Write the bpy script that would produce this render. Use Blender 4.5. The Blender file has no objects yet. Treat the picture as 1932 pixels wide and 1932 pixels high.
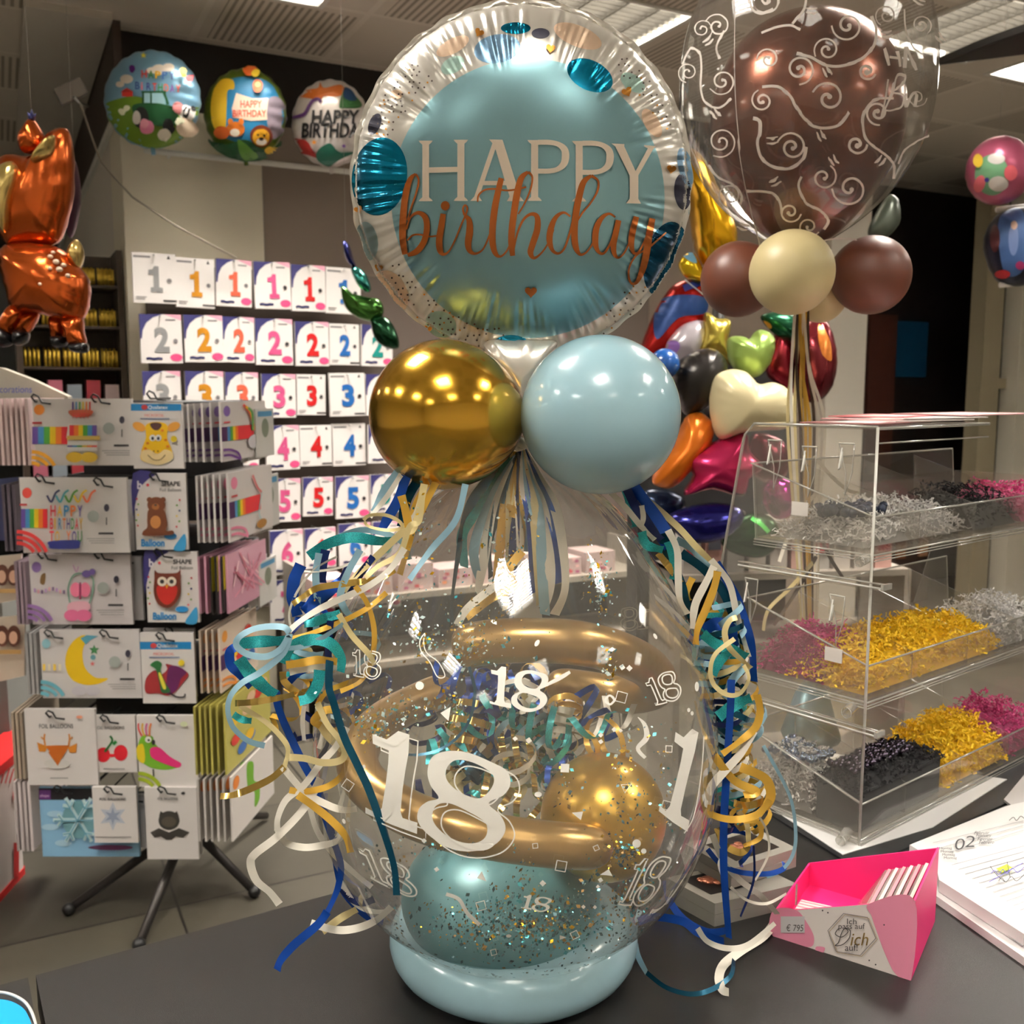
import bpy, math, random
from mathutils import Vector, Matrix
from mathutils.geometry import tessellate_polygon
from mathutils.bvhtree import BVHTree
sc = bpy.context.scene
COL = sc.collection
rnd = random.Random(18)
# ------------------------------------------------------------------ camera
FPX = 1850.0
PITCH = math.radians(7.0)
CZ = 1.60
CAM = Vector((0, 0, CZ))
cd = bpy.data.cameras.new('camera')
cam = bpy.data.objects.new('camera', cd)
COL.objects.link(cam)
cam.location = CAM
cam.rotation_euler = (math.pi/2 - PITCH, 0, 0)
cd.sensor_width = 36.0
cd.lens = FPX/1932.0*36.0
cd.clip_start = 0.02
cd.clip_end = 60
cd.dof.use_dof = True
cd.dof.focus_distance = 1.03
cd.dof.aperture_fstop = 11.0
sc.camera = cam
# ------------------------------------------------------------------ world, exposure
w = bpy.data.worlds.new('night'); sc.world = w; w.use_nodes = True
w.node_tree.nodes['Background'].inputs[0].default_value = (0.010, 0.012, 0.018, 1)
w.node_tree.nodes['Background'].inputs[1].default_value = 1.0
sc.view_settings.view_transform = 'Standard'
sc.view_settings.look = 'None'
sc.view_settings.gamma = 1.0
sc.view_settings.exposure = 0.48
sc.view_settings.use_curve_mapping = False
sc.cycles.transparent_max_bounces = 48
sc.cycles.max_bounces = 10
LIGHT_W = 76.0            # watts of every ceiling luminaire
CEIL = 3.20
TOP = 0.95                # counter height
# ------------------------------------------------------------------ room axes
ANG = math.radians(27.4)
U = Vector((math.cos(ANG), math.sin(ANG), 0))
V = Vector((-math.sin(ANG), math.cos(ANG), 0))
Z = Vector((0, 0, 1))
P0 = Vector((-1.73, 4.50, 0))
def R(s, t, z=0.0): return P0 + U*s + V*t + Z*z
# luminaires: centre in room coordinates
L1 = Vector((0.36, 4.55, 0)) - P0
S1, T1 = L1.dot(U), L1.dot(V)
LAMPS = [(S1, T1), (S1-1.45, T1+0.02), (S1+1.55, T1-0.75)]
for s_ in (-3.2, -0.7, 1.8, 4.3):
    for t_ in (-6.9, -5.1, -3.1):
        LAMPS.append((s_, t_))
LAMPS += [(4.3, -1.6), (-3.2, -1.2), (-3.0, 1.6)]
for i_, (s_, t_) in enumerate(LAMPS):
    ld = bpy.data.lights.new('luminaire_light', 'AREA')
    ld.shape = 'RECTANGLE'; ld.size = 0.56; ld.size_y = 0.56
    ld.energy = LIGHT_W*(0.95 if i_ < 3 else 1.0); ld.color = (1.0, 0.94, 0.86); ld.spread = math.radians(120 if i_ < 3 else 178)
    lo = bpy.data.objects.new('luminaire_light', ld); COL.objects.link(lo)
    lo.location = R(s_, t_, CEIL+0.055); lo.rotation_euler = (0, 0, ANG)

# ------------------------------------------------------------------ projection helpers (photo measurement -> place)
def ray(px, py):
    x = (px-966.0)/FPX; y = (966.0-py)/FPX
    c, s = math.cos(PITCH), math.sin(PITCH)
    return Vector((x, c + y*s, -s + y*c))
def at(px, py, Y):
    d = ray(px, py); return CAM + d*(Y/d.y)
def onz(px, py, z):
    d = ray(px, py); return CAM + d*((z-CZ)/d.z)
def onp(px, py, p, n):
    d = ray(px, py); return CAM + d*((p-CAM).dot(n)/d.dot(n))
def mpp(Y): return Y/FPX*1.0           # rough metres per pixel at distance Y

# ------------------------------------------------------------------ materials
def lin(c):
    r = []
    for x in c[:3]:
        x = x/255.0
        r.append(x/12.92 if x <= 0.04045 else ((x+0.055)/1.055)**2.4)
    return tuple(r)+(1.0,)
MC = {}
def mat(c, rough=0.5, metal=0.0, name=None, coat=0.0, spec=0.5, emit=0.0):
    key = (tuple(c), rough, metal, coat, spec, emit, name)
    if key in MC: return MC[key]
    m = bpy.data.materials.new(name or 'surface'); m.use_nodes = True
    b = m.node_tree.nodes['Principled BSDF']
    b.inputs['Base Color'].default_value = lin(c)
    b.inputs['Roughness'].default_value = rough
    b.inputs['Metallic'].default_value = metal
    b.inputs['Specular IOR Level'].default_value = spec
    if coat: b.inputs['Coat Weight'].default_value = coat; b.inputs['Coat Roughness'].default_value = 0.05
    if emit:
        b.inputs['Emission Color'].default_value = lin(c); b.inputs['Emission Strength'].default_value = emit
    MC[key] = m
    return m
def clear(name, base=0.05, edge=0.55, tint=(240,240,238), rough=0.03, haze=0.0, power=4.0):
    if name in MC: return MC[name]
    m = bpy.data.materials.new(name); m.use_nodes = True
    nt = m.node_tree; nt.nodes.clear()
    o = nt.nodes.new('ShaderNodeOutputMaterial')
    tr = nt.nodes.new('ShaderNodeBsdfTransparent'); tr.inputs[0].default_value = lin(tint)
    gl = nt.nodes.new('ShaderNodeBsdfGlossy'); gl.inputs['Roughness'].default_value = rough
    lw = nt.nodes.new('ShaderNodeLayerWeight'); lw.inputs[0].default_value = 0.5
    pw = nt.nodes.new('ShaderNodeMath'); pw.operation = 'POWER'; pw.inputs[1].default_value = power
    mm = nt.nodes.new('ShaderNodeMath'); mm.operation = 'MULTIPLY_ADD'; mm.inputs[1].default_value = edge; mm.inputs[2].default_value = base
    mx = nt.nodes.new('ShaderNodeMixShader')
    nt.links.new(lw.outputs['Facing'], pw.inputs[0]); nt.links.new(pw.outputs[0], mm.inputs[0])
    nt.links.new(mm.outputs[0], mx.inputs[0])
    if haze:
        df = nt.nodes.new('ShaderNodeBsdfDiffuse'); df.inputs[0].default_value = lin((225, 222, 214))
        m2 = nt.nodes.new('ShaderNodeMixShader'); m2.inputs[0].default_value = haze
        nt.links.new(tr.outputs[0], m2.inputs[1]); nt.links.new(df.outputs[0], m2.inputs[2])
        nt.links.new(m2.outputs[0], mx.inputs[1])
    else:
        nt.links.new(tr.outputs[0], mx.inputs[1])
    nt.links.new(gl.outputs[0], mx.inputs[2]); nt.links.new(mx.outputs[0], o.inputs[0])
    MC[name] = m
    return m
def noise_mat(name, c1, c2, scale, rough=0.5, metal=0.0, bump=0.0, detail=3.0, bscale=None, spec=0.5):
    m = bpy.data.materials.new(name); m.use_nodes = True
    nt = m.node_tree; b = nt.nodes['Principled BSDF']
    tc = nt.nodes.new('ShaderNodeTexCoord')
    n = nt.nodes.new('ShaderNodeTexNoise'); n.inputs['Scale'].default_value = scale; n.inputs['Detail'].default_value = detail
    cr = nt.nodes.new('ShaderNodeValToRGB'); cr.color_ramp.elements[0].position = .35; cr.color_ramp.elements[1].position = .65
    cr.color_ramp.elements[0].color = lin(c1); cr.color_ramp.elements[1].color = lin(c2)
    nt.links.new(tc.outputs['Object'], n.inputs['Vector']); nt.links.new(n.outputs['Fac'], cr.inputs[0])
    nt.links.new(cr.outputs[0], b.inputs['Base Color'])
    b.inputs['Roughness'].default_value = rough; b.inputs['Metallic'].default_value = metal
    b.inputs['Specular IOR Level'].default_value = spec
    if bump:
        n2 = nt.nodes.new('ShaderNodeTexNoise'); n2.inputs['Scale'].default_value = bscale or scale*3
        nt.links.new(tc.outputs['Object'], n2.inputs['Vector'])
        bp = nt.nodes.new('ShaderNodeBump'); bp.inputs['Strength'].default_value = bump; bp.inputs['Distance'].default_value = 0.002
        nt.links.new(n2.outputs['Fac'], bp.inputs['Height']); nt.links.new(bp.outputs[0], b.inputs['Normal'])
    return m

# ------------------------------------------------------------------ mesh builder
WL = {}
def wl(o): return WL[o.name]
class MB:
    def __init__(s): s.v = []; s.f = []; s.m = []; s.mats = []; s.sm = []
    def mi(s, m):
        if m not in s.mats: s.mats.append(m)
        return s.mats.index(m)
    def add(s, vs, fs, m, smooth=False):
        b = len(s.v); s.v.extend([Vector(x) for x in vs]); k = s.mi(m)
        for f in fs:
            s.f.append(tuple(i+b for i in f)); s.m.append(k); s.sm.append(smooth)
    def obox(s, o, a, b, c, m, mtop=None):
        o = Vector(o); a = Vector(a); b = Vector(b); c = Vector(c)
        vs = [o, o+a, o+a+b, o+b, o+c, o+a+c, o+a+b+c, o+b+c]
        if a.cross(b).dot(c) < 0:
            fs = [(0,1,2,3),(7,6,5,4),(4,5,1,0),(5,6,2,1),(6,7,3,2),(7,4,0,3)]
        else:
            fs = [(3,2,1,0),(4,5,6,7),(0,1,5,4),(1,2,6,5),(2,3,7,6),(3,0,4,7)]
        s.add(vs, fs, m)
    def cbox(s, c, hx, hy, hz, m):       # centre and three full extent vectors
        c = Vector(c); s.obox(c-(hx+hy+hz)/2, hx, hy, hz, m)
    def quad(s, a, b, c, d, m): s.add([a, b, c, d], [(0,1,2,3)], m)
    def tube(s, path, r, m, n=10, closed=False, caps=True):
        path = [Vector(p) for p in path]; N = len(path)
        rr = r if isinstance(r, (list, tuple)) else [r]*N
        up = None; rings = []
        for i in range(N):
            if closed: t = path[(i+1) % N]-path[i-1]
            else: t = path[min(i+1, N-1)]-path[max(i-1, 0)]
            if t.length < 1e-9: t = Vector((0, 0, 1))
            t.normalize()
            if up is None:
                up = Vector((0, 0, 1)) if abs(t.z) < .9 else Vector((1, 0, 0))
            a = up - t*up.dot(t)
            if a.length < 1e-6: a = t.orthogonal()
            a.normalize(); b = t.cross(a); up = a
            rings.append([path[i]+(a*math.cos(2*math.pi*k/n)+b*math.sin(2*math.pi*k/n))*rr[i] for k in range(n)])
        vs = [p for q in rings for p in q]; fs = []
        for i in range(N if closed else N-1):
            j = (i+1) % N
            for k in range(n):
                l = (k+1) % n
                fs.append((i*n+k, i*n+l, j*n+l, j*n+k))
        if caps and not closed:
            fs.append(tuple(reversed(range(n)))); fs.append(tuple(range((N-1)*n, N*n)))
        s.add(vs, fs, m, True)
    def lathe(s, prof, c, m, n=48, ax=None, mod=None):
        c = Vector(c); ax = Vector(ax).normalized() if ax else Vector((0, 0, 1))
        a = ax.orthogonal().normalized() if abs(ax.z) < .999 else Vector((1, 0, 0)); b = ax.cross(a)
        vs = []; N = len(prof)
        for i, (r, z) in enumerate(prof):
            for k in range(n):
                th = 2*math.pi*k/n
                q = r*(mod(th, i/(N-1)) if mod else 1)
                vs.append(c+(a*math.cos(th)+b*math.sin(th))*q+ax*z)
        fs = []
        for i in range(N-1):
            for k in range(n):
                l = (k+1) % n
                fs.append((i*n+k, i*n+l, (i+1)*n+l, (i+1)*n+k))
        s.add(vs, fs, m, True)
    def ball(s, c, r, m, n=32, ax=None, sc3=(1, 1, 1), tip=0.0):
        prof = []
        N = n//2
        for i in range(N+1):
            th = math.pi*i/N
            q = math.sin(th); h = -math.cos(th)
            if tip and h > 0: h = h*(1+tip*(h**2)); q = q*(1-tip*.35*h*h)
            prof.append((max(1e-5, r*q*sc3[0]), r*h*sc3[2]))
        s.lathe(prof, c, m, n, ax)
    def bvh(s): return BVHTree.FromPolygons(s.v, s.f)
    def build(s, name, parent=None, label=None, cat=None, group=None, kind=None):
        if parent is not None: L = wl(parent)
        else:
            xs = [p.x for p in s.v]; ys = [p.y for p in s.v]; zs = [p.z for p in s.v]
            L = Vector(((min(xs)+max(xs))/2, (min(ys)+max(ys))/2, min(zs)))
        me = bpy.data.meshes.new(name)
        me.from_pydata([tuple(p-L) for p in s.v], [], s.f)
        for m in s.mats: me.materials.append(m)
        me.polygons.foreach_set('material_index', s.m)
        me.polygons.foreach_set('use_smooth', s.sm)
        me.update()
        o = bpy.data.objects.new(name, me); COL.objects.link(o)
        if parent is not None: o.parent = parent
        else: o.location = L
        WL[o.name] = L
        tag(o, label, cat, group, kind)
        return o
def tag(o, label=None, cat=None, group=None, kind=None):
    if label: o['label'] = label
    if cat: o['category'] = cat
    if group: o['group'] = group
    if kind: o['kind'] = kind
def thing(name, label, cat, loc, group=None):
    o = bpy.data.objects.new(name, None); COL.objects.link(o)
    o.location = Vector(loc); o.empty_display_size = .05
    WL[o.name] = Vector(loc); tag(o, label, cat, group)
    return o

# ------------------------------------------------------------------ 2D drawing
def spl(pts, n=8, closed=False):
    """Catmull-Rom through the points (tuples of any length)."""
    P = [tuple(map(float, p)) for p in pts]; N = len(P); out = []
    if N < 3 and not closed:
        return [tuple(a+(b-a)*k/n for a, b in zip(P[0], P[1])) for k in range(n+1)]
    rng = range(N) if closed else range(N-1)
    for i in rng:
        if closed: p0, p1, p2, p3 = P[i-1], P[i], P[(i+1) % N], P[(i+2) % N]
        else: p0, p1, p2, p3 = P[max(i-1, 0)], P[i], P[i+1], P[min(i+2, N-1)]
        for k in range(n):
            t = k/n
            out.append(tuple(.5*((2*b)+(-a+c)*t+(2*a-5*b+4*c-d)*t*t+(-a+3*b-3*c+d)*t**3) for a, b, c, d in zip(p0, p1, p2, p3)))
    if not closed: out.append(P[-1])
    return out
TX = {}
def text_tris(s, off=0.0):
    if (s, off) in TX: return TX[(s, off)]
    cu = bpy.data.curves.new('t', 'FONT'); cu.body = s; cu.offset = off; cu.resolution_u = 4
    ob = bpy.data.objects.new('t', cu); COL.objects.link(ob)
    dg = bpy.context.evaluated_depsgraph_get(); dg.update()
    me = ob.evaluated_get(dg).to_mesh(); me.calc_loop_triangles()
    vs = [(v.co.x, v.co.y) for v in me.vertices]; ts = [tuple(t.vertices) for t in me.loop_triangles]
    ob.evaluated_get(dg).to_mesh_clear()
    bpy.data.objects.remove(ob); bpy.data.curves.remove(cu)
    x0 = min(v[0] for v in vs); x1 = max(v[0] for v in vs); y0 = min(v[1] for v in vs); y1 = max(v[1] for v in vs)
    vs = [((x-x0)/(x1-x0), (y-y0)/(y1-y0)) for x, y in vs]
    TX[(s, off)] = (vs, ts)
    return TX[(s, off)]
class Art:
    """draws 2D shapes (y down, photo-like) through proj(x, y, layer) into a mesh builder"""
    def __init__(s, mb, proj, maxlen=None): s.mb = mb; s.proj = proj; s.k = 1; s.maxlen = maxlen
    def tris(s, vs, ts, m):
        if s.maxlen:
            V2 = [tuple(v[:2]) for v in vs]; cache = {}; out = []; st = list(ts); L2 = s.maxlen**2
            def mid(a, b):
                key = (min(a, b), max(a, b))
                if key not in cache:
                    V2.append(((V2[a][0]+V2[b][0])/2, (V2[a][1]+V2[b][1])/2)); cache[key] = len(V2)-1
                return cache[key]
            def d2(a, b): return (V2[a][0]-V2[b][0])**2+(V2[a][1]-V2[b][1])**2
            while st:
                a, b, c = st.pop()
                e = [(d2(a, b), a, b, c), (d2(b, c), b, c, a), (d2(c, a), c, a, b)]
                e.sort(reverse=True)
                if e[0][0] > L2:
                    _, p, q, r = e[0]; mm = mid(p, q); st += [(p, mm, r), (mm, q, r)]
                else: out.append((a, b, c))
            vs, ts = V2, out
        P = [s.proj(v[0], v[1], s.k) for v in vs]
        idx = {}; vv = []; ff = []
        for t in ts:
            if any(P[i] is None for i in t): continue
            if s.maxlen and max((P[t[0]]-P[t[1]]).length, (P[t[1]]-P[t[2]]).length, (P[t[0]]-P[t[2]]).length) > s.maxlen*(P[t[0]]-CAM).length/FPX*2.6: continue
            g = []
            for i in t:
                if i not in idx: idx[i] = len(vv); vv.append(P[i])
                g.append(idx[i])
            ff.append(tuple(g))
        if ff: s.mb.add(vv, ff, m, bool(s.maxlen))
        s.k += 1
    def poly(s, pts, m, holes=()):
        loops = [[Vector((p[0], p[1], 0)) for p in pts]]+[[Vector((p[0], p[1], 0)) for p in h] for h in holes]
        s.tris([tuple(p) for l in loops for p in l], [tuple(t) for t in tessellate_polygon(loops)], m)
    def blob(s, pts, m, n=6): s.poly(spl(pts, n, True), m)
    def ell(s, cx, cy, rx, ry, m, rot=0, n=28):
        c, q = math.cos(math.radians(rot)), math.sin(math.radians(rot)); p = []
        for i in range(n):
            a = 2*math.pi*i/n; x, y = rx*math.cos(a), ry*math.sin(a)
            p.append((cx+x*c-y*q, cy+x*q+y*c))
        s.poly(p, m)
    def rect(s, x0, y0, x1, y1, m): s.poly([(x0, y0), (x1, y0), (x1, y1), (x0, y1)], m)
    def stroke(s, pts, wd, m, n=8, closed=False, smooth=True):
        """pts may carry a third value: the width factor"""
        P = [tuple(p)+((1.0,) if len(p) < 3 else ()) for p in pts]
        C = spl(P, n, closed) if smooth else P
        N = len(C); vs = []
        for i in range(N):
            if closed: a, b = C[i-1], C[(i+1) % N]
            else: a, b = C[max(i-1, 0)], C[min(i+1, N-1)]
            tx, ty = b[0]-a[0], b[1]-a[1]; l = math.hypot(tx, ty) or 1
            h = wd*C[i][2]/2
            vs += [(C[i][0]-ty/l*h, C[i][1]+tx/l*h), (C[i][0]+ty/l*h, C[i][1]-tx/l*h)]
        ts = []
        for i in range(N if closed else N-1):
            j = (i+1) % N
            ts += [(2*i, 2*i+1, 2*j+1), (2*i, 2*j+1, 2*j)]
        s.tris(vs, ts, m)
    def text(s, t, x0, y0, x1, y1, m, off=0.0, shear=0.0):
        vs, ts = text_tris(t, off)
        s.tris([(x0+(x1-x0)*a+shear*b, y1-(y1-y0)*b) for a, b in vs], ts, m)
    def heart(s, cx, cy, r, m, rot=0):
        p = []; c, q = math.cos(math.radians(rot)), math.sin(math.radians(rot))
        for i in range(24):
            a = 2*math.pi*i/24
            x = 16*math.sin(a)**3/16; y = -(13*math.cos(a)-5*math.cos(2*a)-2*math.cos(3*a)-math.cos(4*a))/16
            p.append((cx+(x*c-y*q)*r, cy+(x*q+y*c)*r))
        s.poly(p, m)
    def star(s, cx, cy, r, m, n=5, inner=.45, rot=-90):
        p = []
        for i in range(2*n):
            a = math.radians(rot)+math.pi*i/n; q = r if i % 2 == 0 else r*inner
            p.append((cx+q*math.cos(a), cy+q*math.sin(a)))
        s.poly(p, m)
def surf(bvh, second=False, dl=0.0002, side=1):
    def pr(x, y, k):
        d = ray(x, y).normalized(); o = CAM
        h = bvh.ray_cast(o, d)
        if h[0] is None: return None
        if second:
            h = bvh.ray_cast(h[0]+d*0.02, d)
            if h[0] is None: return None
            n = h[1]; n = n if n.dot(d) > 0 else -n
            return h[0]+n*dl*(k+1)
        n = h[1]; n = n if n.dot(d) < 0 else -n
        return h[0]+n*dl*(k+1)
    return pr
# balloon-like body from an outline measured in the photo: front and back shells with real thickness
def puff(mb, outline, c, Y, th, m, rings=9, wr=0.0, nw=30, n=6, tilt=None, pw=2.2, closed=True, seed=0):
    """outline/centre in photo pixels on the plane at distance Y; th = half thickness (m); tilt = function(x,y)->extra depth"""
    O = spl(outline, n, True) if n else outline
    N = len(O); f = tilt or (lambda x, y: 0.0)
    rr = random.Random(seed); ph = [rr.uniform(0, 6.28) for _ in range(3)]
    for side in (-1, 1):
        vs = [at(c[0], c[1], Y+f(*c))+Vector((0, side*th, 0))]
        for i in range(1, rings+1):
            k = math.sin(math.pi/2*i/rings)
            for j, p in enumerate(O):
                x = c[0]+(p[0]-c[0])*k; y = c[1]+(p[1]-c[1])*k
                a = 2*math.pi*j/N
                h = th*math.sqrt(max(0, 1-k**pw))
                h *= 1+2.2*wr*k**7*(math.sin(nw*a+ph[0])+.6*math.sin(nw*1.7*a+ph[1]))
                vs.append(at(x, y, Y+f(x, y))+Vector((0, side*h, 0)))
        fs = []
        for j in range(N):
            l = (j+1) % N
            fs.append((0, 1+j, 1+l))
            for i in range(rings-1):
                a = 1+i*N; b = a+N
                fs.append((a+j, b+j, b+l, a+l))
        mb.add(vs, fs, m, True)
def ribbon(mb, pts, wd, m, tw=(0.0, 0.0), n=8, wave=0.0, wn=2.0):
    """pts: (px, py, Y). wd = ribbon width in metres; tw = twist at start/end (rad), wave adds a rolling twist"""
    C = spl(pts, n)
    W = [at(*p) for p in C]; N = len(W); vs = []
    for i in range(N):
        t = (W[min(i+1, N-1)]-W[max(i-1, 0)])
        if t.length < 1e-7: t = Vector((0, 0, -1))
        t.normalize(); d = (W[i]-CAM).normalized()
        a = t.cross(d)
        if a.length < 1e-3: a = Vector((1, 0, 0))
        a.normalize(); b = t.cross(a)
        u = i/(N-1); ph = tw[0]+(tw[1]-tw[0])*u+wave*math.sin(2*math.pi*wn*u)
        q = (a*math.cos(ph)+b*math.sin(ph))*wd/2
        vs += [W[i]-q, W[i]+q]
    mb.add(vs, [(2*i, 2*i+1, 2*i+3, 2*i+2) for i in range(N-1)], m, True)
def curl(mb, a, b, rad, turns, wd, m, ph=0.0, n=14, flat=1.0, sw=0.0):
    """helical curl from world point a to b"""
    a = Vector(a); b = Vector(b); ax = (b-a); L = ax.length; ax.normalize()
    p = ax.orthogonal().normalized(); q = ax.cross(p); N = int(max(8, turns*n)); vs = []
    for i in range(N+1):
        u = i/N; th = ph+2*math.pi*turns*u; r = rad*(.55+.45*math.sin(math.pi*min(1, u*1.3+.1)))
        rd = p*math.cos(th)+q*math.sin(th)*flat
        c = a+ax*(L*u)+rd*r+Vector((0, 0, -sw*math.sin(math.pi*u)))
        vs += [c-ax*wd/2, c+ax*wd/2]
    mb.add(vs, [(2*i, 2*i+1, 2*i+3, 2*i+2) for i in range(N)], m, True)
# ================================================================== ROOM
def node_room(name, kind):
    m = bpy.data.materials.new(name); m.use_nodes = True
    nt = m.node_tree; N = nt.nodes; Lk = nt.links; b = N['Principled BSDF']
    g = N.new('ShaderNodeNewGeometry'); mp = N.new('ShaderNodeMapping'); mp.vector_type = 'POINT'
    mp.inputs['Rotation'].default_value = (0, 0, -ANG)
    Lk.new(g.outputs['Position'], mp.inputs['Vector'])
    sx = N.new('ShaderNodeSeparateXYZ'); Lk.new(mp.outputs[0], sx.inputs[0])
    def M(op, a, bb=None, c=None):
        n = N.new('ShaderNodeMath'); n.operation = op
        for i, x in enumerate((a, bb, c)):
            if x is None: continue
            if isinstance(x, (int, float)): n.inputs[i].default_value = x
            else: Lk.new(x, n.inputs[i])
        return n.outputs[0]
    def mix(f, c1, c2):
        n = N.new('ShaderNodeMix'); n.data_type = 'RGBA'
        Lk.new(f, n.inputs[0]) if not isinstance(f, float) else None
        for i, c in ((6, c1), (7, c2)):
            if isinstance(c, tuple): n.inputs[i].default_value = lin(c)
            else: Lk.new(c, n.inputs[i])
        return n.outputs[2]
    if kind == 'ceiling':
        T = .625; l1 = (S1-T/2+P0.dot(U)); l2 = (T1-T/2+P0.dot(V))
        u = M('DIVIDE', M('SUBTRACT', sx.outputs[0], l1), T); v = M('DIVIDE', M('SUBTRACT', sx.outputs[1], l2), T)
        fu = M('FRACT', u); fv = M('FRACT', v)
        ln = M('MAXIMUM', M('LESS_THAN', fu, .045), M('LESS_THAN', fv, .045))
        ck = M('GREATER_THAN', M('FRACT', M('MULTIPLY', M('ADD', M('FLOOR', u), M('FLOOR', v)), .5)), .25)
        st = M('GREATER_THAN', M('SINE', M('MULTIPLY', fu, 2*math.pi*19)), .2)
        inn = M('MULTIPLY', M('GREATER_THAN', fu, .12), M('GREATER_THAN', fv, .12))
        gr = M('MULTIPLY', M('MULTIPLY', ck, st), inn)
        c = mix(gr, (218, 208, 194), (160, 149, 134)); c = mix(ln, c, (228, 219, 206))
        Lk.new(c, b.inputs['Base Color']); b.inputs['Roughness'].default_value = .9
        bp = N.new('ShaderNodeBump'); bp.inputs['Distance'].default_value = .006; bp.inputs['Strength'].default_value = .6
        Lk.new(M('SUBTRACT', ln, gr), bp.inputs['Height']); Lk.new(bp.outputs[0], b.inputs['Normal'])
    if kind == 'floor':
        T = .62
        u = M('DIVIDE', M('ADD', sx.outputs[0], .22), T); v = M('DIVIDE', M('ADD', sx.outputs[1], .05), T)
        ln = M('MAXIMUM', M('LESS_THAN', M('FRACT', u), .014), M('LESS_THAN', M('FRACT', v), .014))
        wn = N.new('ShaderNodeTexWhiteNoise'); wn.noise_dimensions = '2D'
        cb = N.new('ShaderNodeCombineXYZ'); Lk.new(M('FLOOR', u), cb.inputs[0]); Lk.new(M('FLOOR', v), cb.inputs[1]); Lk.new(cb.outputs[0], wn.inputs['Vector'])
        nz = N.new('ShaderNodeTexNoise'); nz.inputs['Scale'].default_value = 5; nz.inputs['Detail'].default_value = 6
        Lk.new(mp.outputs[0], nz.inputs['Vector'])
        f = M('ADD', M('MULTIPLY', wn.outputs[0], .55), M('MULTIPLY', nz.outputs[0], .5))
        c = mix(f, (52, 49, 42), (80, 75, 63)); c = mix(ln, c, (34, 31, 27))
        Lk.new(c, b.inputs['Base Color']); b.inputs['Roughness'].default_value = .42
    return m
m_ceil = node_room('acoustic_tile', 'ceiling'); m_floor = node_room('stone_tile', 'floor')
m_wall = mat((212, 204, 192), .9, name='plaster'); m_col = mat((226, 218, 198), .85, name='cream_plaster')
m_taupe = mat((138, 124, 112), .9, name='taupe_plaster'); m_brown = mat((62, 46, 38), .6, name='dark_brown_panel')
m_night = mat((10, 9, 9), .25, name='night_glass'); m_white = mat((232, 230, 224), .5, name='white_lacquer')
m_steel = mat((190, 190, 188), .3, 1.0, name='steel'); m_black = mat((22, 21, 21), .45, name='black_metal')
mb = MB(); a0 = R(-6, -8.2, -.1)
mb.obox(a0, U*16, V*13.2, Z*.1, m_floor); mb.build('floor', kind='structure')
# ceiling with a real opening for every luminaire
mb = MB(); hs = .31
outer = [Vector((-6, -8.2, 0)), Vector((10, -8.2, 0)), Vector((10, 5, 0)), Vector((-6, 5, 0))]
loops = [outer]+[[Vector((s+x*hs, t+y*hs, 0)) for x, y in ((-1, -1), (-1, 1), (1, 1), (1, -1))] for s, t in LAMPS]
ts = tessellate_polygon(loops); fl = [p for l in loops for p in l]
mb.add([R(p.x, p.y, CEIL) for p in fl], ts, m_ceil); mb.build('ceiling', kind='structure')
mb = MB(); mb.obox(R(-6, -8.2, 3.42), U*16, V*13.2, Z*.05, m_wall); mb.build('trim_1', kind='structure')
def wallbox(name, s, t, z, ds, dt, dz, m):
    mb = MB(); mb.obox(R(s, t, z), U*ds, V*dt, Z*dz, m); return mb.build(name, kind='structure')
wallbox('wall_behind_camera', -6, -8.3, 0, 16, .1, 3.45, m_wall)
wallbox('wall_left', -6.1, -8.3, 0, .1, 13.4, 3.45, m_wall)
wallbox('wall_right', 10, -8.3, 0, .1, 13.4, 3.45, m_wall)
wallbox('wall_far', -6, 4.9, 0, 16, .1, 3.45, m_night)
wallbox('wall_side', 0, .45, 0, .12, 4.45, 2.86, m_wall)
wallbox('wall_column', 0, 0, 0, .62, .45, 2.86, m_col)
wallbox('wall_back', .62, .06, 0, 3.7, .12, 2.86, m_taupe)
wallbox('wall_header', .02, .10, 2.86, 4.2, .12, .34, mat((30, 22, 18), .7, name='dark_fascia'))
wallbox('trim_header_side', -.015, -.02, 2.84, .035, 4.9, .36, m_brown)
wallbox('trim_ceiling_strip', -.36, -.1, CEIL-.03, .34, 5, .03, m_wall)
wallbox('trim_curtain_rail', -.02, .0, 2.80, .03, 4.8, .035, m_white)
wallbox('wall_end_column', 4.16, -.1, 0, .34, .3, 3.2, m_wall)
wallbox('wall_entrance_back', 4.5, .9, 0, 3.2, .1, 3.2, mat((24, 13, 11), .6, name='dark_entrance'))
wallbox('wall_entrance_side', 4.44, .2, 0, .06, .8, 3.2, mat((24, 13, 11), .6, name='dark_entrance'))
wallbox('door_1', 5.50, .80, 0, .30, .09, 2.2, mat((74, 38, 28), .5, name='mahogany'))
wallbox('window_1', 5.86, .86, 1.72, .36, .03, .44, mat((12, 46, 66), .3, name='dusk_pane', emit=.12))
wallbox('trim_2', 5.77, .0, 0, .20, .12, 3.2, mat((150, 138, 112), .7, name='beige_frame'))
wallbox('trim_3', 5.97, .05, 1.62, .16, .08, .08, mat((150, 138, 112), .7, name='beige_frame'))
wallbox('window_2', 5.97, .1, 0, .16, .03, 3.2, m_night)
wallbox('wall_front_right', 6.12, -.04, 0, 3.9, .14, 3.2, mat((222, 214, 196), .8, name='pale_plaster'))
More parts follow.
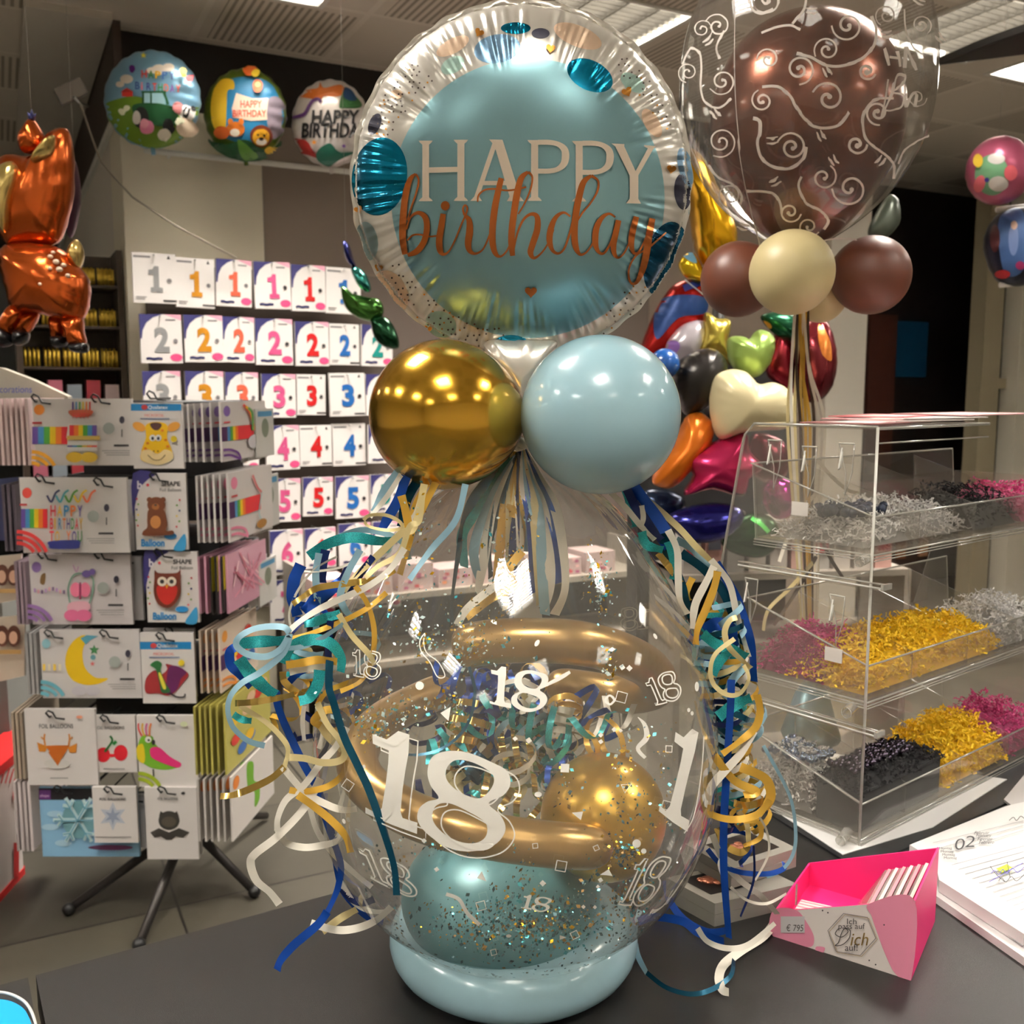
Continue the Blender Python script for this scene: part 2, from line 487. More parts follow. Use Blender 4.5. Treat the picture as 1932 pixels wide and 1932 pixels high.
# luminaires
m_refl = mat((235, 235, 232), .3, name='reflector'); m_blade = mat((112, 108, 100), .18, .9, name='louvre_blade'); m_frame = mat((225, 222, 214), .5, name='lamp_frame')
LB = ['square louvre ceiling lamp above the birthday foil balloon', 'louvre ceiling lamp at the top edge left of the birthday balloon',
      'louvre ceiling lamp in the top right corner']
for i, (s, t) in enumerate(LAMPS):
    if i < 3: th = thing('ceiling_lamp', LB[i], 'ceiling lamp', R(s, t, CEIL), 'louvre ceiling lamps')
    else: th = thing('ceiling_lamp', 'louvre ceiling lamp behind the camera, seen only in reflections', 'ceiling lamp', R(s, t, CEIL), 'ceiling lamps outside the picture')
    mb = MB()
    mb.obox(R(s-hs, t-hs, CEIL+.07), U*2*hs, V*2*hs, Z*.01, m_refl)
    for a in ((-hs, -hs, 2*hs, .008), (-hs, hs-.008, 2*hs, .008), (-hs, -hs, .008, 2*hs), (hs-.008, -hs, .008, 2*hs)):
        mb.obox(R(s+a[0], t+a[1], CEIL), U*a[2], V*a[3], Z*.07, m_refl)
    mb.build('housing', th)
    mb = MB(); e = .018
    for a in ((-hs-e, -hs-e, 2*hs+2*e, e+.006), (-hs-e, hs-.006, 2*hs+2*e, e+.006), (-hs-e, -hs, e+.006, 2*hs), (hs-.006, -hs, e+.006, 2*hs)):
        mb.obox(R(s+a[0], t+a[1], CEIL-.008), U*a[2], V*a[3], Z*.012, m_frame)
    mb.build('frame', th)
    mb = MB()
    mbl = m_blade if i < 3 else m_refl
    for k in range(1, 4): mb.obox(R(s-hs+2*hs*k/4-.004, t-hs, CEIL+.002), U*.006, V*2*hs, Z*.046, mbl)
    for k in range(1, 15): mb.obox(R(s-hs, t-hs+2*hs*k/15-.0015, CEIL+.004), U*2*hs, V*.003, Z*.042, mbl)
    mb.build('louvre', th)
# ------------------------------------------------------------------ counter
E1 = onz(60, 1842, TOP); E2 = onz(740, 1655, TOP); CU = (E2-E1).normalized(); CV = Vector((CU.y, -CU.x, 0))
m_counter = noise_mat('black_laminate', (22, 21, 20), (32, 30, 29), 900, rough=.38, bump=.25, bscale=1400)
mb = MB(); mb.obox(E1+CU*.004-Z*.04, CU*2.6, CV*1.15, Z*.04, m_counter)
mb.build('countertop', label='black speckled laminate sales counter carrying the gift balloon', cat='counter')
mb = MB(); mb.obox(E1-CU*.9-Z*.04, CU*.896, CV*1.15, Z*.04, m_counter)
mb.build('countertop', label='short black counter slab at the lower left corner under the blue case', cat='counter')
mb = MB(); mb.obox(E1+CU*.05+CV*.06-Z*.95, CU*2.5, CV*1.0, Z*.91, mat((60, 56, 52), .6, name='counter_body'))
mb.build('counter_base', label='dark cabinet body carrying the black sales counter', cat='cabinet')
mb = MB(); mb.obox(E1-CU*.85+CV*.06-Z*.95, CU*.85, CV*1.0, Z*.91, mat((60, 56, 52), .6, name='counter_body'))
mb.build('counter_base', label='dark cabinet body under the short counter slab', cat='cabinet')
# ================================================================== GIFT BALLOON ARRANGEMENT
YB = 1.06
m_film = clear('clear_film', base=.06, edge=.65, tint=(251, 250, 247), haze=.085, power=2.4)
m_print = mat((244, 240, 230), .45, name='white_print')
m_blue = mat((160, 196, 208), .26, coat=.5, name='pastel_blue_latex')
m_gold = mat((206, 158, 52), .17, .92, coat=.3, name='chrome_gold_latex')
m_teal = mat((104, 160, 168), .32, .12, name='pearl_teal_latex')
# ring the balloon stands on
ringc = at(969, 1772, YB); ringc.z = TOP+.0325
mb = MB(); n = 96; mr = 20; vs = []; fs = []
for i in range(n):
    a = 2*math.pi*i/n
    for j in range(mr):
        b = 2*math.pi*j/mr; q = .1095+.0325*math.cos(b)
        vs.append(ringc+Vector((q*math.cos(a), q*math.sin(a), .0325*math.sin(b))))
for i in range(n):
    for j in range(mr):
        fs.append((i*mr+j, ((i+1) % n)*mr+j, ((i+1) % n)*mr+(j+1) % mr, i*mr+(j+1) % mr))
mb.add(vs, fs, m_blue, True)
mb.build('balloon_ring', label='light blue latex balloon ring on the counter carrying the clear gift balloon', cat='balloon ring')
# clear balloon
C0 = at(972, 1435, YB); SR = .2235
prof = []
for i in range(25):
    th = math.pi/2*i/24*1.0; prof.append((max(1e-4, SR*math.sin(th)), -SR*math.cos(th)))
keys = [(1435, 375), (1400, 374), (1350, 371), (1290, 360), (1240, 346), (1180, 322), (1120, 292), (1060, 256), (1000, 214), (960, 180), (930, 146), (905, 108), (880, 66), (862, 34), (850, 17), (838, 9), (826, 13), (818, 20)]
for py, rp in keys[1:]:
    z = at(972, py, YB).z-C0.z; prof.append((rp*.000596*(1+.02*(1435-py)/600), z))
prof = [tuple(p) for p in spl(prof, 3)]
def pleat(th, u):
    k = max(0, (u-.72)/.28)
    return 1+k*k*(.10*math.sin(17*th)+.07*math.sin(29*th+1)+.05*math.sin(43*th))
gift = thing('gift_balloon', 'large clear stuffed gift balloon printed 18 on the light blue ring', 'gift balloon', (C0.x, C0.y, TOP+.02))
mb = MB(); mb.lathe(prof, C0, m_film, 160, mod=pleat)
bv = mb.bvh()
mb.build('film', gift)
mb = MB(); A = Art(mb, surf(bv), 14); B = Art(mb, surf(bv, True), 14)
def num18(xf, m, second=False, **kw):
    mb = MB(); eight(Art(mb, surf(bv, second), 14), xf, m, **kw); mb.build('printed_number', gift)
one = [(703,1385),(730,1395),(752,1379),(773,1386),(771,1422),(765,1455),(760,1490),(756,1531),(760,1543),(788,1552),(787,1573),(740,1556),(690,1534),(690,1523),(711,1534),(721,1524),(728,1481),(733,1440),(734,1416),(704,1403)]
e_out = [(807,1456),(816,1428),(844,1417),(884,1420),(928,1438),(956,1454),(963,1478),(950,1500),(922,1515),(944,1537),(954,1562),(944,1584),(922,1599),(884,1606),(844,1598),(807,1573),(789,1549),(791,1526),(807,1512),(828,1505),(813,1482)]
e_h1 = [(843,1450),(860,1434),(891,1438),(925,1456),(932,1475),(919,1497),(900,1506),(866,1493),(844,1472)]
e_h2 = [(817,1546),(822,1521),(847,1515),(884,1531),(916,1552),(917,1577),(897,1590),(866,1587),(835,1570)]
def eight(A, xf, m, outline=None, hollow=None):
    o = [xf(p) for p in spl(e_out, 5, True)]; h1 = [xf(p) for p in spl(e_h1, 5, True)]; h2 = [xf(p) for p in spl(e_h2, 5, True)]
    on = [xf(p) for p in one]
    if hollow:
        for q in (o, h1, h2, on): A.stroke(q, hollow, m, closed=True, smooth=False)
    else:
        A.poly(on, m); A.poly(o, m, (h1, h2))
        if outline:
            d = outline
            for q in (o, h1, h2, on): A.stroke([(x+d[0], y+d[1]) for x, y in q], d[2], m, closed=True, smooth=False)
num18(lambda p: p, m_print, outline=(17, 12, 2.6))
def xf18(x0, y0, vx, vy, sq=1.0):
    """maps the big 18 (690..963 x 1379..1606) to corner (x0,y0) with edge vectors vx (width), vy (height)"""
    def f(p):
        x, y = p; u = (x-690)/273; v = (y-1379-(x-690)*.10)/200
        return (x0+vx[0]*u+vy[0]*v, y0+vx[1]*u+vy[1]*v)
    return f
num18(xf18(921, 1262, (112, -9), (4, 84)), m_print)
num18(xf18(986, 1689, (56, -1), (-4, 30)), m_print)
num18(xf18(664, 1231, (52, -12), (6, 56)), m_print, hollow=2.2)
num18(xf18(1214, 1290, (48, -36), (28, 52)), m_print, hollow=2.6)
num18(xf18(672, 1598, (86, 22), (38, 74)), m_print, hollow=3.0)
num18(xf18(1196, 1630, (80, -34), (-38, 96)), m_print, hollow=3.0)
mb1 = MB(); A1 = Art(mb1, surf(bv), 14); A1.poly([(x*.62+1262-703*.62+30*(1-(y-1385)/190)-18, y-4) for x, y in one], m_print)
A1.stroke([(1327, 1388), (1324, 1440), (1316, 1500), (1306, 1545), (1290, 1572)], 2.2, m_print); mb1.build('printed_number', gift)
m_pback = mat((196, 190, 176), .6, name='print_seen_from_inside')
num18(xf18(1226, 1150, (-52, -12), (-6, 46)), m_pback, True, hollow=2.2)
num18(xf18(1205, 1300, (-120, 4), (-2, 92)), m_pback, True, outline=(-5, 7, 2.2))
A.stroke([(1203, 1353, .2), (1216, 1368, 1), (1219, 1392, 1.3), (1203, 1412, 1), (1217, 1430, .8)], 8, m_print)
A.stroke([(842, 1686), (866, 1696), (882, 1722), (905, 1744)], 7, m_print)
sq = [(803, 1195), (800, 1212), (806, 1232), (828, 1250), (840, 1275), (826, 1277), (812, 1250), (796, 1230), (793, 1210)]
A.stroke(sq, 2, m_print, closed=True)
A.stroke([(1020, 1298, .5), (1055, 1280, 1), (1075, 1268, .7)], 8, m_print)
for (x, y, rx, ry, ro) in ((793,1294,8,8,0),(1013,1214,4,7,30),(1015,1498,7,5,0),(1199,1590,8,8,20),(1212,1604,5,5,0),(1311,1296,4,9,0),(690,1446,3,4,0),(653,1548,3,5,-20),(960,1761,5,3,0),(1232,1202,3,6,-30),(1294,1340,3,4,0),(1300,1346,3,4,0)):
    A.ell(x, y, rx, ry, m_print, ro, 14)
def sqr(x, y, r, rot, fill=True, A=A):
    p = [(x+r*math.cos(math.radians(rot+90*k)), y+r*math.sin(math.radians(rot+90*k))) for k in range(4)]
    A.poly(p, m_print) if fill else A.stroke(p, 2, m_print, closed=True, smooth=False)
for (x, y, r, ro, fl) in ((1170,1260,6,10,1),(1183,1262,6,0,1),(1168,1316,13,60,0),(972,1393,5,5,1),(997,1396,6,10,1),(1154,1376,5,5,1),(1166,1378,4,5,1),(1129,1386,5,0,1),(1129,1398,5,10,1),(1063,1447,11,48,1),(1056,1628,13,55,0),(1249,1516,11,60,0),(1253,1412,8,48,0),(910,1700,11,30,0),(806,1581,5,0,1),(829,1633,5,10,1),(1022,1658,6,0,1),(1127,1652,5,10,1),(1122,1664,4,0,1),(668,1478,12,80,0),(1080,1751,9,20,0),(933,1782,7,30,0),(1116,1700,4,0,1),(1095,1699,4,0,1),(1008,1588,6,40,0),(1118,1592,6,20,0)):
    sqr(x, y, r, ro, fl)
for p in ([(903,1646),(912,1634),(920,1652)], [(1074,1526),(1094,1524),(1090,1540)], [(1124,1640),(1140,1630),(1147,1642)], [(838,1346),(857,1334),(853,1360)], [(1052,1748),(1052,1756),(1064,1752)]):
    A.poly(p, m_print)
A.stroke([(1162, 1476), (1180, 1475), (1168, 1490)], 2, m_print, closed=True, smooth=False)
A.stroke([(1141-8, 1322), (1141, 1314), (1149, 1322), (1141, 1330)], 4, m_print, closed=True)
mb.build('printed_confetti', gift)
# knot collar of the film
mb = MB(); mb.tube([at(966, 836, YB), at(978, 832, YB-.01), at(990, 838, YB), at(978, 842, YB+.01)], .006, mat((210, 206, 190), .4, name='knot_latex'), 8, closed=True)
mb.build('knot', gift)
# --- contents
m_tube = mat((190, 154, 96), .30, .75, coat=.2, name='chrome_gold_tube')
def tubeb(name, label, pts, r0):
    C = spl(pts, 10); N = len(C)
    rad = []
    for i in range(N):
        e = min(i, N-1-i)/6.0; rad.append(r0*math.sqrt(max(.02, 1-(1-min(1, e))**2)))
    mb = MB(); mb.tube([at(*p) for p in C], rad, m_tube, 28); return mb.build(name, label=label, cat='balloon')
tubeb('long_balloon', 'long gold modelling balloon arching across the upper part of the gift balloon',
      [(858, 1224, 1.00), (920, 1212, .99), (1000, 1208, .985), (1090, 1213, .99), (1170, 1233, 1.02), (1226, 1262, 1.08), (1240, 1296, 1.15), (1190, 1312, 1.21), (1110, 1300, 1.24), (1030, 1290, 1.24)], .0232)
tubeb('long_balloon', 'long gold modelling balloon curving low behind the large printed 18',
      [(850, 1296, 1.22), (790, 1322, 1.17), (720, 1362, 1.08), (676, 1420, 1.0), (690, 1476, .95), (760, 1528, .915), (850, 1562, .90), (950, 1582, .90), (1050, 1594, .905), (1150, 1600, .93)], .0220)
mb = MB(); mb.ball(at(1138, 1540, 1.00), .067, mat((206, 164, 70), .28, .75, name='satin_gold_latex'), 40, (.4, .1, .9)); mb.build('round_balloon', label='round gold balloon lying inside the gift balloon at lower right', cat='balloon')
mb = MB(); mb.ball(at(945, 1688, 1.045), .112, m_teal, 48, None, (1, 1, .66)); mb.build('round_balloon', label='pearl teal balloon filling the bottom of the gift balloon', cat='balloon')
# ribbons inside
RC = {'white': mat((232, 226, 212), .38, name='white_ribbon'), 'pale': mat((150, 190, 208), .35, .2, name='pale_blue_ribbon'),
      'blue': mat((12, 66, 156), .28, .45, name='royal_blue_ribbon'), 'navy': mat((16, 34, 92), .3, .4, name='navy_ribbon'),
      'gold': mat((214, 168, 66), .3, .3, name='gold_ribbon'), 'cream': mat((224, 206, 150), .36, .15, name='cream_ribbon'),
      'metal': mat((216, 182, 100), .12, .85, name='mirror_gold_ribbon')}
gm = noise_mat('teal_glitter', (8, 96, 108), (60, 206, 206), 2600, rough=.3, metal=.4, detail=1); RC['teal'] = gm
RC['petrol'] = mat((8, 72, 96), .25, .6, name='petrol_ribbon')
names = {'white': 'white ribbon', 'pale': 'pale blue ribbon', 'blue': 'royal blue ribbon', 'navy': 'navy ribbon', 'gold': 'gold ribbon', 'cream': 'cream ribbon', 'metal': 'mirror gold ribbon', 'teal': 'teal glitter ribbon', 'petrol': 'petrol blue ribbon'}
def rb(parent, col, pts, wd=.0052, tw=(0, 0), wave=0, wn=2, n=8):
    mb = MB(); ribbon(mb, pts, wd*1.15, RC[col], tw, n, wave, wn); o = mb.build('ribbon', parent); o['label'] = names[col]; return o
def cl(parent, col, a, b, rad, turns, wd=.0052, ph=0, flat=1, sw=0):
    mb = MB(); curl(mb, a, b, rad, turns, wd, RC[col], ph, 14, flat, sw); o = mb.build('ribbon', parent); o['label'] = names[col]; return o
ins = thing('ribbon_tuft', 'curled blue, gold and white ribbon tuft hanging inside the gift balloon', 'ribbons', at(975, 1100, 1.06))
cols = ['white', 'pale', 'blue', 'gold', 'cream', 'petrol', 'teal', 'navy', 'metal']
r2 = random.Random(5)
inpx = [(-100, 1010, 'teal'), (-78, 1040, 'pale'), (-60, 1060, 'white'), (-48, 1030, 'petrol'), (-30, 1050, 'gold'), (-16, 1090, 'cream'), (-4, 1060, 'navy'), (8, 1100, 'white'), (18, 1030, 'gold'), (30, 1060, 'blue'), (42, 1080, 'cream'), (52, 1100, 'pale'), (66, 1090, 'white'), (80, 1040, 'blue'), (-118, 1120, 'petrol'), (-10, 960, 'gold'), (95, 1100, 'white'), (24, 980, 'pale')]
for dx, yb, c in inpx:
    rb(ins, c, [(975+dx*.12, 852, 1.05), (975+dx*.45, 905, 1.04), (975+dx*.8, 970, 1.03), (972+dx, yb, 1.03), (968+dx*.95+r2.uniform(-12, 12), yb+60, 1.04)], .0098, (r2.uniform(-.5, .5), r2.uniform(-1.3, 1.3)), .5, 1)
rb(ins, 'gold', [(985, 1040, 1.0), (960, 1075, .99), (968, 1105, .99), (925, 1130, .98), (880, 1165, .98)], .008, (0, .6))
rb(ins, 'white', [(960, 1090, .99), (915, 1120, .97), (880, 1150, .96), (862, 1180, .96)], .007, (.2, .3))
rb(ins, 'petrol', [(885, 1258, .93), (896, 1310, .9), (880, 1370, .88), (838, 1410, .87), (790, 1424, .87), (745, 1420, .88)], .0030, (.4, .9))
for k in range(62):
    x = r2.gauss(975, 66); y = r2.uniform(1285, 1500); c = r2.choice(cols)
    a = at(x, y, 1.07+r2.uniform(-.05, .08)); b = a+Vector((r2.uniform(-.07, .07), r2.uniform(-.03, .03), r2.uniform(-.05, .03)))
    cl(ins, c, a, b, r2.uniform(.014, .034), r2.uniform(1.5, 3.2), .0075, r2.uniform(0, 6))
# confetti flakes (nobody could count them)
def flakes(name, label, groups, ms, seed, size=(.0007, .0022), clip=True):
    mb = MB(); q = random.Random(seed)
    for (x, y, Y, sx, sy, sY, n, sh) in groups:
        for k in range(n):
            g = q.gauss(0, 1); p = at(x+g*sx+q.gauss(0, 1)*sy*sh, y+q.gauss(0, 1)*sy, Y+q.gauss(0, 1)*sY)
            d = p-C0
            if clip and d.z < .1 and d.length > SR-.003: p = C0+d*((SR-.0035)/d.length)
            r = q.uniform(*size)*q.choice((.6, 1, 1, 1.6))
            a = Vector((q.gauss(0, 1), q.gauss(0, 1), q.gauss(0, 1))).normalized(); b = a.orthogonal().normalized()
            mb.add([p-a*r, p+b*r*.7, p+a*r, p-b*r*.7], [(0, 1, 2, 3)], q.choice(ms))
    return mb.build(name, label=label, cat='confetti', kind='stuff')
fg = mat((226, 178, 30), .2, .8, name='gold_flake'); ft = mat((70, 170, 180), .2, .6, name='teal_flake'); fw = mat((206, 226, 224), .25, .4, name='silver_flake'); fd = mat((34, 70, 76), .3, .5, name='petrol_flake'); fb = mat((130, 96, 30), .4, .4, name='bronze_flake')
fr = [(1125, 1085, .93, 9, 26, .01, 90, .6), (1140, 1130, .92, 10, 26, .01, 60, .5), (955, 1060, .96, 22, 60, .02, 130, .1), (900, 1180, .92, 45, 45, .02, 170, -.5), (760, 1180, .93, 50, 60, .02, 130, -.5),
      (800, 1210, .9, 16, 14, .01, 70, 0), (880, 1230, .9, 26, 28, .01, 120, 0), (745, 1340, .92, 60, 20, .02, 260, -1.2), (700, 1375, .9, 25, 16, .01, 120, -.8), (855, 1320, .88, 12, 35, .01, 60, .2),
      (1148, 1262, .88, 8, 22, .005, 50, -.2), (790, 1010, .97, 25, 50, .02, 90, -.3), (1200, 1420, .86, 14, 40, .01, 60, 0), (1260, 1480, .92, 14, 60, .01, 80, 0)]
flakes('confetti', 'gold and pale blue foil confetti sticking to the upper wall of the gift balloon', fr, [fg, fg, ft, fw, fw], 3)
fr2 = [(960, 1745, .9, 85, 28, .02, 900, 0), (1050, 1740, .88, 90, 30, .02, 520, 0), (1170, 1500, .87, 30, 26, .01, 50, .5), (1200, 1560, .87, 40, 26, .01, 60, .3), (1180, 1610, .87, 22, 14, .01, 150, 0), (1060, 1480, .9, 12, 30, .01, 40, .2), (985, 1655, .87, 14, 30, .01, 70, .2), (850, 1600, .87, 40, 10, .01, 70, .5), (1190, 1680, .88, 50, 40, .01, 200, 0)]
flakes('confetti', 'dark teal and bronze foil confetti settled at the bottom of the gift balloon', fr2, [fd, fd, fd, ft, fb, fg], 4, (.0007, .0020))
mb = MB(); q = random.Random(31)
for k in range(3600):
    th = math.radians(4+50*q.random()**1.0); ph = q.uniform(0, 6.283); d = Vector((math.sin(th)*math.cos(ph), math.sin(th)*math.sin(ph), -math.cos(th)))
    if q.random() < (math.degrees(th)-20)/44: continue
    p = C0+d*(SR-.002); a = (d.orthogonal().normalized()); a.rotate(Matrix.Rotation(q.uniform(0, 6.28), 3, d)); b = d.cross(a); r = q.uniform(.001, .0028)
    mb.add([p-a*r, p+b*r*.8+d*.0005, p+a*r, p-b*r*.8-d*.0004], [(0, 1, 2, 3)], q.choice([fd, fd, fd, ft, fb, fw]))
mb.build('confetti', label='dense dark teal foil flakes lying on the very bottom of the gift balloon', cat='confetti', kind='stuff')
mb = MB(); P5 = [at(x, y, 1.13) for x, y in ((968, 1082), (1000, 1062), (1020, 1078), (1023, 1172), (969, 1172))]
mb.add(P5+[p+Vector((0, .0012, 0)) for p in P5], [(0, 1, 2, 3, 4), (9, 8, 7, 6, 5), (0, 5, 6, 1), (1, 6, 7, 2), (2, 7, 8, 3), (3, 8, 9, 4), (4, 9, 5, 0)], mat((206, 202, 192), .6, name='pale_card'))
mb.build('gift_card', label='plain pale gift tag card hanging inside the gift balloon behind the ribbons', cat='card')
# --- two small round balloons at the neck
mb = MB(); mb.ball(at(838, 783, 1.02), .0775, m_gold, 56, (.80, .25, -.05), tip=.10)
mb.build('round_balloon', label='shiny chrome gold balloon at the neck below the birthday foil balloon', cat='balloon')
mb = MB(); mb.ball(at(1133, 783, 1.01), .0815, m_blue, 56, (-.72, .62, -.05), tip=.04)
mb.build('round_balloon', label='pastel light blue balloon right of the gold one below the birthday foil', cat='balloon')

# ================================================================== BIRTHDAY FOIL BALLOON
CF = at(983, 353, 1.10); RF = .1795
nF = ((CAM-CF).normalized()*.6+Vector((0, -1, -.05))*.4).normalized()
xF = Vector((0, 0, 1)).cross(nF).normalized()
if xF.x < 0: xF = -xF
yF = nF.cross(xF)
if yF.z < 0: yF = -yF
wr = random.Random(8); waves = [(k, wr.uniform(0, 6.28), wr.uniform(.5, 1)) for k in (37, 53, 61, 71, 83, 97, 113)]
lobes = [(k, wr.uniform(0, 6.28)) for k in (5, 9, 14)]
def sm(a, b, x): t = max(0, min(1, (x-a)/(b-a))); return t*t*(3-2*t)
def foil_h(rho, th):
    h = .068*math.sqrt(max(0, 1-rho**2.5))
    st = .66+.05*sum(math.sin(k*th+p) for k, p in lobes)
    w = sum(a*math.sin(k*th+p) for k, p, a in waves)/3.2
    return h+.0019*w*sm(st, st+.2, rho)*(1-.6*sm(.93, 1, rho))
def foil_shell(side):
    NR, NT = 84, 540; vs = [CF+nF*side*foil_h(0, 0)]; fs = []
    for i in range(1, NR+1):
        rho = 1-(1-i/NR)**1.35
        for j in range(NT):
            th = 2*math.pi*j/NT
            sc_ = 1+.002*math.sin(38*th)*sm(.8, 1, rho)
            vs.append(CF+(xF*math.cos(th)+yF*math.sin(th))*RF*rho*sc_+nF*side*foil_h(rho, th+(.3 if side < 0 else 0)))
    e = len(vs)
    for j in range(NT):
        th = 2*math.pi*j/NT; q = 1.034+.0035*math.sin(38*th)+.003*math.sin(23*th)
        vs.append(CF+(xF*math.cos(th)+yF*math.sin(th))*RF*q+nF*(side*.0006+.0015*math.sin(29*th)))
    for j in range(NT):
        l = (j+1) % NT; fs.append((0, 1+j, 1+l))
        for i in range(NR):
            a = 1+i*NT; b = a+NT; fs.append((a+j, b+j, b+l, a+l))
    return vs, fs
m_foil = mat((240, 235, 225), .25, .5, name='pearl_white_foil')
fb_ = thing('foil_balloon', 'large round foil balloon reading HAPPY birthday above the gift balloon', 'foil balloon', CF-Z*.19)
mb = MB(); mb.add(*foil_shell(1), m_foil, True); bf = mb.bvh(); mb.add(*foil_shell(-1), m_foil, True)
mb.build('envelope', fb_)
def surf2(bvh):
    f0 = surf(bvh, dl=0)
    def pr(x, y, k):
        p = f0(x, y, k)
        return None if p is None else p+(CAM-p).normalized()*(.0003+.000010*k)
    return pr
mb = MB(); A = Art(mb, surf2(bf), 4)
P = dict(teal=mat((0, 116, 150), .2, .8, name='teal_foil_print'), dteal=mat((8, 72, 100), .22, .8, name='dark_teal_foil_print'), steel=mat((116, 152, 182), .3, .6, name='steel_blue_foil_print'),
         navy=mat((30, 28, 48), .4, .3, name='navy_foil_print'), peach=mat((226, 196, 168), .35, .5, name='peach_foil_print'), mint=mat((160, 190, 180), .35, .5, name='mint_foil_print'),
         grey=mat((128, 148, 148), .35, .4, name='grey_foil_print'), disc=mat((142, 184, 194), .29, .8, name='pale_blue_foil_print'), gold=mat((190, 128, 52), .3, .8, name='gold_foil_print'),
         copper=mat((176, 98, 44), .28, .75, name='copper_foil_print'), cream=mat((224, 206, 186), .45, .1, name='cream_lettering'), dot=mat((70, 58, 52), .5, .2, name='charcoal_dots'))
A.ell(996, 374, 258, 264, P['disc'], 0, 90)
for (x, y, rx, ry, c, ro) in ((973,53,28,11,'teal',0),(1020,63,17,10,'navy',0),(1090,68,48,20,'peach',22),(938,92,44,27,'steel',-10),(854,87,34,14,'peach',-28),(854,123,24,15,'mint',-30),(1113,142,46,28,'teal',26),(1194,156,26,15,'mint',35),
    (707,234,11,21,'navy',22),(716,333,52,74,'teal',8),(692,455,21,37,'grey',-8),(738,550,29,43,'peach',-30),(832,612,30,24,'mint',25),(964,668,46,36,'teal',0),(1256,489,40,72,'dteal',14),(1240,590,13,20,'navy',30),(1294,316,14,38,'steel',-14),(1288,362,16,34,'navy',-4),(1307,402,8,19,'grey',0),(748,178,12,9,'peach',0),(1230,232,30,14,'peach',60)):
    A.ell(x, y, rx, ry, P[c], ro, 40)
q = random.Random(2)
def dots(x0, y0, x1, y1, n, keep, s=11):
    yy = y0; row = 0
    while yy < y1:
        xx = x0+(row % 2)*s/2
        while xx < x1:
            X = xx+q.uniform(-2.5, 2.5); Yy = yy+q.uniform(-2.5, 2.5)
            if keep(X, Yy) and q.random() < n: A.ell(X, Yy, 1.9, 1.9, P['dot'] if q.random() < .8 else P['gold'], 0, 8)
            xx += s
        yy += s; row += 1
ro_ = lambda x, y: math.hypot(x-983, y-355)
dots(700, 100, 860, 260, .7, lambda x, y: 262 < ro_(x, y) < 312 and 180 < math.degrees(math.atan2(y-355, x-983))+360 < 232)
dots(1150, 90, 1300, 260, .7, lambda x, y: 280 < ro_(x, y) < 316 and -52 < math.degrees(math.atan2(y-355, x-983)) < -22)
dots(740, 500, 960, 690, .7, lambda x, y: 268 < ro_(x, y) < 314)
dots(1140, 540, 1270, 660, .7, lambda x, y: 272 < ro_(x, y) < 316)
for (x, y, r, ro) in ((904,61,9,30),(1039,91,9,10),(1183,173,10,-25),(1267,319,9,10),(676,395,8,-25),(714,505,8,20),(807,621,8,10),(899,664,11,10),(1234,563,9,-60),(1300,452,6,40)):
    A.heart(x, y, r, P['gold'], ro)
# HAPPY in serif capitals (traced in a 3.45x enlargement)
def T(p): return (740+p[0]/3.45, 230+p[1]/3.45)+tuple(p[2:])
cr = P['cream']
def PL(*ps): A.poly([T(p) for p in ps], cr)
def stem(x0, x1, y0, y1, s=24):
    PL((x0-s, y0), (x1+s, y0), (x1+s-8, y0+12), (x1, y0+26), (x1, y1-26), (x1+s-8, y1-12), (x1+s, y1), (x0-s, y1), (x0-s+8, y1-12), (x0, y1-26), (x0, y0+26), (x0-s+8, y0+12))
stem(196, 240, 122, 516); stem(424, 470, 116, 514); PL((238, 296), (426, 292), (426, 326), (238, 332))
PL((630, 114), (718, 116), (722, 128), (834, 486), (858, 516), (746, 516), (764, 486), (672, 176), (566, 486), (584, 514), (508, 514), (534, 486), (652, 138))
PL((600, 384), (748, 384), (756, 412), (592, 412))
stem(904, 950, 118, 514)
A.stroke([T(p) for p in ((948, 133), (1020, 133), (1080, 145), (1120, 178, 1.35), (1128, 226, 1.5), (1116, 274, 1.35), (1076, 308), (1020, 320), (948, 320))], 9.5, cr)
stem(1194, 1240, 124, 518)
A.stroke([T(p) for p in ((1238, 139), (1310, 139), (1370, 152), (1410, 186, 1.35), (1418, 234, 1.5), (1406, 282, 1.35), (1366, 316), (1310, 328), (1238, 328))], 9.5, cr)
PL((1426, 140), (1512, 144), (1510, 158), (1584, 320), (1664, 172), (1640, 160), (1640, 150), (1716, 158), (1700, 176), (1602, 348), (1602, 500), (1620, 532), (1522, 530), (1546, 500), (1546, 350), (1452, 160))
# birthday in brush script
cp = P['copper']
def S(*ps, w=11.5): A.stroke([T(p) for p in ps], w, cp, n=7)
S((152,338,.35),(118,372,.8),(92,450,1.05),(76,560,1.1),(68,680,1.15),(70,780,1.1),(84,862,.9))
S((152,338,.35),(172,380,.32),(156,462,.3),(126,550,.3),(98,640,.25))
S((92,700,.3),(118,622,.35),(168,592,.6),(214,620,.95),(226,690,1.0),(206,780,1.0),(160,842,1.0),(100,868,.6))
S((98,772,.25),(134,738,.3),(180,734,.3),(240,746,.3),(288,742,.3))
S((332,598,.9),(320,680,1.05),(306,770,1.1),(312,836,1.0),(336,862,.5),(372,838,.3),(412,762,.3),(448,672,.3),(480,600,.3),(488,560,.3),(474,542,.3),(460,566,.3),(470,606,.4))
A.ell(*T((345, 546)), 8.4, 9, cp, 0, 20)
S((470,606,.4),(500,640,.9),(504,710,1.15),(494,790,1.1),(504,838,.8),(540,858,.4),(588,832,.3),(622,766,.3),(650,690,.3))
S((710,366,.9),(690,450,1.0),(668,560,1.1),(654,680,1.1),(654,790,1.05),(672,856,.8),(706,876,.35),(748,836,.3),(782,760,.3))
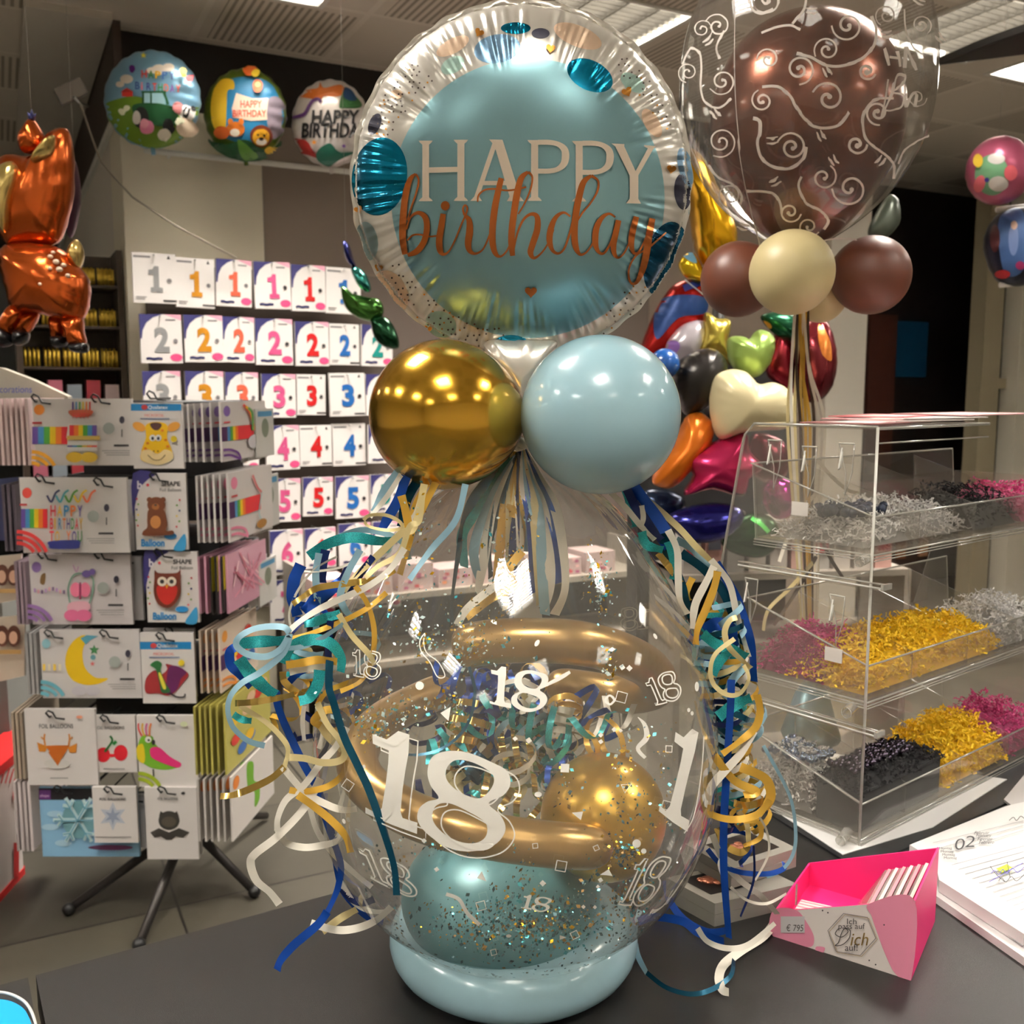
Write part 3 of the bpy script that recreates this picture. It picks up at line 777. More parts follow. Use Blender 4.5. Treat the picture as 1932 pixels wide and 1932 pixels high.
S((556,520,.25),(562,478,.3),(600,444,.3),(660,436,.32),(760,446,.3),(872,424,.3))
S((884,326,.5),(840,366,.95),(814,460,1.1),(796,570,1.1),(780,690,1.1),(776,790,1.05),(784,872,.8))
S((884,326,.5),(912,360,.3),(900,440,.3),(862,530,.3),(820,600,.25))
S((790,830,.3),(816,720,.35),(856,634,.4),(906,600,.55),(944,620,.85),(944,700,1.05),(916,790,1.05),(900,850,.95),(924,886,.5),(974,850,.3),(1020,780,.3),(1050,700,.3))
S((1160,616,.3),(1116,590,.4),(1066,620,.7),(1034,690,1.0),(1024,770,1.0),(1044,836,.6),(1084,856,.4),(1122,820,.35),(1154,730,.35),(1176,640,.3))
S((1296,350,.5),(1246,392,.95),(1216,490,1.1),(1194,610,1.1),(1186,720,1.1),(1194,810,1.0),(1222,862,.5),(1262,850,.3),(1300,800,.3),(1326,740,.3))
S((1296,350,.5),(1340,384,.35),(1336,450,.35),(1290,530,.3),(1240,590,.3),(1196,660,.25))
S((1452,620,.3),(1412,598,.4),(1366,624,.7),(1330,690,1.0),(1322,780,1.0),(1340,842,.6),(1376,856,.4),(1416,800,.35),(1446,720,.35),(1468,650,.3))
S((1474,640,.9),(1456,720,1.0),(1440,800,1.0),(1448,862,.7),(1474,884,.35),(1512,850,.3),(1546,780,.3))
S((1590,616,.9),(1568,700,1.05),(1556,780,1.0),(1568,846,.6),(1598,852,.35),(1636,790,.3),(1670,700,.3))
S((1694,628,1.0),(1672,740,1.15),(1654,860,1.15),(1630,960,1.05),(1594,1040,.6),(1560,1052,.4),(1540,1010,.35),(1546,940,.3),(1590,868,.3),(1660,826,.3),(1720,776,.3),(1784,720,.25))
A.heart(*T((903, 1106)), 11.5, cp, 0)
mb.build('printed_design', fb_)
mb = MB(); puff(mb, [(915, 645), (985, 640), (1050, 645), (1030, 690), (1008, 730), (995, 775), (990, 832), (974, 832), (972, 775), (955, 730), (930, 690)], (983, 715), 1.095, .022, m_foil, 8, .25, 14)
mb.build('tail', fb_)
# ================================================================== OUTER RIBBONS (traced in 3.22x enlargements)
CR = {'a': (400, 820), 'b': (900, 820), 'c': (400, 1332), 'd': (900, 1332)}
def rt(parent, crop, col, Y, pts, w=10, tw=(0, 0), wave=0, wn=2):
    ox, oy = CR[crop]; P = []
    q = [tuple(map(float, p.split(','))) for p in pts.split()]; N = len(q)
    Y0, Y1 = Y if isinstance(Y, tuple) else (Y, Y)
    for i, (x, y) in enumerate(q):
        px, py = ox+x/3.22, oy+y/3.22; yy = Y0+(Y1-Y0)*i/(N-1)
        if Y1 == -1: yy = onz(px, py, TOP+.006).y
        elif py > 1700:
            yy = min(yy, onz(px, py, TOP+.004).y)
        P.append((px, py, yy))
    return rb(parent, col, P, w*P[0][2]/1850, tw, wave, wn)
lb = thing('ribbon_bundle', 'long curled blue, gold and white ribbons hanging left of the gift balloon', 'ribbons', at(700, 1100, 1.0))
for r in [('white', .93, '1170,690 1080,820 950,920 800,990 650,1060 540,1130 470,1190', 11), ('cream', .95, '1290,300 1230,560 1150,600 1000,740 880,850 800,950', 12), ('teal', .97, '590,740 700,665 850,625 1000,645 1100,650', 18),
    ('pale', .98, '770,620 900,580 1050,600 1160,660 1200,760', 10), ('pale', .90, '470,1205 440,1172 350,1165 250,1182 165,1230 150,1285 220,1335 330,1348 420,1300 470,1220 430,1330 300,1440 180,1510 112,1590 97,1680 130,1780 220,1860 320,1890', 11),
    ('teal', .92, '150,1275 280,1258 450,1252', 20), ('teal', .91, '165,1360 220,1440 300,1520 385,1585', 22), ('blue', .94, '200,1270 115,1310 112,1390 160,1450 240,1530', 16), ('teal', .92, '430,1390 480,1290 600,1245 720,1270 785,1360 775,1440', 19),
    ('teal', .90, '655,1430 640,1520 590,1595 530,1620', 20), ('gold', .90, '450,1400 550,1385 650,1368 760,1380', 14), ('white', .905, '470,1440 560,1420 660,1405 760,1410', 14), ('metal', .91, '140,1632 250,1625 400,1600 500,1578', 11),
    ('gold', .93, '870,920 940,1020 980,1150 985,1280 960,1400 900,1500 780,1560', 9), ('cream', .92, '770,1090 850,1220 950,1330 990,1400', 10), ('metal', .94, '1110,820 1000,880 850,900 650,930 560,980 490,1030', 11),
    ('gold', .98, '1360,290 1290,430 1220,570 1180,720 1140,850', 12), ('gold', .96, '1150,370 1180,480 1200,620 1180,700', 14), ('blue', .99, '1180,250 1130,400 1060,520 1020,600', 17), ('petrol', 1.0, '1250,280 1180,400 1150,560', 17),
    ('pale', 1.0, '1130,220 1050,330 980,470', 12), ('white', .99, '1150,240 1060,380 960,500', 9), ('white', .98, '1290,300 1240,480 1160,560', 10), ('gold', .99, '1310,290 1240,420 1200,560', 11), ('cream', .97, '920,520 960,490 1060,490 1140,530 1150,570 1060,580 960,560 925,530', 6),
    ('blue', .95, '540,790 500,880 490,1000 520,1100', 20), ('pale', .95, '650,720 630,850 640,1000 632,1190', 12), ('navy', .96, '690,700 670,800 670,900', 16), ('blue', .95, '790,900 700,950 620,1010 560,1080', 22), ('teal', .94, '780,1090 700,1110 620,1140 560,1150', 16),
    ('pale', .94, '900,700 820,850 780,980 820,1080 880,1110', 12), ('navy', .96, '830,800 760,920 640,1040 480,1200', 12), ('gold', .93, '1060,960 950,1050 800,1130 620,1200 480,1240', 9), ('navy', .93, '720,1130 710,1250 705,1400 720,1500', 12),
    ('blue', .95, '440,1540 520,1450 600,1420', 12), ('pale', .92, '420,1300 540,1290 660,1240 800,1150', 9), ('metal', .92, '430,1440 440,1500 520,1570 600,1590', 12), ('white', .95, '930,720 800,800 640,830 560,830', 4), ('white', .95, '480,1180 470,1080 520,950 620,820 760,740', 4),
    ('cream', .94, '1280,330 1260,520 1200,560 1140,720 1010,800 930,870', 10), ('teal', .95, '130,1700 180,1730 240,1740', 12), ('pale', .93, '1540,300 1480,520 1330,700 1200,880', 11), ('navy', .95, '980,740 900,850 800,1000', 12), ('gold', .94, '640,1640 700,1560 820,1510 960,1450', 9)]:
    rt(lb, 'a', r[0], r[1], r[2], r[3], (0, .4), .35, 1.5)
for r in [('petrol', (.9, .86), '715,-280 710,-120 735,-30 800,180 870,330 950,500 1030,720 1080,880 1110,1000 1122,1150', 13), ('metal', .92, '440,370 360,440 240,500 130,540 50,548', 12), ('cream', .92, '170,0 330,100 430,200 462,270 440,370', 9),
    ('blue', .96, '390,-90 400,0 450,130 540,320 600,430 650,520 690,650 730,780', 13), ('white', .92, '820,130 750,250 660,350 560,480 450,570 400,680 398,760', 12), ('white', .93, '660,440 560,620 400,790 260,900 235,960 270,1060 350,1130 410,1205', 14),
    ('white', .94, '400,750 450,830 550,858 650,850 760,820 800,760', 12), ('cream', .91, '470,312 560,318 680,345 780,330 808,280 780,210 700,110 640,-20', 12), ('gold', .92, '470,510 560,520 700,490 790,420 815,330', 11), ('gold', .91, '520,540 620,610 730,700 810,790 842,890', 13),
    ('white', .92, '430,370 560,520 700,600 800,632 880,625', 12), ('blue', .95, '640,540 700,720 780,950 770,1080 735,1180 690,1270', 11), ('blue', .93, '700,1250 640,1330 500,1450 420,1540 395,1605', 15), ('white', .97, '590,600 640,760 740,900 870,1020 970,1100', 10),
    ('blue', .99, '740,800 760,980 800,1120 880,1220 960,1290 1040,1310', 13), ('navy', .98, '790,1110 850,1170 920,1195 985,1175', 13), ('white', .97, '600,1320 750,1360 880,1350 1000,1300 1090,1220', 13), ('cream', .98, '670,1370 780,1290 880,1235', 13), ('white', .98, '780,1070 860,1190 960,1245 1060,1250', 9),
    ('gold', .93, '750,20 680,30 620,90 660,120', 14), ('cream', .94, '620,60 700,180 790,270', 12), ('white', .97, '560,0 550,100 560,210', 8), ('white', .96, '640,0 680,120 650,260', 9)]:
    rt(lb, 'c', r[0], r[1], r[2], r[3], (0, .4), .3, 1.5)
rbun = thing('ribbon_bundle', 'dense twisted blue, gold and white ribbons hanging right of the gift balloon', 'ribbons', at(1330, 1100, 1.05))
for r in [('blue', 1.06, '940,300 1040,430 1130,560 1165,640 1120,680', 20), ('petrol', 1.06, '1130,600 1170,750 1230,900 1260,1000 1310,1110', 19), ('teal', 1.04, '1000,590 1030,670 1130,700', 16), ('teal', 1.05, '1160,650 1195,760 1190,880', 15), ('white', 1.05, '800,340 900,440 1000,560 1080,640', 10),
    ('white', 1.03, '1160,580 1215,700 1222,850 1232,1000 1280,1090', 12), ('cream', 1.07, '920,310 1040,400 1220,560 1330,680 1430,780 1480,860', 11), ('pale', 1.08, '1210,640 1320,700 1400,800 1440,860', 14), ('white', 1.02, '1440,800 1390,900 1330,1020 1312,1120 1312,1180', 13), ('gold', 1.01, '1462,830 1440,930 1390,1060 1340,1180 1330,1275', 13),
    ('blue', 1.07, '1450,780 1560,960 1620,1120 1670,1300 1680,1500', 16), ('white', 1.05, '1420,760 1530,900 1580,1100 1650,1350', 11), ('petrol', 1.08, '1240,720 1380,820 1500,960 1560,1120 1600,1300', 16), ('cream', 1.0, '1580,1110 1535,1130 1505,1200 1530,1290 1620,1380 1665,1420', 10), ('cream', .99, '1565,1240 1450,1330 1418,1430 1440,1520 1520,1580 1600,1570 1652,1480 1620,1400', 8),
    ('teal', 1.03, '1370,1210 1450,1270 1560,1310 1640,1350', 18), ('teal', 1.02, '1430,1460 1480,1370 1540,1320', 16), ('teal', 1.0, '1465,1715 1560,1645 1665,1600', 20), ('gold', .99, '1700,1580 1720,1680 1690,1780 1600,1860 1490,1940', 13), ('blue', 1.05, '1380,1190 1450,1150 1540,1180 1560,1280', 22), ('gold', 1.06, '1310,870 1270,960 1290,1010', 12),
    ('metal', 1.05, '1100,720 1180,820 1240,900', 12), ('navy', 1.06, '900,310 960,430 1050,560 1120,640', 16), ('gold', 1.07, '930,330 980,460 1000,560', 10), ('teal', 1.07, '900,340 940,470 960,560', 12), ('white', 1.04, '1000,430 1010,500 1000,560', 9), ('pale', 1.04, '1640,1400 1560,1480 1500,1600', 14), ('gold', 1.06, '1400,1400 1450,1540 1600,1640', 12)]:
    rt(rbun, 'b', r[0], r[1], r[2], r[3], (0, .5), .4, 1.5)
for r in [('blue', (1.0, .99), '1545,-160 1540,0 1520,350 1500,700 1500,1000 1530,1410', 13), ('white', .99, '1680,150 1600,290 1500,400 1420,500 1400,620', 14), ('white', (.98, 1.1), '1430,780 1500,950 1600,1060 1720,1150 1825,1265', 11), ('white', (.98, -1), '1825,1290 1740,1400 1600,1490 1500,1570 1470,1650 1490,1720 1530,1740', 14),
    ('pale', 1.05, '1740,240 1880,500 1925,650 1935,830 1900,940 1830,1010 1760,1040', 6), ('white', (1.0, 1.03), '1340,1350 1400,1430 1520,1472 1650,1450 1810,1320', 10), ('blue', (1.0, -1), '1148,1060 1170,1180 1260,1300 1400,1375 1530,1360', 12), ('blue', (1.0, -1), '980,1310 1080,1282 1250,1310 1350,1380 1500,1430', 14),
    ('pale', (1.0, -1), '990,1240 960,1350 972,1500 1030,1620', 9), ('petrol', (1.0, -1), '1030,1620 1150,1710 1300,1750 1430,1720 1540,1640 1560,1540', 8), ('gold', .99, '1600,370 1750,440 1785,540 1750,620', 16), ('gold', .98, '1420,600 1430,660 1560,690 1700,660 1780,570', 12), ('metal', 1.0, '1560,590 1650,605 1770,570', 12),
    ('gold', .99, '1440,300 1560,450 1700,520 1620,540', 14), ('gold', 1.0, '1620,700 1710,710 1720,800 1620,850', 8), ('metal', 1.0, '1460,740 1500,840 1600,890 1650,850', 12), ('white', 1.0, '1440,430 1600,500 1700,540', 10), ('white', 1.0, '1500,900 1470,960 1500,1060', 5), ('blue', (1.0, 1.06), '1400,870 1480,960 1600,1010 1760,1020 1860,990 1865,950', 9),
    ('white', 1.02, '1700,650 1760,760 1770,900 1690,1060', 4), ('cream', 1.01, '1590,640 1640,720 1650,850', 9), ('white', (.99, 1.05), '1540,1100 1640,1180 1760,1200 1880,1140', 5), ('navy', 1.02, '1680,850 1680,1060 1600,1280', 4), ('petrol', 1.06, '1360,640 1400,560 1420,400', 10)]:
    rt(rbun, 'd', r[0], r[1], r[2], r[3], (0, .4), .3, 1.2)
r3 = random.Random(11)
for k in range(46):
    y = 1130+r3.random()*420; x = 1340+(y-1130)*.12+r3.uniform(-6, 34)
    a = at(x, y, 1.06+r3.uniform(-.01, .04)); b = a+Vector((r3.uniform(-.015, .02), r3.uniform(-.01, .01), -r3.uniform(.02, .06)))
    cl(rbun, r3.choice(['blue', 'gold', 'teal', 'white', 'navy', 'cream', 'pale', 'gold', 'petrol']), a, b, r3.uniform(.014, .026), r3.uniform(1.0, 2.2), .0065, r3.uniform(0, 6))
for k in range(14):
    x = r3.uniform(560, 700); y = r3.uniform(1120, 1420)
    a = at(x, y, 1.03+r3.uniform(0, .04)); b = a+Vector((r3.uniform(-.04, .03), 0, -r3.uniform(.02, .05)))
    cl(lb, r3.choice(['blue', 'gold', 'teal', 'white', 'navy', 'cream', 'pale']), a, b, r3.uniform(.014, .024), r3.uniform(.8, 1.7), .006, r3.uniform(0, 6))

# ================================================================== BUBBLE BALLOON ON THE RIGHT
YU = 1.75; kU = .000913
bub = thing('bubble_balloon', 'clear bubble balloon with white swirls around a brown balloon, upper right', 'balloon', at(1528, 300, YU))
def revol(cx, rows, Y, k):
    z0 = at(cx, rows[0][0], Y)
    return z0, [(max(1e-4, r*k), at(cx, y, Y).z-z0.z) for y, r in rows]
z0, pr = revol(1528, [(y, r) for y, r in ((-125, 0), (-112, 70), (-60, 150), (0, 200), (60, 222), (130, 231), (200, 230), (270, 216), (330, 188), (380, 152), (420, 108), (450, 64), (466, 34), (482, 22))], YU, kU)
mb = MB(); mb.lathe([tuple(p) for p in spl(pr, 4)], z0, clear('bubble_film', base=.05, edge=.75, tint=(250, 249, 247), haze=.07, power=2.6), 96); bv = mb.bvh(); mb.build('film', bub)
mb = MB(); A = Art(mb, surf(bv, dl=.0004), 16)
mw = mat((232, 222, 212), .5, name='white_swirl_print')
def spir(cx, cy, r, a0, turns, w=6.0, d=1):
    P = []; n = int(14*turns)
    for i in range(n+1):
        u = i/n; a = math.radians(a0)+d*2*math.pi*turns*u; q = r*(1-u)**.9+3
        P.append((cx+q*math.cos(a), cy+q*math.sin(a), .75+.5*u))
    A.stroke(P, w*.72, mw, n=2); A.ell(P[-1][0], P[-1][1], w*.7, w*.7, mw, 0, 12)
def X(s): return [(1280+float(a.split(',')[0])/3.864, float(a.split(',')[1])/3.864) for a in s.split()]
for c in ((1450,112,19,180,1.3,5,1),(1508,131,26,90,1.6,6,-1),(1560,95,22,150,1.5,5,1),(1598,50,27,180,1.5,6,-1),(1440,190,18,250,1.5,5,-1),(1562,185,28,200,1.3,7,1),(1652,212,20,80,1.5,6,1),(1495,275,25,200,1.6,6,1),(1366,265,26,120,1.8,4,-1),(1552,330,22,-60,1.3,5,1),
          (1600,350,30,180,1.4,6,-1),(1385,362,20,100,1.6,4,1),(1492,392,17,10,1.4,5,1),(1525,418,17,30,1.4,4,1),(1610,268,16,0,1.2,7,1),(1372,155,22,150,1.6,4,-1),(1312,138,16,100,1.6,3,1),(1338,60,16,60,1.6,3,-1),(1366,55,20,200,1.5,4,1),(1660,38,17,120,1.5,4,1),(1720,55,16,60,1.6,4,-1),(1712,185,14,0,1.5,3,1),(1625,138,13,20,1.2,7,1),(1455,12,24,200,1.4,5,-1)):
    spir(*c)
for s, w in (('870,415 960,440 1050,490 1150,500 1280,460 1370,370 1390,260 1360,160', 7), ('640,640 740,640 820,700 880,800 960,890 1050,915 1150,890 1210,810', 7), ('580,850 625,870 625,950 610,1020 640,1120 720,1180 830,1185 910,1120 930,1040', 7),
             ('1500,720 1380,730 1310,810 1300,900 1330,1000 1440,1090 1500,1160 1500,1260', 6), ('900,1240 880,1310 930,1420 1020,1470 1070,1540 1040,1600', 6), ('540,1340 640,1340 720,1360 760,1420 770,1490', 6), ('290,1160 350,1240 460,1300 510,1370 500,1430', 5),
             ('170,370 230,400 245,500 240,640 270,740 360,780 440,720', 5), ('120,480 180,370 240,420', 4), ('640,280 740,240 830,230 890,260', 6), ('930,0 920,110 840,220', 6), ('400,260 350,370 370,450', 5), ('1560,120 1570,260 1620,380 1700,440', 4), ('1520,1150 1560,1060 1640,1000 1720,960', 4),
             ('970,1700 1060,1660 1160,1650 1240,1660', 4), ('560,20 580,110 640,150 720,120', 6), ('850,560 1000,580 1060,640', 0.1)):
    A.stroke(X(s), w*.75, mw)
for x, y, a in ((1555,140,60),(1545,248,60),(1465,255,-5),(1565,290,60),(1640,290,-50),(1470,325,-30),(1420,400,20),(1650,78,-10),(1530,38,0),(1375,210,50),(1700,22,30),(1733,85,50),(1365,88,-40)):
    for d in (-4, 4):
        c, s_ = math.cos(math.radians(a)), math.sin(math.radians(a))
        A.stroke([(x-9*c-d*s_, y-9*s_+d*c, .5), (x-d*s_, y+d*c+2, 1.1), (x+9*c-d*s_, y+9*s_+d*c, .5)], 4, mw, n=4)
for p in ([(1644,104),(1650,132)], [(1663,108),(1668,134)], [(1650,119),(1666,121)], [(1676,102),(1674,136)], [(1676,102),(1692,140)]): A.stroke(p, 4.6, mw, smooth=False)
A.stroke(X('1420,600 1400,740 1380,830 1440,700 1470,580 1520,580 1500,640 1440,680 1510,700 1500,770 1430,800 1390,790'), 3.2, mw)
A.stroke(X('1530,690 1525,770 1560,700 1590,690 1580,770'), 4, mw)
A.stroke(X('500,20 500,700 560,1250 690,1750'), 1.6, mat((190, 180, 172), .5, name='seam_line'))
mb.build('printed_swirls', bub)
z0, pr = revol(1528, [(y, r) for y, r in ((22, 0), (30, 52), (60, 108), (100, 143), (150, 166), (210, 176), (280, 170), (340, 146), (400, 104), (440, 66), (470, 20))], YU, kU)
mb = MB(); mb.lathe([tuple(p) for p in spl(pr, 4)], z0, mat((112, 62, 44), .24, .75, coat=.4, name='chrome_brown_latex'), 72); mb.build('inner_balloon', bub)
mbr = mat((98, 54, 38), .42, name='chocolate_latex'); mcr = mat((206, 190, 142), .38, name='sand_latex')
for nm, lab, x, y, Y, rx, m, ax in (('round_balloon', 'brown round balloon left of the sand coloured one under the bubble balloon', 1393, 527, 1.76, .0655, mbr, (.9, -.2, .1)), ('round_balloon', 'brown round balloon right of the sand coloured one under the bubble balloon', 1643, 519, 1.76, .068, mbr, (-.9, -.2, .1)),
        ('round_balloon', 'sand coloured round balloon in front under the bubble balloon', 1494, 514, 1.66, .0695, mcr, (.1, .9, 0)), ('round_balloon', 'sand coloured round balloon peeking out behind the front one', 1548, 560, 1.84, .047, mcr, (-.1, -.9, 0))):
    mb = MB(); mb.ball(at(x, y, Y), rx, m, 48, ax, (1, 1, 1), .08); mb.build(nm, label=lab, cat='balloon', group='round balloons under the bubble balloon')
hb = thing('ribbon_bundle', 'straight white, gold and brown ribbons hanging below the bubble balloon behind the clear display', 'ribbons', at(1515, 600, 1.75))
wz = onz(1530, 1395, TOP)
RC['brown'] = mat((66, 48, 36), .4, name='brown_ribbon'); names['brown'] = 'brown ribbon'
for k, (x0, x1, c) in enumerate(((1500, 1494, 'white'), (1504, 1510, 'brown'), (1508, 1528, 'gold'), (1512, 1500, 'cream'), (1516, 1545, 'white'), (1520, 1520, 'gold'), (1524, 1536, 'brown'), (1510, 1556, 'white'), (1506, 1486, 'cream'), (1518, 1512, 'metal'))):
    Yk = 1.75+.004*k
    rb(hb, c, [(x0, 585, Yk), ((x0+x1)/2-4, 700, Yk), (x1, 800, Yk), (1522+(x1-1522)*.7, 960, Yk), (1526+(x1-1522)*.5, 1120, Yk+.01), (1530+(x1-1522)*.2, 1330, wz.y)], .0046, (0, .8), .3, 1.5)
for s, c in (([(1540, 930), (1500, 980), (1480, 1030), (1470, 1060)], 'white'), ([(1536, 860), (1570, 900), (1600, 925), (1620, 930)], 'white'), ([(1530, 960), (1560, 1040), (1590, 1090)], 'brown'), ([(1535, 1060), (1490, 1110), (1450, 1150), (1440, 1190)], 'cream'), ([(1540, 1050), (1500, 1120), (1460, 1180)], 'brown')):
    rb(hb, c, [(x, y, 1.76) for x, y in s], .006, (0, .6))
mb = MB(); p = Vector((wz.x, wz.y, TOP)); mb.lathe([(.001, 0), (.05, 0), (.055, .01), (.045, .04), (.03, .09), (.012, .12), (.03, .15)], p, mat((150, 178, 186), .3, .7, name='foil_weight'), 18, mod=lambda t, u: 1+.12*math.sin(7*t)*u)
mb.build('balloon_weight', label='silver blue foil balloon weight behind the clear display', cat='balloon weight')

# ================================================================== CLEAR DISPLAY WITH SHREDDED PAPER
m_ac = clear('acrylic', base=.03, edge=.5, tint=(252, 251, 249), haze=.05, power=3.0)
m_edge = mat((206, 204, 196), .2, name='acrylic_edge', coat=.6)
m_edge2 = clear('acrylic_edge_clear', base=.14, edge=.6, tint=(250, 250, 246), haze=.42, power=2.0)
Pc = onz(1627, 1602, TOP)
a1 = math.radians(39); D1 = Vector((math.cos(a1), math.sin(a1), 0)); D2 = Vector((-math.sin(a1), math.cos(a1), 0))
Pc = onz(1622, 1600, TOP)
def Q(a, b, z): return Vector((Pc.x, Pc.y, 0))+D1*a+D2*b+Z*z
def panel(mb, pts, th, m=None, me=None):
    """plate from a 3D polygon with bright rim faces"""
    pts = [Vector(p) for p in pts]; n = (pts[1]-pts[0]).cross(pts[2]-pts[0]).normalized()*th
    N = len(pts); mb.add(pts, [tuple(range(N))], m or m_ac); mb.add([p+n for p in pts], [tuple(reversed(range(N)))], m or m_ac)
    for i in range(N):
        j = (i+1) % N; mb.add([pts[i], pts[j], pts[j]+n, pts[i]+n], [(0, 1, 2, 3)], me or m_edge2)
disp = thing('display_stand', 'clear acrylic three tier display stand with shredded paper trays on the counter', 'display stand', Q(.25, .15, TOP))
mb = MB(); side = [Q(0, 0, TOP), Q(0, 0, 1.552), Q(0, .205, 1.552), Q(0, .225, 1.53), Q(0, .33, TOP)]
panel(mb, side, .004); mb.build('side_panel', disp)
mb = MB(); mb.tube([Q(-.002, 0, TOP), Q(-.002, 0, 1.552)], .0022, m_edge, 6); mb.tube([Q(-.002, 0, 1.552), Q(-.002, .205, 1.552), Q(-.002, .222, 1.535), Q(-.002, .33, TOP)], .002, m_edge2, 6); mb.build('edge_strip', disp)
mb = MB(); panel(mb, [Q(.62+x*.0, b, z) for x, b, z in ((0, 0, TOP), (0, 0, 1.45), (0, .2, 1.45), (0, .33, TOP))], .004); mb.build('side_panel', disp)
mb = MB(); mb.obox(Q(0, 0, 1.548), D1*.315, D2*.21, Z*.005, m_ac); mb.tube([Q(0, -.001, 1.55), Q(.315, -.001, 1.55)], .0022, m_edge2, 6); mb.tube([Q(0, -.001, 1.53), Q(.315, -.001, 1.53)], .0012, m_edge2, 6); mb.tube([Q(.315, 0, 1.55), Q(.315, .2, 1.55)], .0022, m_edge2, 6); mb.build('top_shelf', disp)
TR_ = ((1.375, 'upper'), (1.165, 'middle'), (.962, 'lower'))
for z, nm in TR_:
    mb = MB(); L = .62; Wd = .20
    mb.obox(Q(.002, .002, z), D1*L, D2*Wd, Z*.003, m_ac)
    panel(mb, [Q(.002, .004, z), Q(L, .004, z), Q(L, .004, z+.052), Q(.002, .004, z+.052)], .002)
    panel(mb, [Q(.002, Wd, z), Q(L, Wd, z), Q(L, Wd+.01, z+.115), Q(.002, Wd+.01, z+.115)], .002)
    panel(mb, [Q(.006, .004, z), Q(.006, Wd, z), Q(.006, Wd+.01, z+.115), Q(.006, .004, z+.052)], .002)
    for e in ((Q(0, -.001, z), Q(L, -.001, z)), (Q(0, 0, z), Q(0, Wd, z)), (Q(0, 0, z+.053), Q(L, 0, z+.053)), (Q(0, Wd+.01, z+.116), Q(L, Wd+.01, z+.116)), (Q(0, 0, z+.053), Q(0, Wd+.01, z+.116))):
        mb.tube(e, .0016, m_edge2, 6)
    tr = mb.build('tray', disp)
    for zz in (z-.004, z-.008): mb2 = MB(); mb2.tube([Q(-.002, Wd, zz), Q(-.002, -.003, zz), Q(L, -.003, zz)], .0010, m_edge2, 6); mb2.build('tray_lip', tr)
    for a in (.13, .30, .47):
        mb = MB(); panel(mb, [Q(a, .006, z+.003), Q(a, Wd-.002, z+.003), Q(a, Wd+.006, z+.11), Q(a, .006, z+.05)], .0016); mb.build('divider', tr)
for z in (1.333, 1.125):
    mb = MB(); mb.obox(Q(-.012, -.022, z-.004), D1*.012, D2*.24, Z*.010, m_ac); mb.tube([Q(-.012, -.022, z+.006), Q(-.012, .22, z+.006)], .0012, m_edge2, 6); mb.tube([Q(-.012, -.022, z), Q(-.012, .22, z)], .0014, m_edge, 6); mb.tube([Q(-.0, -.022, z+.004), Q(-.0, .22, z+.004)], .0012, m_edge2, 6); mb.obox(Q(-.014, -.026, z-.002), D1*.022, D2*.004, Z*.008, m_edge2)
    mb.build('rail', disp)
for z, b in ((1.37, .01), (1.155, .02), (.955+.012, .02)):
    mb = MB(); mb.tube([Q(-.034, b-.01, z), Q(.0, b, z)], .0075, m_edge2, 14, caps=False); mb.tube([Q(-.034, b-.01, z), Q(-.033, b-.01, z)], .0078, m_edge, 14, caps=False); mb.build('peg', disp)
for b, z in ((.165, 1.50), (.105, 1.493), (.045, 1.50), (.20, 1.285), (.05, 1.283)):
    mb = MB(); o = Q(-.004, b, z); mb.obox(o-D2*.012, D2*.024, D1*-.002, Z*.03, m_ac)
    mb.tube([o+Z*.028-D2*.012, o+Z*.028+D2*.012], .0012, m_edge, 6); mb.tube([o+Z*.028+D2*.012, o-Z*.012, o-Z*.045, o-Z*.012-D2*.010, o+Z*.028-D2*.012], .0010, m_edge2, 6)
    mb.tube([o+D1*-.003+Z*.022+D2*.005, o+D1*-.012-Z*.008+D2*.004, o+D1*-.018-Z*.004-D2*.004, o+D1*-.018+Z*.018-D2*.005], .0012, m_edge, 6); mb.build('hook', disp)
for b, z in ((.05, 1.225), (.115, 1.43)):
    mb = MB(); mb.cbox(Q(-.008, b, z), D1*.001, D2*.028, Z*.02, mat((210, 204, 196), .6, name='price_tag')); mb.build('price_tag', disp)
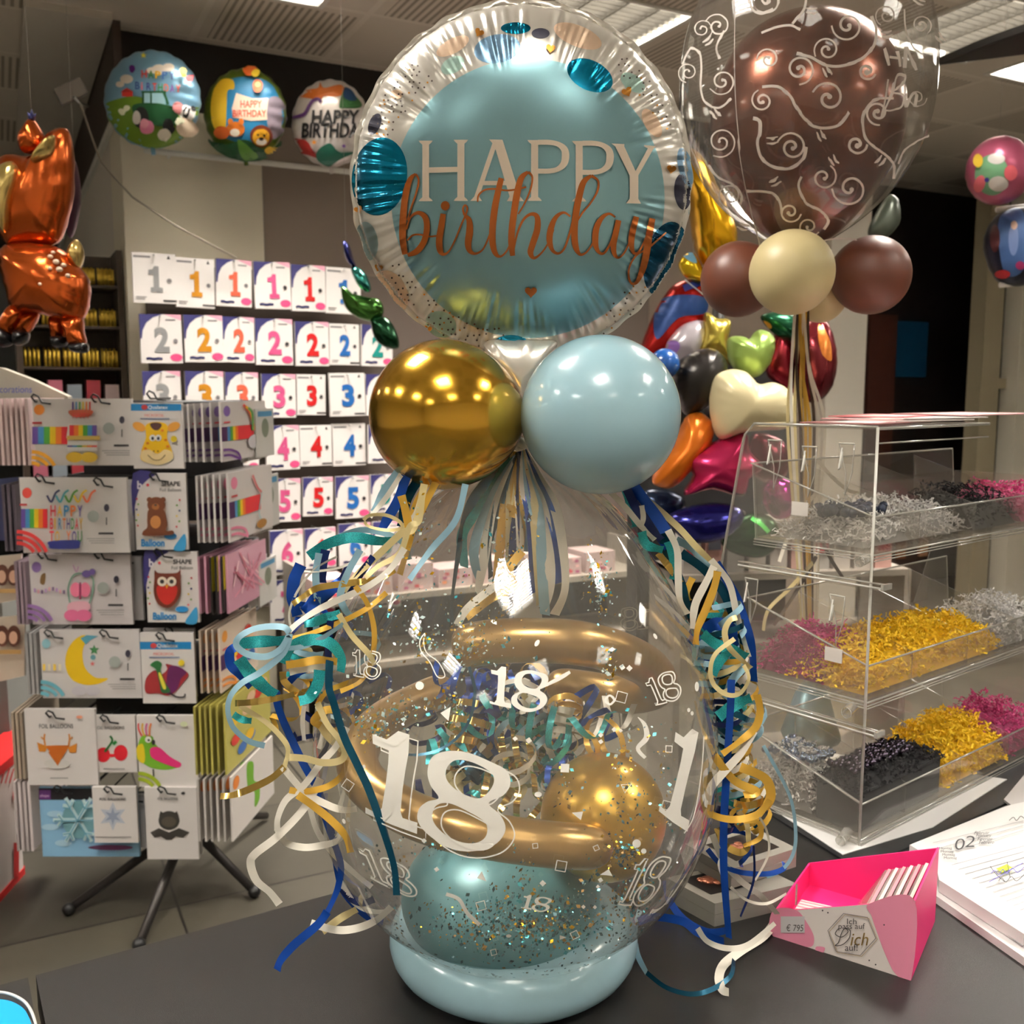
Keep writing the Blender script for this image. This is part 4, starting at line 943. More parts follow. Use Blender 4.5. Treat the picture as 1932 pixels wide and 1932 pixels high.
def shred(name, label, z, a0, a1_, b0, b1, h, cs, n, seed, wd=.0022, ln=.02, box=None):
    q = random.Random(seed); mb = MB(); ms = [mat(c, .75, name=nm_) for c, nm_ in cs]
    # packed core so that nothing shows through the heap
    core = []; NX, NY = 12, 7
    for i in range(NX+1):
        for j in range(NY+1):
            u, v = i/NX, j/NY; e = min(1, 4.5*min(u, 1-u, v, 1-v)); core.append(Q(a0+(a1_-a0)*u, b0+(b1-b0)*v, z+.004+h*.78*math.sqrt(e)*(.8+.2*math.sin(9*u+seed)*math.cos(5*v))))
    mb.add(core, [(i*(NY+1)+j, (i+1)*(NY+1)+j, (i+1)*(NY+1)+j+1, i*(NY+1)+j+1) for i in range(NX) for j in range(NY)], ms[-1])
    def hh(u, v):
        e = min(1, 4.5*min(u, 1-u, v, 1-v)); return h*math.sqrt(max(e, 0))
    for k in range(n):
        u, v = q.random(), q.random(); H = hh(u, v)*(.55+.5*q.random())
        p = Q(a0+(a1_-a0)*u, b0+(b1-b0)*v, z+.005+H*(.98 if q.random() < .75 else q.random()))
        d = Vector((q.gauss(0, 1), q.gauss(0, 1), q.gauss(0, .55))).normalized(); s_ = d.orthogonal().normalized(); t_ = d.cross(s_)
        ang = q.uniform(0, 6.28); wv = s_*math.cos(ang)+t_*math.sin(ang); zz = d.cross(wv); N = q.randint(4, 8); vs = []
        for i in range(N+1):
            c = p+d*(ln*(i/N-.5))+zz*(.0022*(1 if i % 2 else -1))+wv*.002*math.sin(i*.9)
            c.z = max(c.z, z+.004); vs += [c-wv*wd/2, c+wv*wd/2]
        mb.add(vs, [(2*i, 2*i+1, 2*i+3, 2*i+2) for i in range(N)], q.choice(ms[:-1]))
    return mb.build(name, label=label, cat='shredded paper', kind='stuff')
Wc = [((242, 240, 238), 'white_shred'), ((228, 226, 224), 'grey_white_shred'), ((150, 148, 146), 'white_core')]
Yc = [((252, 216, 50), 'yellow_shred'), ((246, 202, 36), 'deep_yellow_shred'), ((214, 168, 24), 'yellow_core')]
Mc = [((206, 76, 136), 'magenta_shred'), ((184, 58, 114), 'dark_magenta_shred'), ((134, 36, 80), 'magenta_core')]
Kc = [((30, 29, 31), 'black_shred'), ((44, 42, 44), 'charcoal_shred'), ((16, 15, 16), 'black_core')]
zu, zm, zl = [t[0]+.003 for t in TR_]
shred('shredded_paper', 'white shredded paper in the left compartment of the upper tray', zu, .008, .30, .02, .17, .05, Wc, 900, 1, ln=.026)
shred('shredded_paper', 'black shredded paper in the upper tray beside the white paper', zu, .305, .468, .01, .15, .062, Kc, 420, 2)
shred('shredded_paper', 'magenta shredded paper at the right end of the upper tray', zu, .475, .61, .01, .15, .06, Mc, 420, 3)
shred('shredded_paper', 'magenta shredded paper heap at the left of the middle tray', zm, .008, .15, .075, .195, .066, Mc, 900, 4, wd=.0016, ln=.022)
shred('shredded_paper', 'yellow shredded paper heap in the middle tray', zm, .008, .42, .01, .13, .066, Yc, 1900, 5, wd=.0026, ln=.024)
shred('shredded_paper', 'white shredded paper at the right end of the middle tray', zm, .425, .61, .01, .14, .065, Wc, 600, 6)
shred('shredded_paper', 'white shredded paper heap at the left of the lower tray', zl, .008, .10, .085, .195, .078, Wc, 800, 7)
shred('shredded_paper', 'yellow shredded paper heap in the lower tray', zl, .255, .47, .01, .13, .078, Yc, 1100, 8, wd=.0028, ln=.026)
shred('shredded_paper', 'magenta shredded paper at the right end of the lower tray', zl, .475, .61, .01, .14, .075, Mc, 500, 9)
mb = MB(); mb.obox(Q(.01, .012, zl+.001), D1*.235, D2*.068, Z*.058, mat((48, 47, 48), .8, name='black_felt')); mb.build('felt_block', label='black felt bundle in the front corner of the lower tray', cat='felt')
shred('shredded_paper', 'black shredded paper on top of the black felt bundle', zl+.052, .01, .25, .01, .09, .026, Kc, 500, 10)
q = random.Random(3)
def beads(label, z, a0, a1_, b0, b1, m, n, r):
    mb = MB()
    for k in range(n): mb.ball(Q(q.uniform(a0, a1_), q.uniform(b0, b1), z+q.uniform(0, .006)), r*q.uniform(.7, 1.2), m, 8)
    mb.build('glass_beads', label=label, cat='beads', kind='stuff')
beads('dark glittering beads in clear bag on the black shredded paper', zl+.078, .03, .20, .03, .075, mat((70, 62, 74), .1, .8, name='dark_bead'), 170, .005)
beads('silver and blue beads on the white paper of the lower tray', zl+.076, .01, .09, .1, .18, mat((150, 166, 190), .15, .8, name='silver_bead'), 90, .0045)
beads('dark blue wrapped stones on white paper in the upper tray', zu+.046, .02, .13, .05, .13, mat((36, 44, 66), .35, .2, name='navy_stone'), 60, .008)
# cards on the top plate
zt = 1.5535
for i, (x, y, L, Wd, rot, c, lab) in enumerate(((.05, .03, .20, .12, 8, (150, 96, 96), 'brown pink card lying flat at the front of the display top'), (.13, .05, .20, .13, -6, (226, 214, 210), 'white card on the display top under the pink cards'), (.14, .06, .21, .12, 3, (214, 160, 160), 'pale pink card in the pile on the display top'),
        (.17, .06, .20, .12, -10, (232, 226, 222), 'white card second from the top of the pile on the display'), (.19, .07, .20, .12, 12, (208, 120, 124), 'rose red card topmost in the pile on the display'), (.33, .04, .22, .14, -4, (228, 170, 172), 'large pink card overhanging the right end of the display top'))):
    t = math.radians(rot); e1 = D1*math.cos(t)+D2*math.sin(t); e2 = -D1*math.sin(t)+D2*math.cos(t); zz = zt+.0016*i
    mb = MB(); mb.obox(Q(x, y, zz), e1*L, e2*Wd, Z*.0015, mat(c, .5, name='card')); mb.obox(Q(x, y, zz)+e1*.02+e2*.02+Z*.0015, e1*(L-.09), e2*(Wd-.05), Z*.0001, mat((240, 236, 232), .5, name='card_print'))
    mb.build('greeting_card', label=lab, cat='card', group='cards on the display top')

# ================================================================== THINGS ON THE COUNTER
# pink counter box
m_pk = mat((232, 40, 118), .45, name='hot_pink_card'); m_pw = mat((226, 216, 210), .5, name='white_card_print')
FL = onz(1458, 1766, TOP); FR = onz(1719, 1850, TOP); BR = onz(1764, 1738, TOP); dpt = BR-FR; BL = FL+dpt
hl, hr = .031, .094; tw_ = .0022
pb = thing('card_box', 'hot pink open cardboard box with a slanted rim reading Dich, beside the clear display', 'box', (FL+BR)/2)
ex = (FR-FL).normalized(); ey = dpt.normalized()
def slab(mb, a, b, ha, hb_, n, m, mo=None):
    n = n*tw_; vs = [a, b, b+Z*hb_, a+Z*ha]; vs2 = [v+n for v in vs]
    mb.add(vs, [(0, 1, 2, 3)], mo or m); mb.add(vs2, [(3, 2, 1, 0)], m)
    for i in range(4):
        j = (i+1) % 4; mb.add([vs[i], vs[j], vs2[j], vs2[i]], [(0, 1, 2, 3)], m)
mb = MB(); slab(mb, FL, FR, hl, hr, ey, m_pk, m_pw)
fn_ = Vector((-ex.y, ex.x, 0)); fn_ = fn_ if fn_.dot(ey) > 0 else -fn_
def fproj(x, y, k):       # front face, measured in the photo
    return onp(x, y, FL-fn_*.0003*k, fn_)
A = Art(mb, fproj)
m_pp = mat((226, 140, 166), .5, name='pink_wash')
A.blob([(1458, 1718), (1500, 1716), (1522, 1740), (1536, 1770), (1524, 1787), (1458, 1766)], m_pp)
A.blob([(1640, 1705), (1725, 1697), (1719, 1848), (1690, 1838), (1670, 1800), (1655, 1760), (1645, 1730)], m_pp)
A.blob([(1540, 1786), (1556, 1788), (1552, 1798), (1540, 1796)], m_pp)
md = mat((70, 62, 60), .5, name='dark_lettering')
A.rect(1473, 1729, 1518, 1760, mat((206, 200, 200), .4, name='price_label'))
A.text('€ 795', 1483, 1744, 1515, 1757, md, shear=1)
hx = [(1607+46*math.cos(math.radians(60*k+10)), 1763+42*math.sin(math.radians(60*k+10))) for k in range(6)]
A.stroke(hx, 1.3, mat((120, 110, 108), .5, name='hexagon_line'), closed=True, smooth=False); A.stroke([(x+3, y+2) for x, y in hx], 1.0, mat((190, 160, 110), .4, .4, name='gold_line'), closed=True, smooth=False)
A.text('Ich', 1598, 1733, 1616, 1744, md); A.text('pass auf', 1582, 1742, 1632, 1756, md)
gl_ = mat((160, 128, 70), .3, .6, name='gold_script'); A.stroke([(1582, 1752), (1576, 1762), (1588, 1768), (1600, 1758), (1594, 1752), (1588, 1760), (1582, 1778), (1576, 1784), (1590, 1782), (1602, 1770), (1604, 1756), (1594, 1750)], 1.6, md)
A.text('ich', 1604, 1760, 1636, 1784, gl_, shear=5); A.text('auf!', 1594, 1781, 1618, 1794, md)
for x, y in ((1552, 1718), (1562, 1722), (1640, 1812), (1652, 1820), (1668, 1745)): A.ell(x, y, 1.6, 1.6, md, 0, 8)
mb.build('front_panel', pb)
mb = MB(); slab(mb, FR, BR, hr, hr*1.02, ex*-1, m_pk); mb.build('side_panel', pb)
mb = MB(); slab(mb, FL, BL, hl, hl, ex, m_pk); mb.build('side_panel', pb)
mb = MB(); slab(mb, BL, BR, hl, hr*1.02, ey*-1, m_pk); mb.build('back_panel', pb)
mb = MB(); mb.add([FL+Z*.002, FR+Z*.002, BR+Z*.002, BL+Z*.002], [(0, 1, 2, 3)], m_pk); mb.build('floor_panel', pb)
c0 = FL+ex*.012+ey*.02
mb = MB(); mb.obox(c0+Z*.004, ex*.055+Z*.004, ey*.055, Z*.012, mat((238, 226, 222), .6, name='ribbed_card'))
for k in range(7): mb.obox(c0+ey*(.006+.0072*k)+Z*.016, ex*.055+Z*.004, ey*.002, Z*.001, mat((220, 170, 178), .6, name='ribbed_pink'))
mb.build('ribbed_card', label='small ribbed white and pink card block in the pink box', cat='card')
m_bag = clear('cellophane', base=.12, edge=.5, tint=(244, 220, 224), haze=.25, rough=.12)
for k in range(6):
    o = FL+ex*(.072+.0085*k)+ey*.012; mb = MB(); b_ = ey*.105; h_ = Z*(.060+.004*k)+ex*(.034)
    mb.obox(o+Z*.006, b_, ex*.0035, h_, mat((222, 150, 160), .35, name='pink_card_insert') if k % 2 == 0 else mat((232, 214, 206), .35, name='cream_card_insert'))
    mb.obox(o+Z*.008-ex*.0012, b_*.98, ex*.006, h_*.94, m_bag)
    mb.build('wrapped_card', label='cellophane wrapped gift card standing slanted in the pink box', cat='card', group='wrapped cards in the pink box')
# grey jewellery boxes
m_gr = mat((142, 138, 130), .5, name='grey_card'); m_dk = mat((34, 30, 30), .3, name='box_window')
def jewel(name, label, L_, N_, R_, z, h, win, stone):
    L_, N_, R_ = [onz(*p, z+h) for p in (L_, N_, R_)]; a = N_-L_; b = R_-N_; t = thing(name, label, 'box', (L_+R_)/2-Z*h)
    mb = MB(); mb.obox(L_-Z*h, a, b, Z*h*.5, m_gr); mb.build('base', t)
    mb = MB(); mb.obox(L_-Z*h*.48, a, b, Z*h*.48, m_gr)
    def pr(x, y, k): return L_+a*x+b*y+Z*.0003*k
    A = Art(mb, pr); A.poly(win, m_dk); mb.build('lid', t)
    mb = MB()
    for (x, y, s) in stone: mb.ball(L_+a*x+b*y+Z*.001, .006*s, mat((208, 134, 108), .25, .7, name='rose_gold_trinket'), 12, None, (1, 1, .4))
    mb.build('trinket', t)
jewel('jewellery_box', 'larger grey jewellery box with dark window under the other one', (1257, 1656), (1349, 1705), (1505, 1668), TOP, .030, [(.12, .1), (.75, .1), (.75, .62), (.12, .62)], [(.35, .3, 1.6), (.45, .35, 1.2), (.3, .25, 1)])
jewel('jewellery_box', 'smaller grey jewellery box with dark window, topmost beside the gift balloon', (1292, 1592), (1380, 1640), (1503, 1600), TOP+.032, .026, [(.2, .18), (.85, .18), (.85, .85), (.2, .85)], [(.5, .4, 1.3), (.6, .45, 1.5), (.45, .5, 1)])
# papers, folder and diaries
def sheet(name, label, cat_, P, z, h, m, art=None, grp=None):
    pts = [onz(x, y, z+h) for x, y in P]; mb = MB(); N = len(pts)
    mb.add(pts, [tuple(range(N))], m); mb.add([p-Z*h for p in pts], [tuple(reversed(range(N)))], m)
    for i in range(N):
        j = (i+1) % N; mb.add([pts[i], pts[j], pts[j]-Z*h, pts[i]-Z*h], [(0, 1, 2, 3)], m)
    if art:
        def pr(x, y, k): return onz(x, y, z+h+.0002*k)
        art(Art(mb, pr))
    return mb.build(name, label=label, cat=cat_, group=grp)
m_pap = mat((218, 216, 214), .6, name='paper')
mgl = mat((150, 150, 154), .6, name='ruled_line')
sheet('folder', 'black folder under the white sheet left of the display foot', 'folder', [(1428, 1520), (1620, 1640), (1932, 1500), (1932, 1440), (1700, 1380)], TOP, .003, mat((30, 30, 32), .4, name='black_folder'))
sheet('paper_sheet', 'white printed sheet lying under the clear display stand', 'paper', [(1436, 1512), (1590, 1612), (1760, 1560), (1900, 1470), (1560, 1420)], TOP+.0035, .0012, m_pap, lambda A: [A.stroke([(1470+k*12, 1500+k*7), (1600+k*12, 1470+k*7)], 1, mgl, smooth=False) for k in range(9)])
def ringb(A):
    for k in range(14): A.stroke([(1772+k*13, 1670+k*9.6), (1786+k*13, 1661+k*9.6)], 2, mat((70, 70, 74), .5, name='binding'), smooth=False)
    A.stroke([(1770, 1668), (1940, 1792)], 1.4, mgl, smooth=False); A.stroke([(1780, 1650), (1945, 1768)], 1.4, mgl, smooth=False)
sheet('notebook', 'spiral bound checked notebook under the open diary', 'notebook', [(1766, 1652), (1766, 1690), (1940, 1812), (1990, 1700), (1900, 1600)], TOP, .010, m_pap, ringb)
def diary(A):
    dk = mat((52, 52, 56), .5, name='diary_print')
    for k in range(11): A.stroke([(1795+k*13, 1632+k*8.5), (1932+k*10, 1596+k*8)], 1.1, mgl, smooth=False)
    for k in range(3): A.stroke([(1760+k*16, 1590+k*9), (1932, 1548+k*9)], .8, mgl, smooth=False)
    A.text('0', 1800, 1582, 1818, 1603, dk, shear=4, off=-.01); A.text('2', 1820, 1577, 1838, 1598, dk, shear=4, off=-.01)
    for i, t in enumerate(('Februar', 'February', 'Fevrier', 'Febrero')): A.text(t, 1838+i*3, 1568+i*6, 1866+i*3, 1574+i*6, dk, shear=2)
    for i in range(4): A.text('Montag', 1772+i*3, 1598+i*6, 1796+i*3, 1604+i*6, dk)
    A.poly([(1879, 1639), (1900, 1630), (1910, 1637), (1890, 1646)], mat((206, 232, 60), .6, name='highlighter'))
    vi = mat((90, 80, 180), .5, name='ink')
    A.stroke([(1868, 1634), (1880, 1650), (1896, 1664)], 1.2, dk); A.stroke([(1900, 1626), (1906, 1656)], 1.2, dk); A.stroke([(1866, 1664), (1930, 1628)], 1.2, vi)
    A.stroke([(1870, 1648), (1876, 1642), (1884, 1650), (1892, 1640), (1900, 1648), (1910, 1638), (1920, 1646), (1932, 1636)], 1.2, vi); A.stroke([(1884, 1662), (1890, 1656), (1898, 1664), (1908, 1654), (1918, 1662), (1932, 1650)], 1.2, dk)
    A.stroke([(1904, 1548), (1912, 1542), (1918, 1548), (1926, 1540), (1934, 1546)], 1.4, dk)
sheet('diary', 'open diary page headed 02 with handwriting, on the notebook', 'diary', [(1716, 1594), (1764, 1622), (1772, 1660), (1932, 1762), (1990, 1690), (1990, 1500), (1900, 1520)], TOP+.011, .016, m_pap, diary)
sheet('paper_sheet', 'grey sheet stack at the right edge behind the open diary', 'paper', [(1894, 1508), (1960, 1560), (1990, 1500), (1932, 1462)], TOP+.0035, .004, mat((190, 186, 184), .6, name='grey_paper'))
# clear case with blue content, lower left corner
tc = thing('plastic_case', 'clear rounded plastic case with bright blue lining in the lower left corner', 'case', onz(0, 1960, TOP))
O_ = [(-60, 1880), (0, 1872), (38, 1884), (58, 1906), (70, 1945), (74, 1990), (-60, 1990)]
pts = [onz(x, y, TOP+.03) for x, y in spl(O_, 6, True)]
mb = MB(); N = len(pts); mb.add([p-Z*.029 for p in pts]+pts, [(i, (i+1) % N, N+(i+1) % N, N+i) for i in range(N)], m_ac, True); mb.tube(pts, .0016, m_edge, 6, closed=True); mb.tube([p-Z*.028 for p in pts], .0014, m_edge2, 6, closed=True); mb.tube([p-Z*.014 for p in pts], .001, m_edge2, 6, closed=True); mb.build('shell', tc)
c_ = sum(pts, Vector())/N; p2 = [c_+(p-c_)*.86-Z*.004 for p in pts]
mb = MB(); mb.add([c_-Z*.004]+p2, [(0, 1+i, 1+(i+1) % N) for i in range(N)], mat((30, 150, 214), .3, name='bright_blue')); mb.add([p-Z*.022 for p in p2]+p2, [(i, (i+1) % N, N+(i+1) % N, N+i) for i in range(N)], mat((30, 150, 214), .3, name='bright_blue')); mb.build('lining', tc)
# ================================================================== ROUND FOIL BALLOONS ON THE RAIL
mb = MB(); ra_, rb2 = onp(272, 284, R(0, -.09), V), onp(690, 327, R(0, -.09), V); rb2.z = ra_.z = (ra_.z+rb2.z)/2; mb.tube([ra_, rb2+(rb2-ra_)*.5], .013, m_white, 8)
rl_ = mb.build('hanging_rail', label='white horizontal rail under the three round foil balloons', cat='rail')
for s in (.2, 2.6): mb = MB(); mb.tube([R(s, -.09, ra_.z), R(s, .12, ra_.z)], .008, m_white, 6); mb.build('bracket', rl_)
def Yat(px, py, t):
    return onp(px, py, R(0, t), V).y
def rfoil(label, cx, cy, rx, ry, base, art, t=-.30, th=.10, Y=None):
    Y = Y or Yat(cx, cy, t); m = mat(base, .28, .35, name='foil')
    root = thing('foil_balloon', label, 'foil balloon', at(cx, cy+ry, Y), 'round foil balloons on the rail')
    O = []
    for i in range(96):
        a = 2*math.pi*i/96; q = 1+.012*math.sin(19*a); O.append((cx+rx*q*math.cos(a), cy+ry*q*math.sin(a)))
    mb = MB(); puff(mb, O, (cx, cy), Y, th, m, 14, .04, 22, n=0); bv = mb.bvh(); mb.build('envelope', root)
    mb = MB(); A = Art(mb, surf(bv, dl=.0008), 11); art(A); mb.build('printed_picture', root)
    mb = MB(); mb.tube([at(cx, cy+ry-2, Y), at(cx+2, cy+ry+12, Y)], .01, m, 8); mb.build('tail', root)
    return root
def pc(c, metal=.1, rough=.4): return mat(c, rough, metal, name='foil_print')
def rainbow_text(A, t, x0, y0, x1, y1, cs, dy=0):
    w_ = (x1-x0)/len(t)
    for i, ch in enumerate(t):
        if ch == ' ': continue
        wi = w_*(.35 if ch in 'iI!' else .78)
        A.text(ch, x0+i*w_, y0+dy*i, x0+i*w_+wi, y1+dy*i, pc(cs[i % len(cs)]), off=.02)
def art1(A):
    A.blob([(197, 200), (225, 186), (260, 182), (300, 196), (340, 202), (378, 205), (366, 240), (330, 270), (287, 279), (240, 262), (210, 232)], pc((104, 140, 28)))
    for x, y, r in ((300, 132, 14), (318, 128, 11), (286, 134, 9), (240, 150, 12), (228, 160, 8)): A.ell(x, y, r, r*.7, pc((236, 226, 214)))
    rainbow_text(A, 'HAPPY', 268, 134, 332, 148, [(214, 66, 52), (60, 130, 60), (226, 176, 30), (70, 120, 190), (50, 60, 140)], 1)
    rainbow_text(A, 'BiRTHDAY', 257, 156, 342, 170, [(60, 90, 160), (230, 130, 150), (60, 60, 140), (214, 66, 52), (60, 130, 60), (226, 110, 60), (120, 70, 150), (214, 90, 60)], 1)
    g = pc((24, 84, 44)); A.rect(270, 174, 314, 178, g); A.rect(271, 176, 275, 198, g); A.rect(286, 176, 289, 198, g); A.poly([(308, 176), (313, 176), (320, 198), (315, 198)], g)
    A.rect(275, 178, 286, 196, pc((150, 190, 200))); A.poly([(289, 178), (308, 178), (314, 197), (289, 197)], pc((150, 190, 200)))
    A.blob([(256, 200), (290, 196), (330, 204), (330, 232), (300, 236), (262, 222)], g)
    A.ell(270, 222, 13, 19, pc((26, 26, 26))); A.ell(318, 236, 10, 14, pc((26, 26, 26))); A.ell(262, 222, 7, 12, pc((216, 208, 200)))
    A.ell(280, 238, 13, 12, pc((226, 134, 166))); A.ell(276, 232, 8, 8, pc((236, 160, 180))); A.ell(310, 250, 11, 10, pc((222, 214, 196)))
    A.ell(348, 212, 14, 13, pc((228, 224, 220))); A.ell(348, 211, 5, 7, pc((30, 30, 30))); A.ell(358, 206, 4, 7, pc((30, 30, 30))); A.ell(348, 234, 16, 16, pc((226, 206, 180))); A.ell(334, 204, 8, 10, pc((230, 150, 150)))
    A.rect(238, 176, 257, 186, pc((200, 44, 36))); A.poly([(236, 178), (247, 170), (258, 178)], pc((160, 30, 26))); A.ell(256, 138, 5, 7, pc((90, 30, 120))); A.ell(352, 154, 6, 8, pc((204, 30, 44))); A.ell(342, 144, 5, 6, pc((230, 200, 60))); A.star(276, 116, 5, pc((220, 210, 70)))
    for x, y in ((240, 212), (248, 206), (336, 226)): A.ell(x, y, 6, 5, pc((228, 230, 200)))
def art2(A):
    A.blob([(402, 200), (410, 168), (440, 148), (480, 146), (512, 160), (530, 196), (534, 230), (512, 258), (470, 270), (430, 262), (404, 238)], pc((40, 128, 176)))
    A.blob([(404, 170), (420, 150), (440, 152), (442, 168), (430, 172), (428, 200), (424, 250), (404, 240), (398, 205)], pc((224, 180, 40)))
    A.blob([(505, 190), (525, 184), (540, 210), (536, 244), (514, 262), (504, 230)], pc((134, 122, 134)))
    A.poly([(446, 176), (476, 186), (506, 186), (503, 212), (504, 226), (474, 228), (440, 222), (438, 205)], pc((236, 206, 184)))
    r_ = pc((204, 84, 62)); A.text('HAPPY', 454, 190, 494, 204, r_, off=.02); A.text('BIRTHDAY', 440, 208, 502, 221, r_, off=.02)
    A.ell(445, 244, 17, 14, pc((206, 110, 30))); A.ell(444, 250, 9, 7, pc((232, 220, 200))); A.ell(420, 250, 14, 12, pc((196, 90, 30)))
    for x in (436, 456): A.ell(x, 230, 5, 6, pc((206, 110, 30)))
    A.ell(492, 256, 20, 20, pc((116, 50, 26))); A.ell(492, 258, 15, 15, pc((230, 170, 40))); A.ell(492, 266, 9, 6, pc((240, 232, 220))); A.ell(492, 261, 4, 3, pc((30, 20, 16)))
    for x in (486, 498): A.ell(x, 254, 1.8, 1.8, pc((30, 20, 16)))
    A.ell(486, 166, 9, 12, pc((190, 90, 30))); A.ell(486, 163, 5, 5, pc((226, 160, 100))); A.ell(472, 139, 13, 9, pc((210, 100, 40))); A.ell(482, 144, 8, 7, pc((236, 206, 60)))
    A.blob([(400, 262), (430, 270), (464, 262), (500, 280), (524, 262), (514, 284), (470, 298), (424, 286)], pc((24, 78, 40))); A.blob([(450, 262), (468, 272), (484, 290), (460, 294)], pc((90, 140, 50))); A.ell(510, 280, 14, 8, pc((224, 180, 50)))
def art3(A):
    A.blob([(560, 182), (580, 170), (600, 166), (604, 156), (612, 166), (640, 160), (650, 168), (640, 182), (612, 182), (604, 190), (585, 186)], pc((208, 110, 40)))
    A.blob([(648, 172), (664, 176), (682, 196), (676, 204), (652, 204), (640, 202)], pc((50, 100, 50))); A.blob([(650, 166), (664, 172), (672, 190), (650, 186)], pc((26, 60, 100)))
    A.stroke([(552, 222), (574, 216), (584, 200), (592, 190), (602, 188), (606, 194)], 6, pc((100, 60, 120)))
    k = pc((24, 22, 24)); A.text('HAPPY', 588, 208, 676, 234, k, off=.03, shear=2); A.text('BIRTHDAY', 570, 232, 692, 260, k, off=.03, shear=2)
    A.blob([(556, 262), (580, 266), (592, 284), (604, 298), (584, 292), (566, 284)], pc((170, 44, 40))); A.blob([(600, 284), (622, 270), (640, 286), (668, 286), (640, 300), (620, 312), (600, 300)], pc((34, 104, 84)))
    A.star(594, 268, 5, pc((230, 150, 50))); A.ell(648, 275, 3, 3, pc((120, 60, 160)))
rfoil('round blue and green foil balloon with farm animals and a green tractor', 288, 188, 90, 92, (128, 176, 206), art1)
rfoil('round green foil balloon with jungle animals holding a birthday sign', 463, 215, 77, 85, (88, 108, 30), art2)
rfoil('round white foil balloon with dinosaurs and black HAPPY BIRTHDAY lettering', 624, 233, 73, 82, (216, 208, 204), art3)

# ================================================================== NUMBER PACKET WALL
m_board = mat((96, 84, 76), .8, name='brown_pegboard')
mb = MB(); mb.obox(R(.075, -.03, .55), U*2.75, V*.03, Z*1.62, m_board); brd = mb.build('pegboard', label='brown pegboard carrying the rows of number balloon packets', cat='pegboard')
mb = MB(); mb.obox(R(.66, -.13, .35), U*2.2, V*.12, Z*.20, mat((30, 29, 28), .6, name='black_plinth')); mb.build('plinth', label='black plinth at the foot of the pegboard', cat='plinth')
ND = {'silver': (150, 150, 150), 'gold': (206, 140, 36), 'rose': (222, 104, 78), 'pink': (216, 90, 140), 'red': (204, 34, 36), 'blue': (38, 104, 178), 'teal': (20, 140, 130)}
CW = {'silver': 'silver grey', 'gold': 'gold', 'rose': 'rose gold', 'pink': 'pink', 'red': 'red', 'blue': 'blue', 'teal': 'teal green'}
m_pkw = mat((232, 226, 222), .35, name='white_packet', coat=.3); m_pkn = mat((58, 56, 110), .4, name='indigo_corner'); m_pkp = mat((222, 80, 130), .4, name='pink_badge'); m_pki = mat((36, 38, 90), .4, name='indigo_logo'); m_pkg = mat((120, 116, 118), .5, name='grey_small_print'); m_pkk = mat((50, 46, 48), .5, name='dark_small_print')
rows = [
 (1, [(248,475,330,570,'silver','W'),(331,484,404,578,'gold','W'),(407,487,474,576,'rose','D'),(477,493,545,582,'pink','D'),(549,498,613,586,'red','D'),(615,503,680,590,'blue','W')]),
 (2, [(262,592,341,685,'silver','D'),(345,594,418,683,'gold','D'),(419,597,478,683,'rose','D'),(482,600,552,688,'pink','D'),(557,606,620,690,'red','D'),(622,610,678,688,'blue','W'),(682,612,740,690,'teal','D')]),
 (3, [(268,700,340,792,'silver','D'),(348,700,420,792,'gold','D'),(424,702,486,790,'rose','D'),(494,705,558,788,'pink','D'),(561,706,615,783,'red','W'),(620,704,686,786,'blue','W'),(690,706,745,784,'teal','D')]),
 (4, [(424,806,488,890,'rose','D'),(499,804,562,888,'pink','D'),(564,803,624,880,'red','W'),(628,800,690,880,'blue','W'),(694,802,750,874,'teal','D')]),
 (5, [(506,904,567,986,'pink','D'),(571,901,627,974,'red','D'),(634,900,697,980,'blue','D'),(699,896,752,968,'teal','D')]),
 (6, [(508,1002,570,1086,'pink','D'),(574,998,632,1074,'red','D'),(640,990,700,1070,'blue','D'),(704,985,756,1062,'teal','D')]),
 (7, [(508,1096,568,1178,'pink','D'),(574,1090,632,1168,'red','D'),(640,1084,700,1160,'blue','D'),(704,1078,756,1150,'teal','D')])]
WP = R(0, -.17)
qd = random.Random(9)
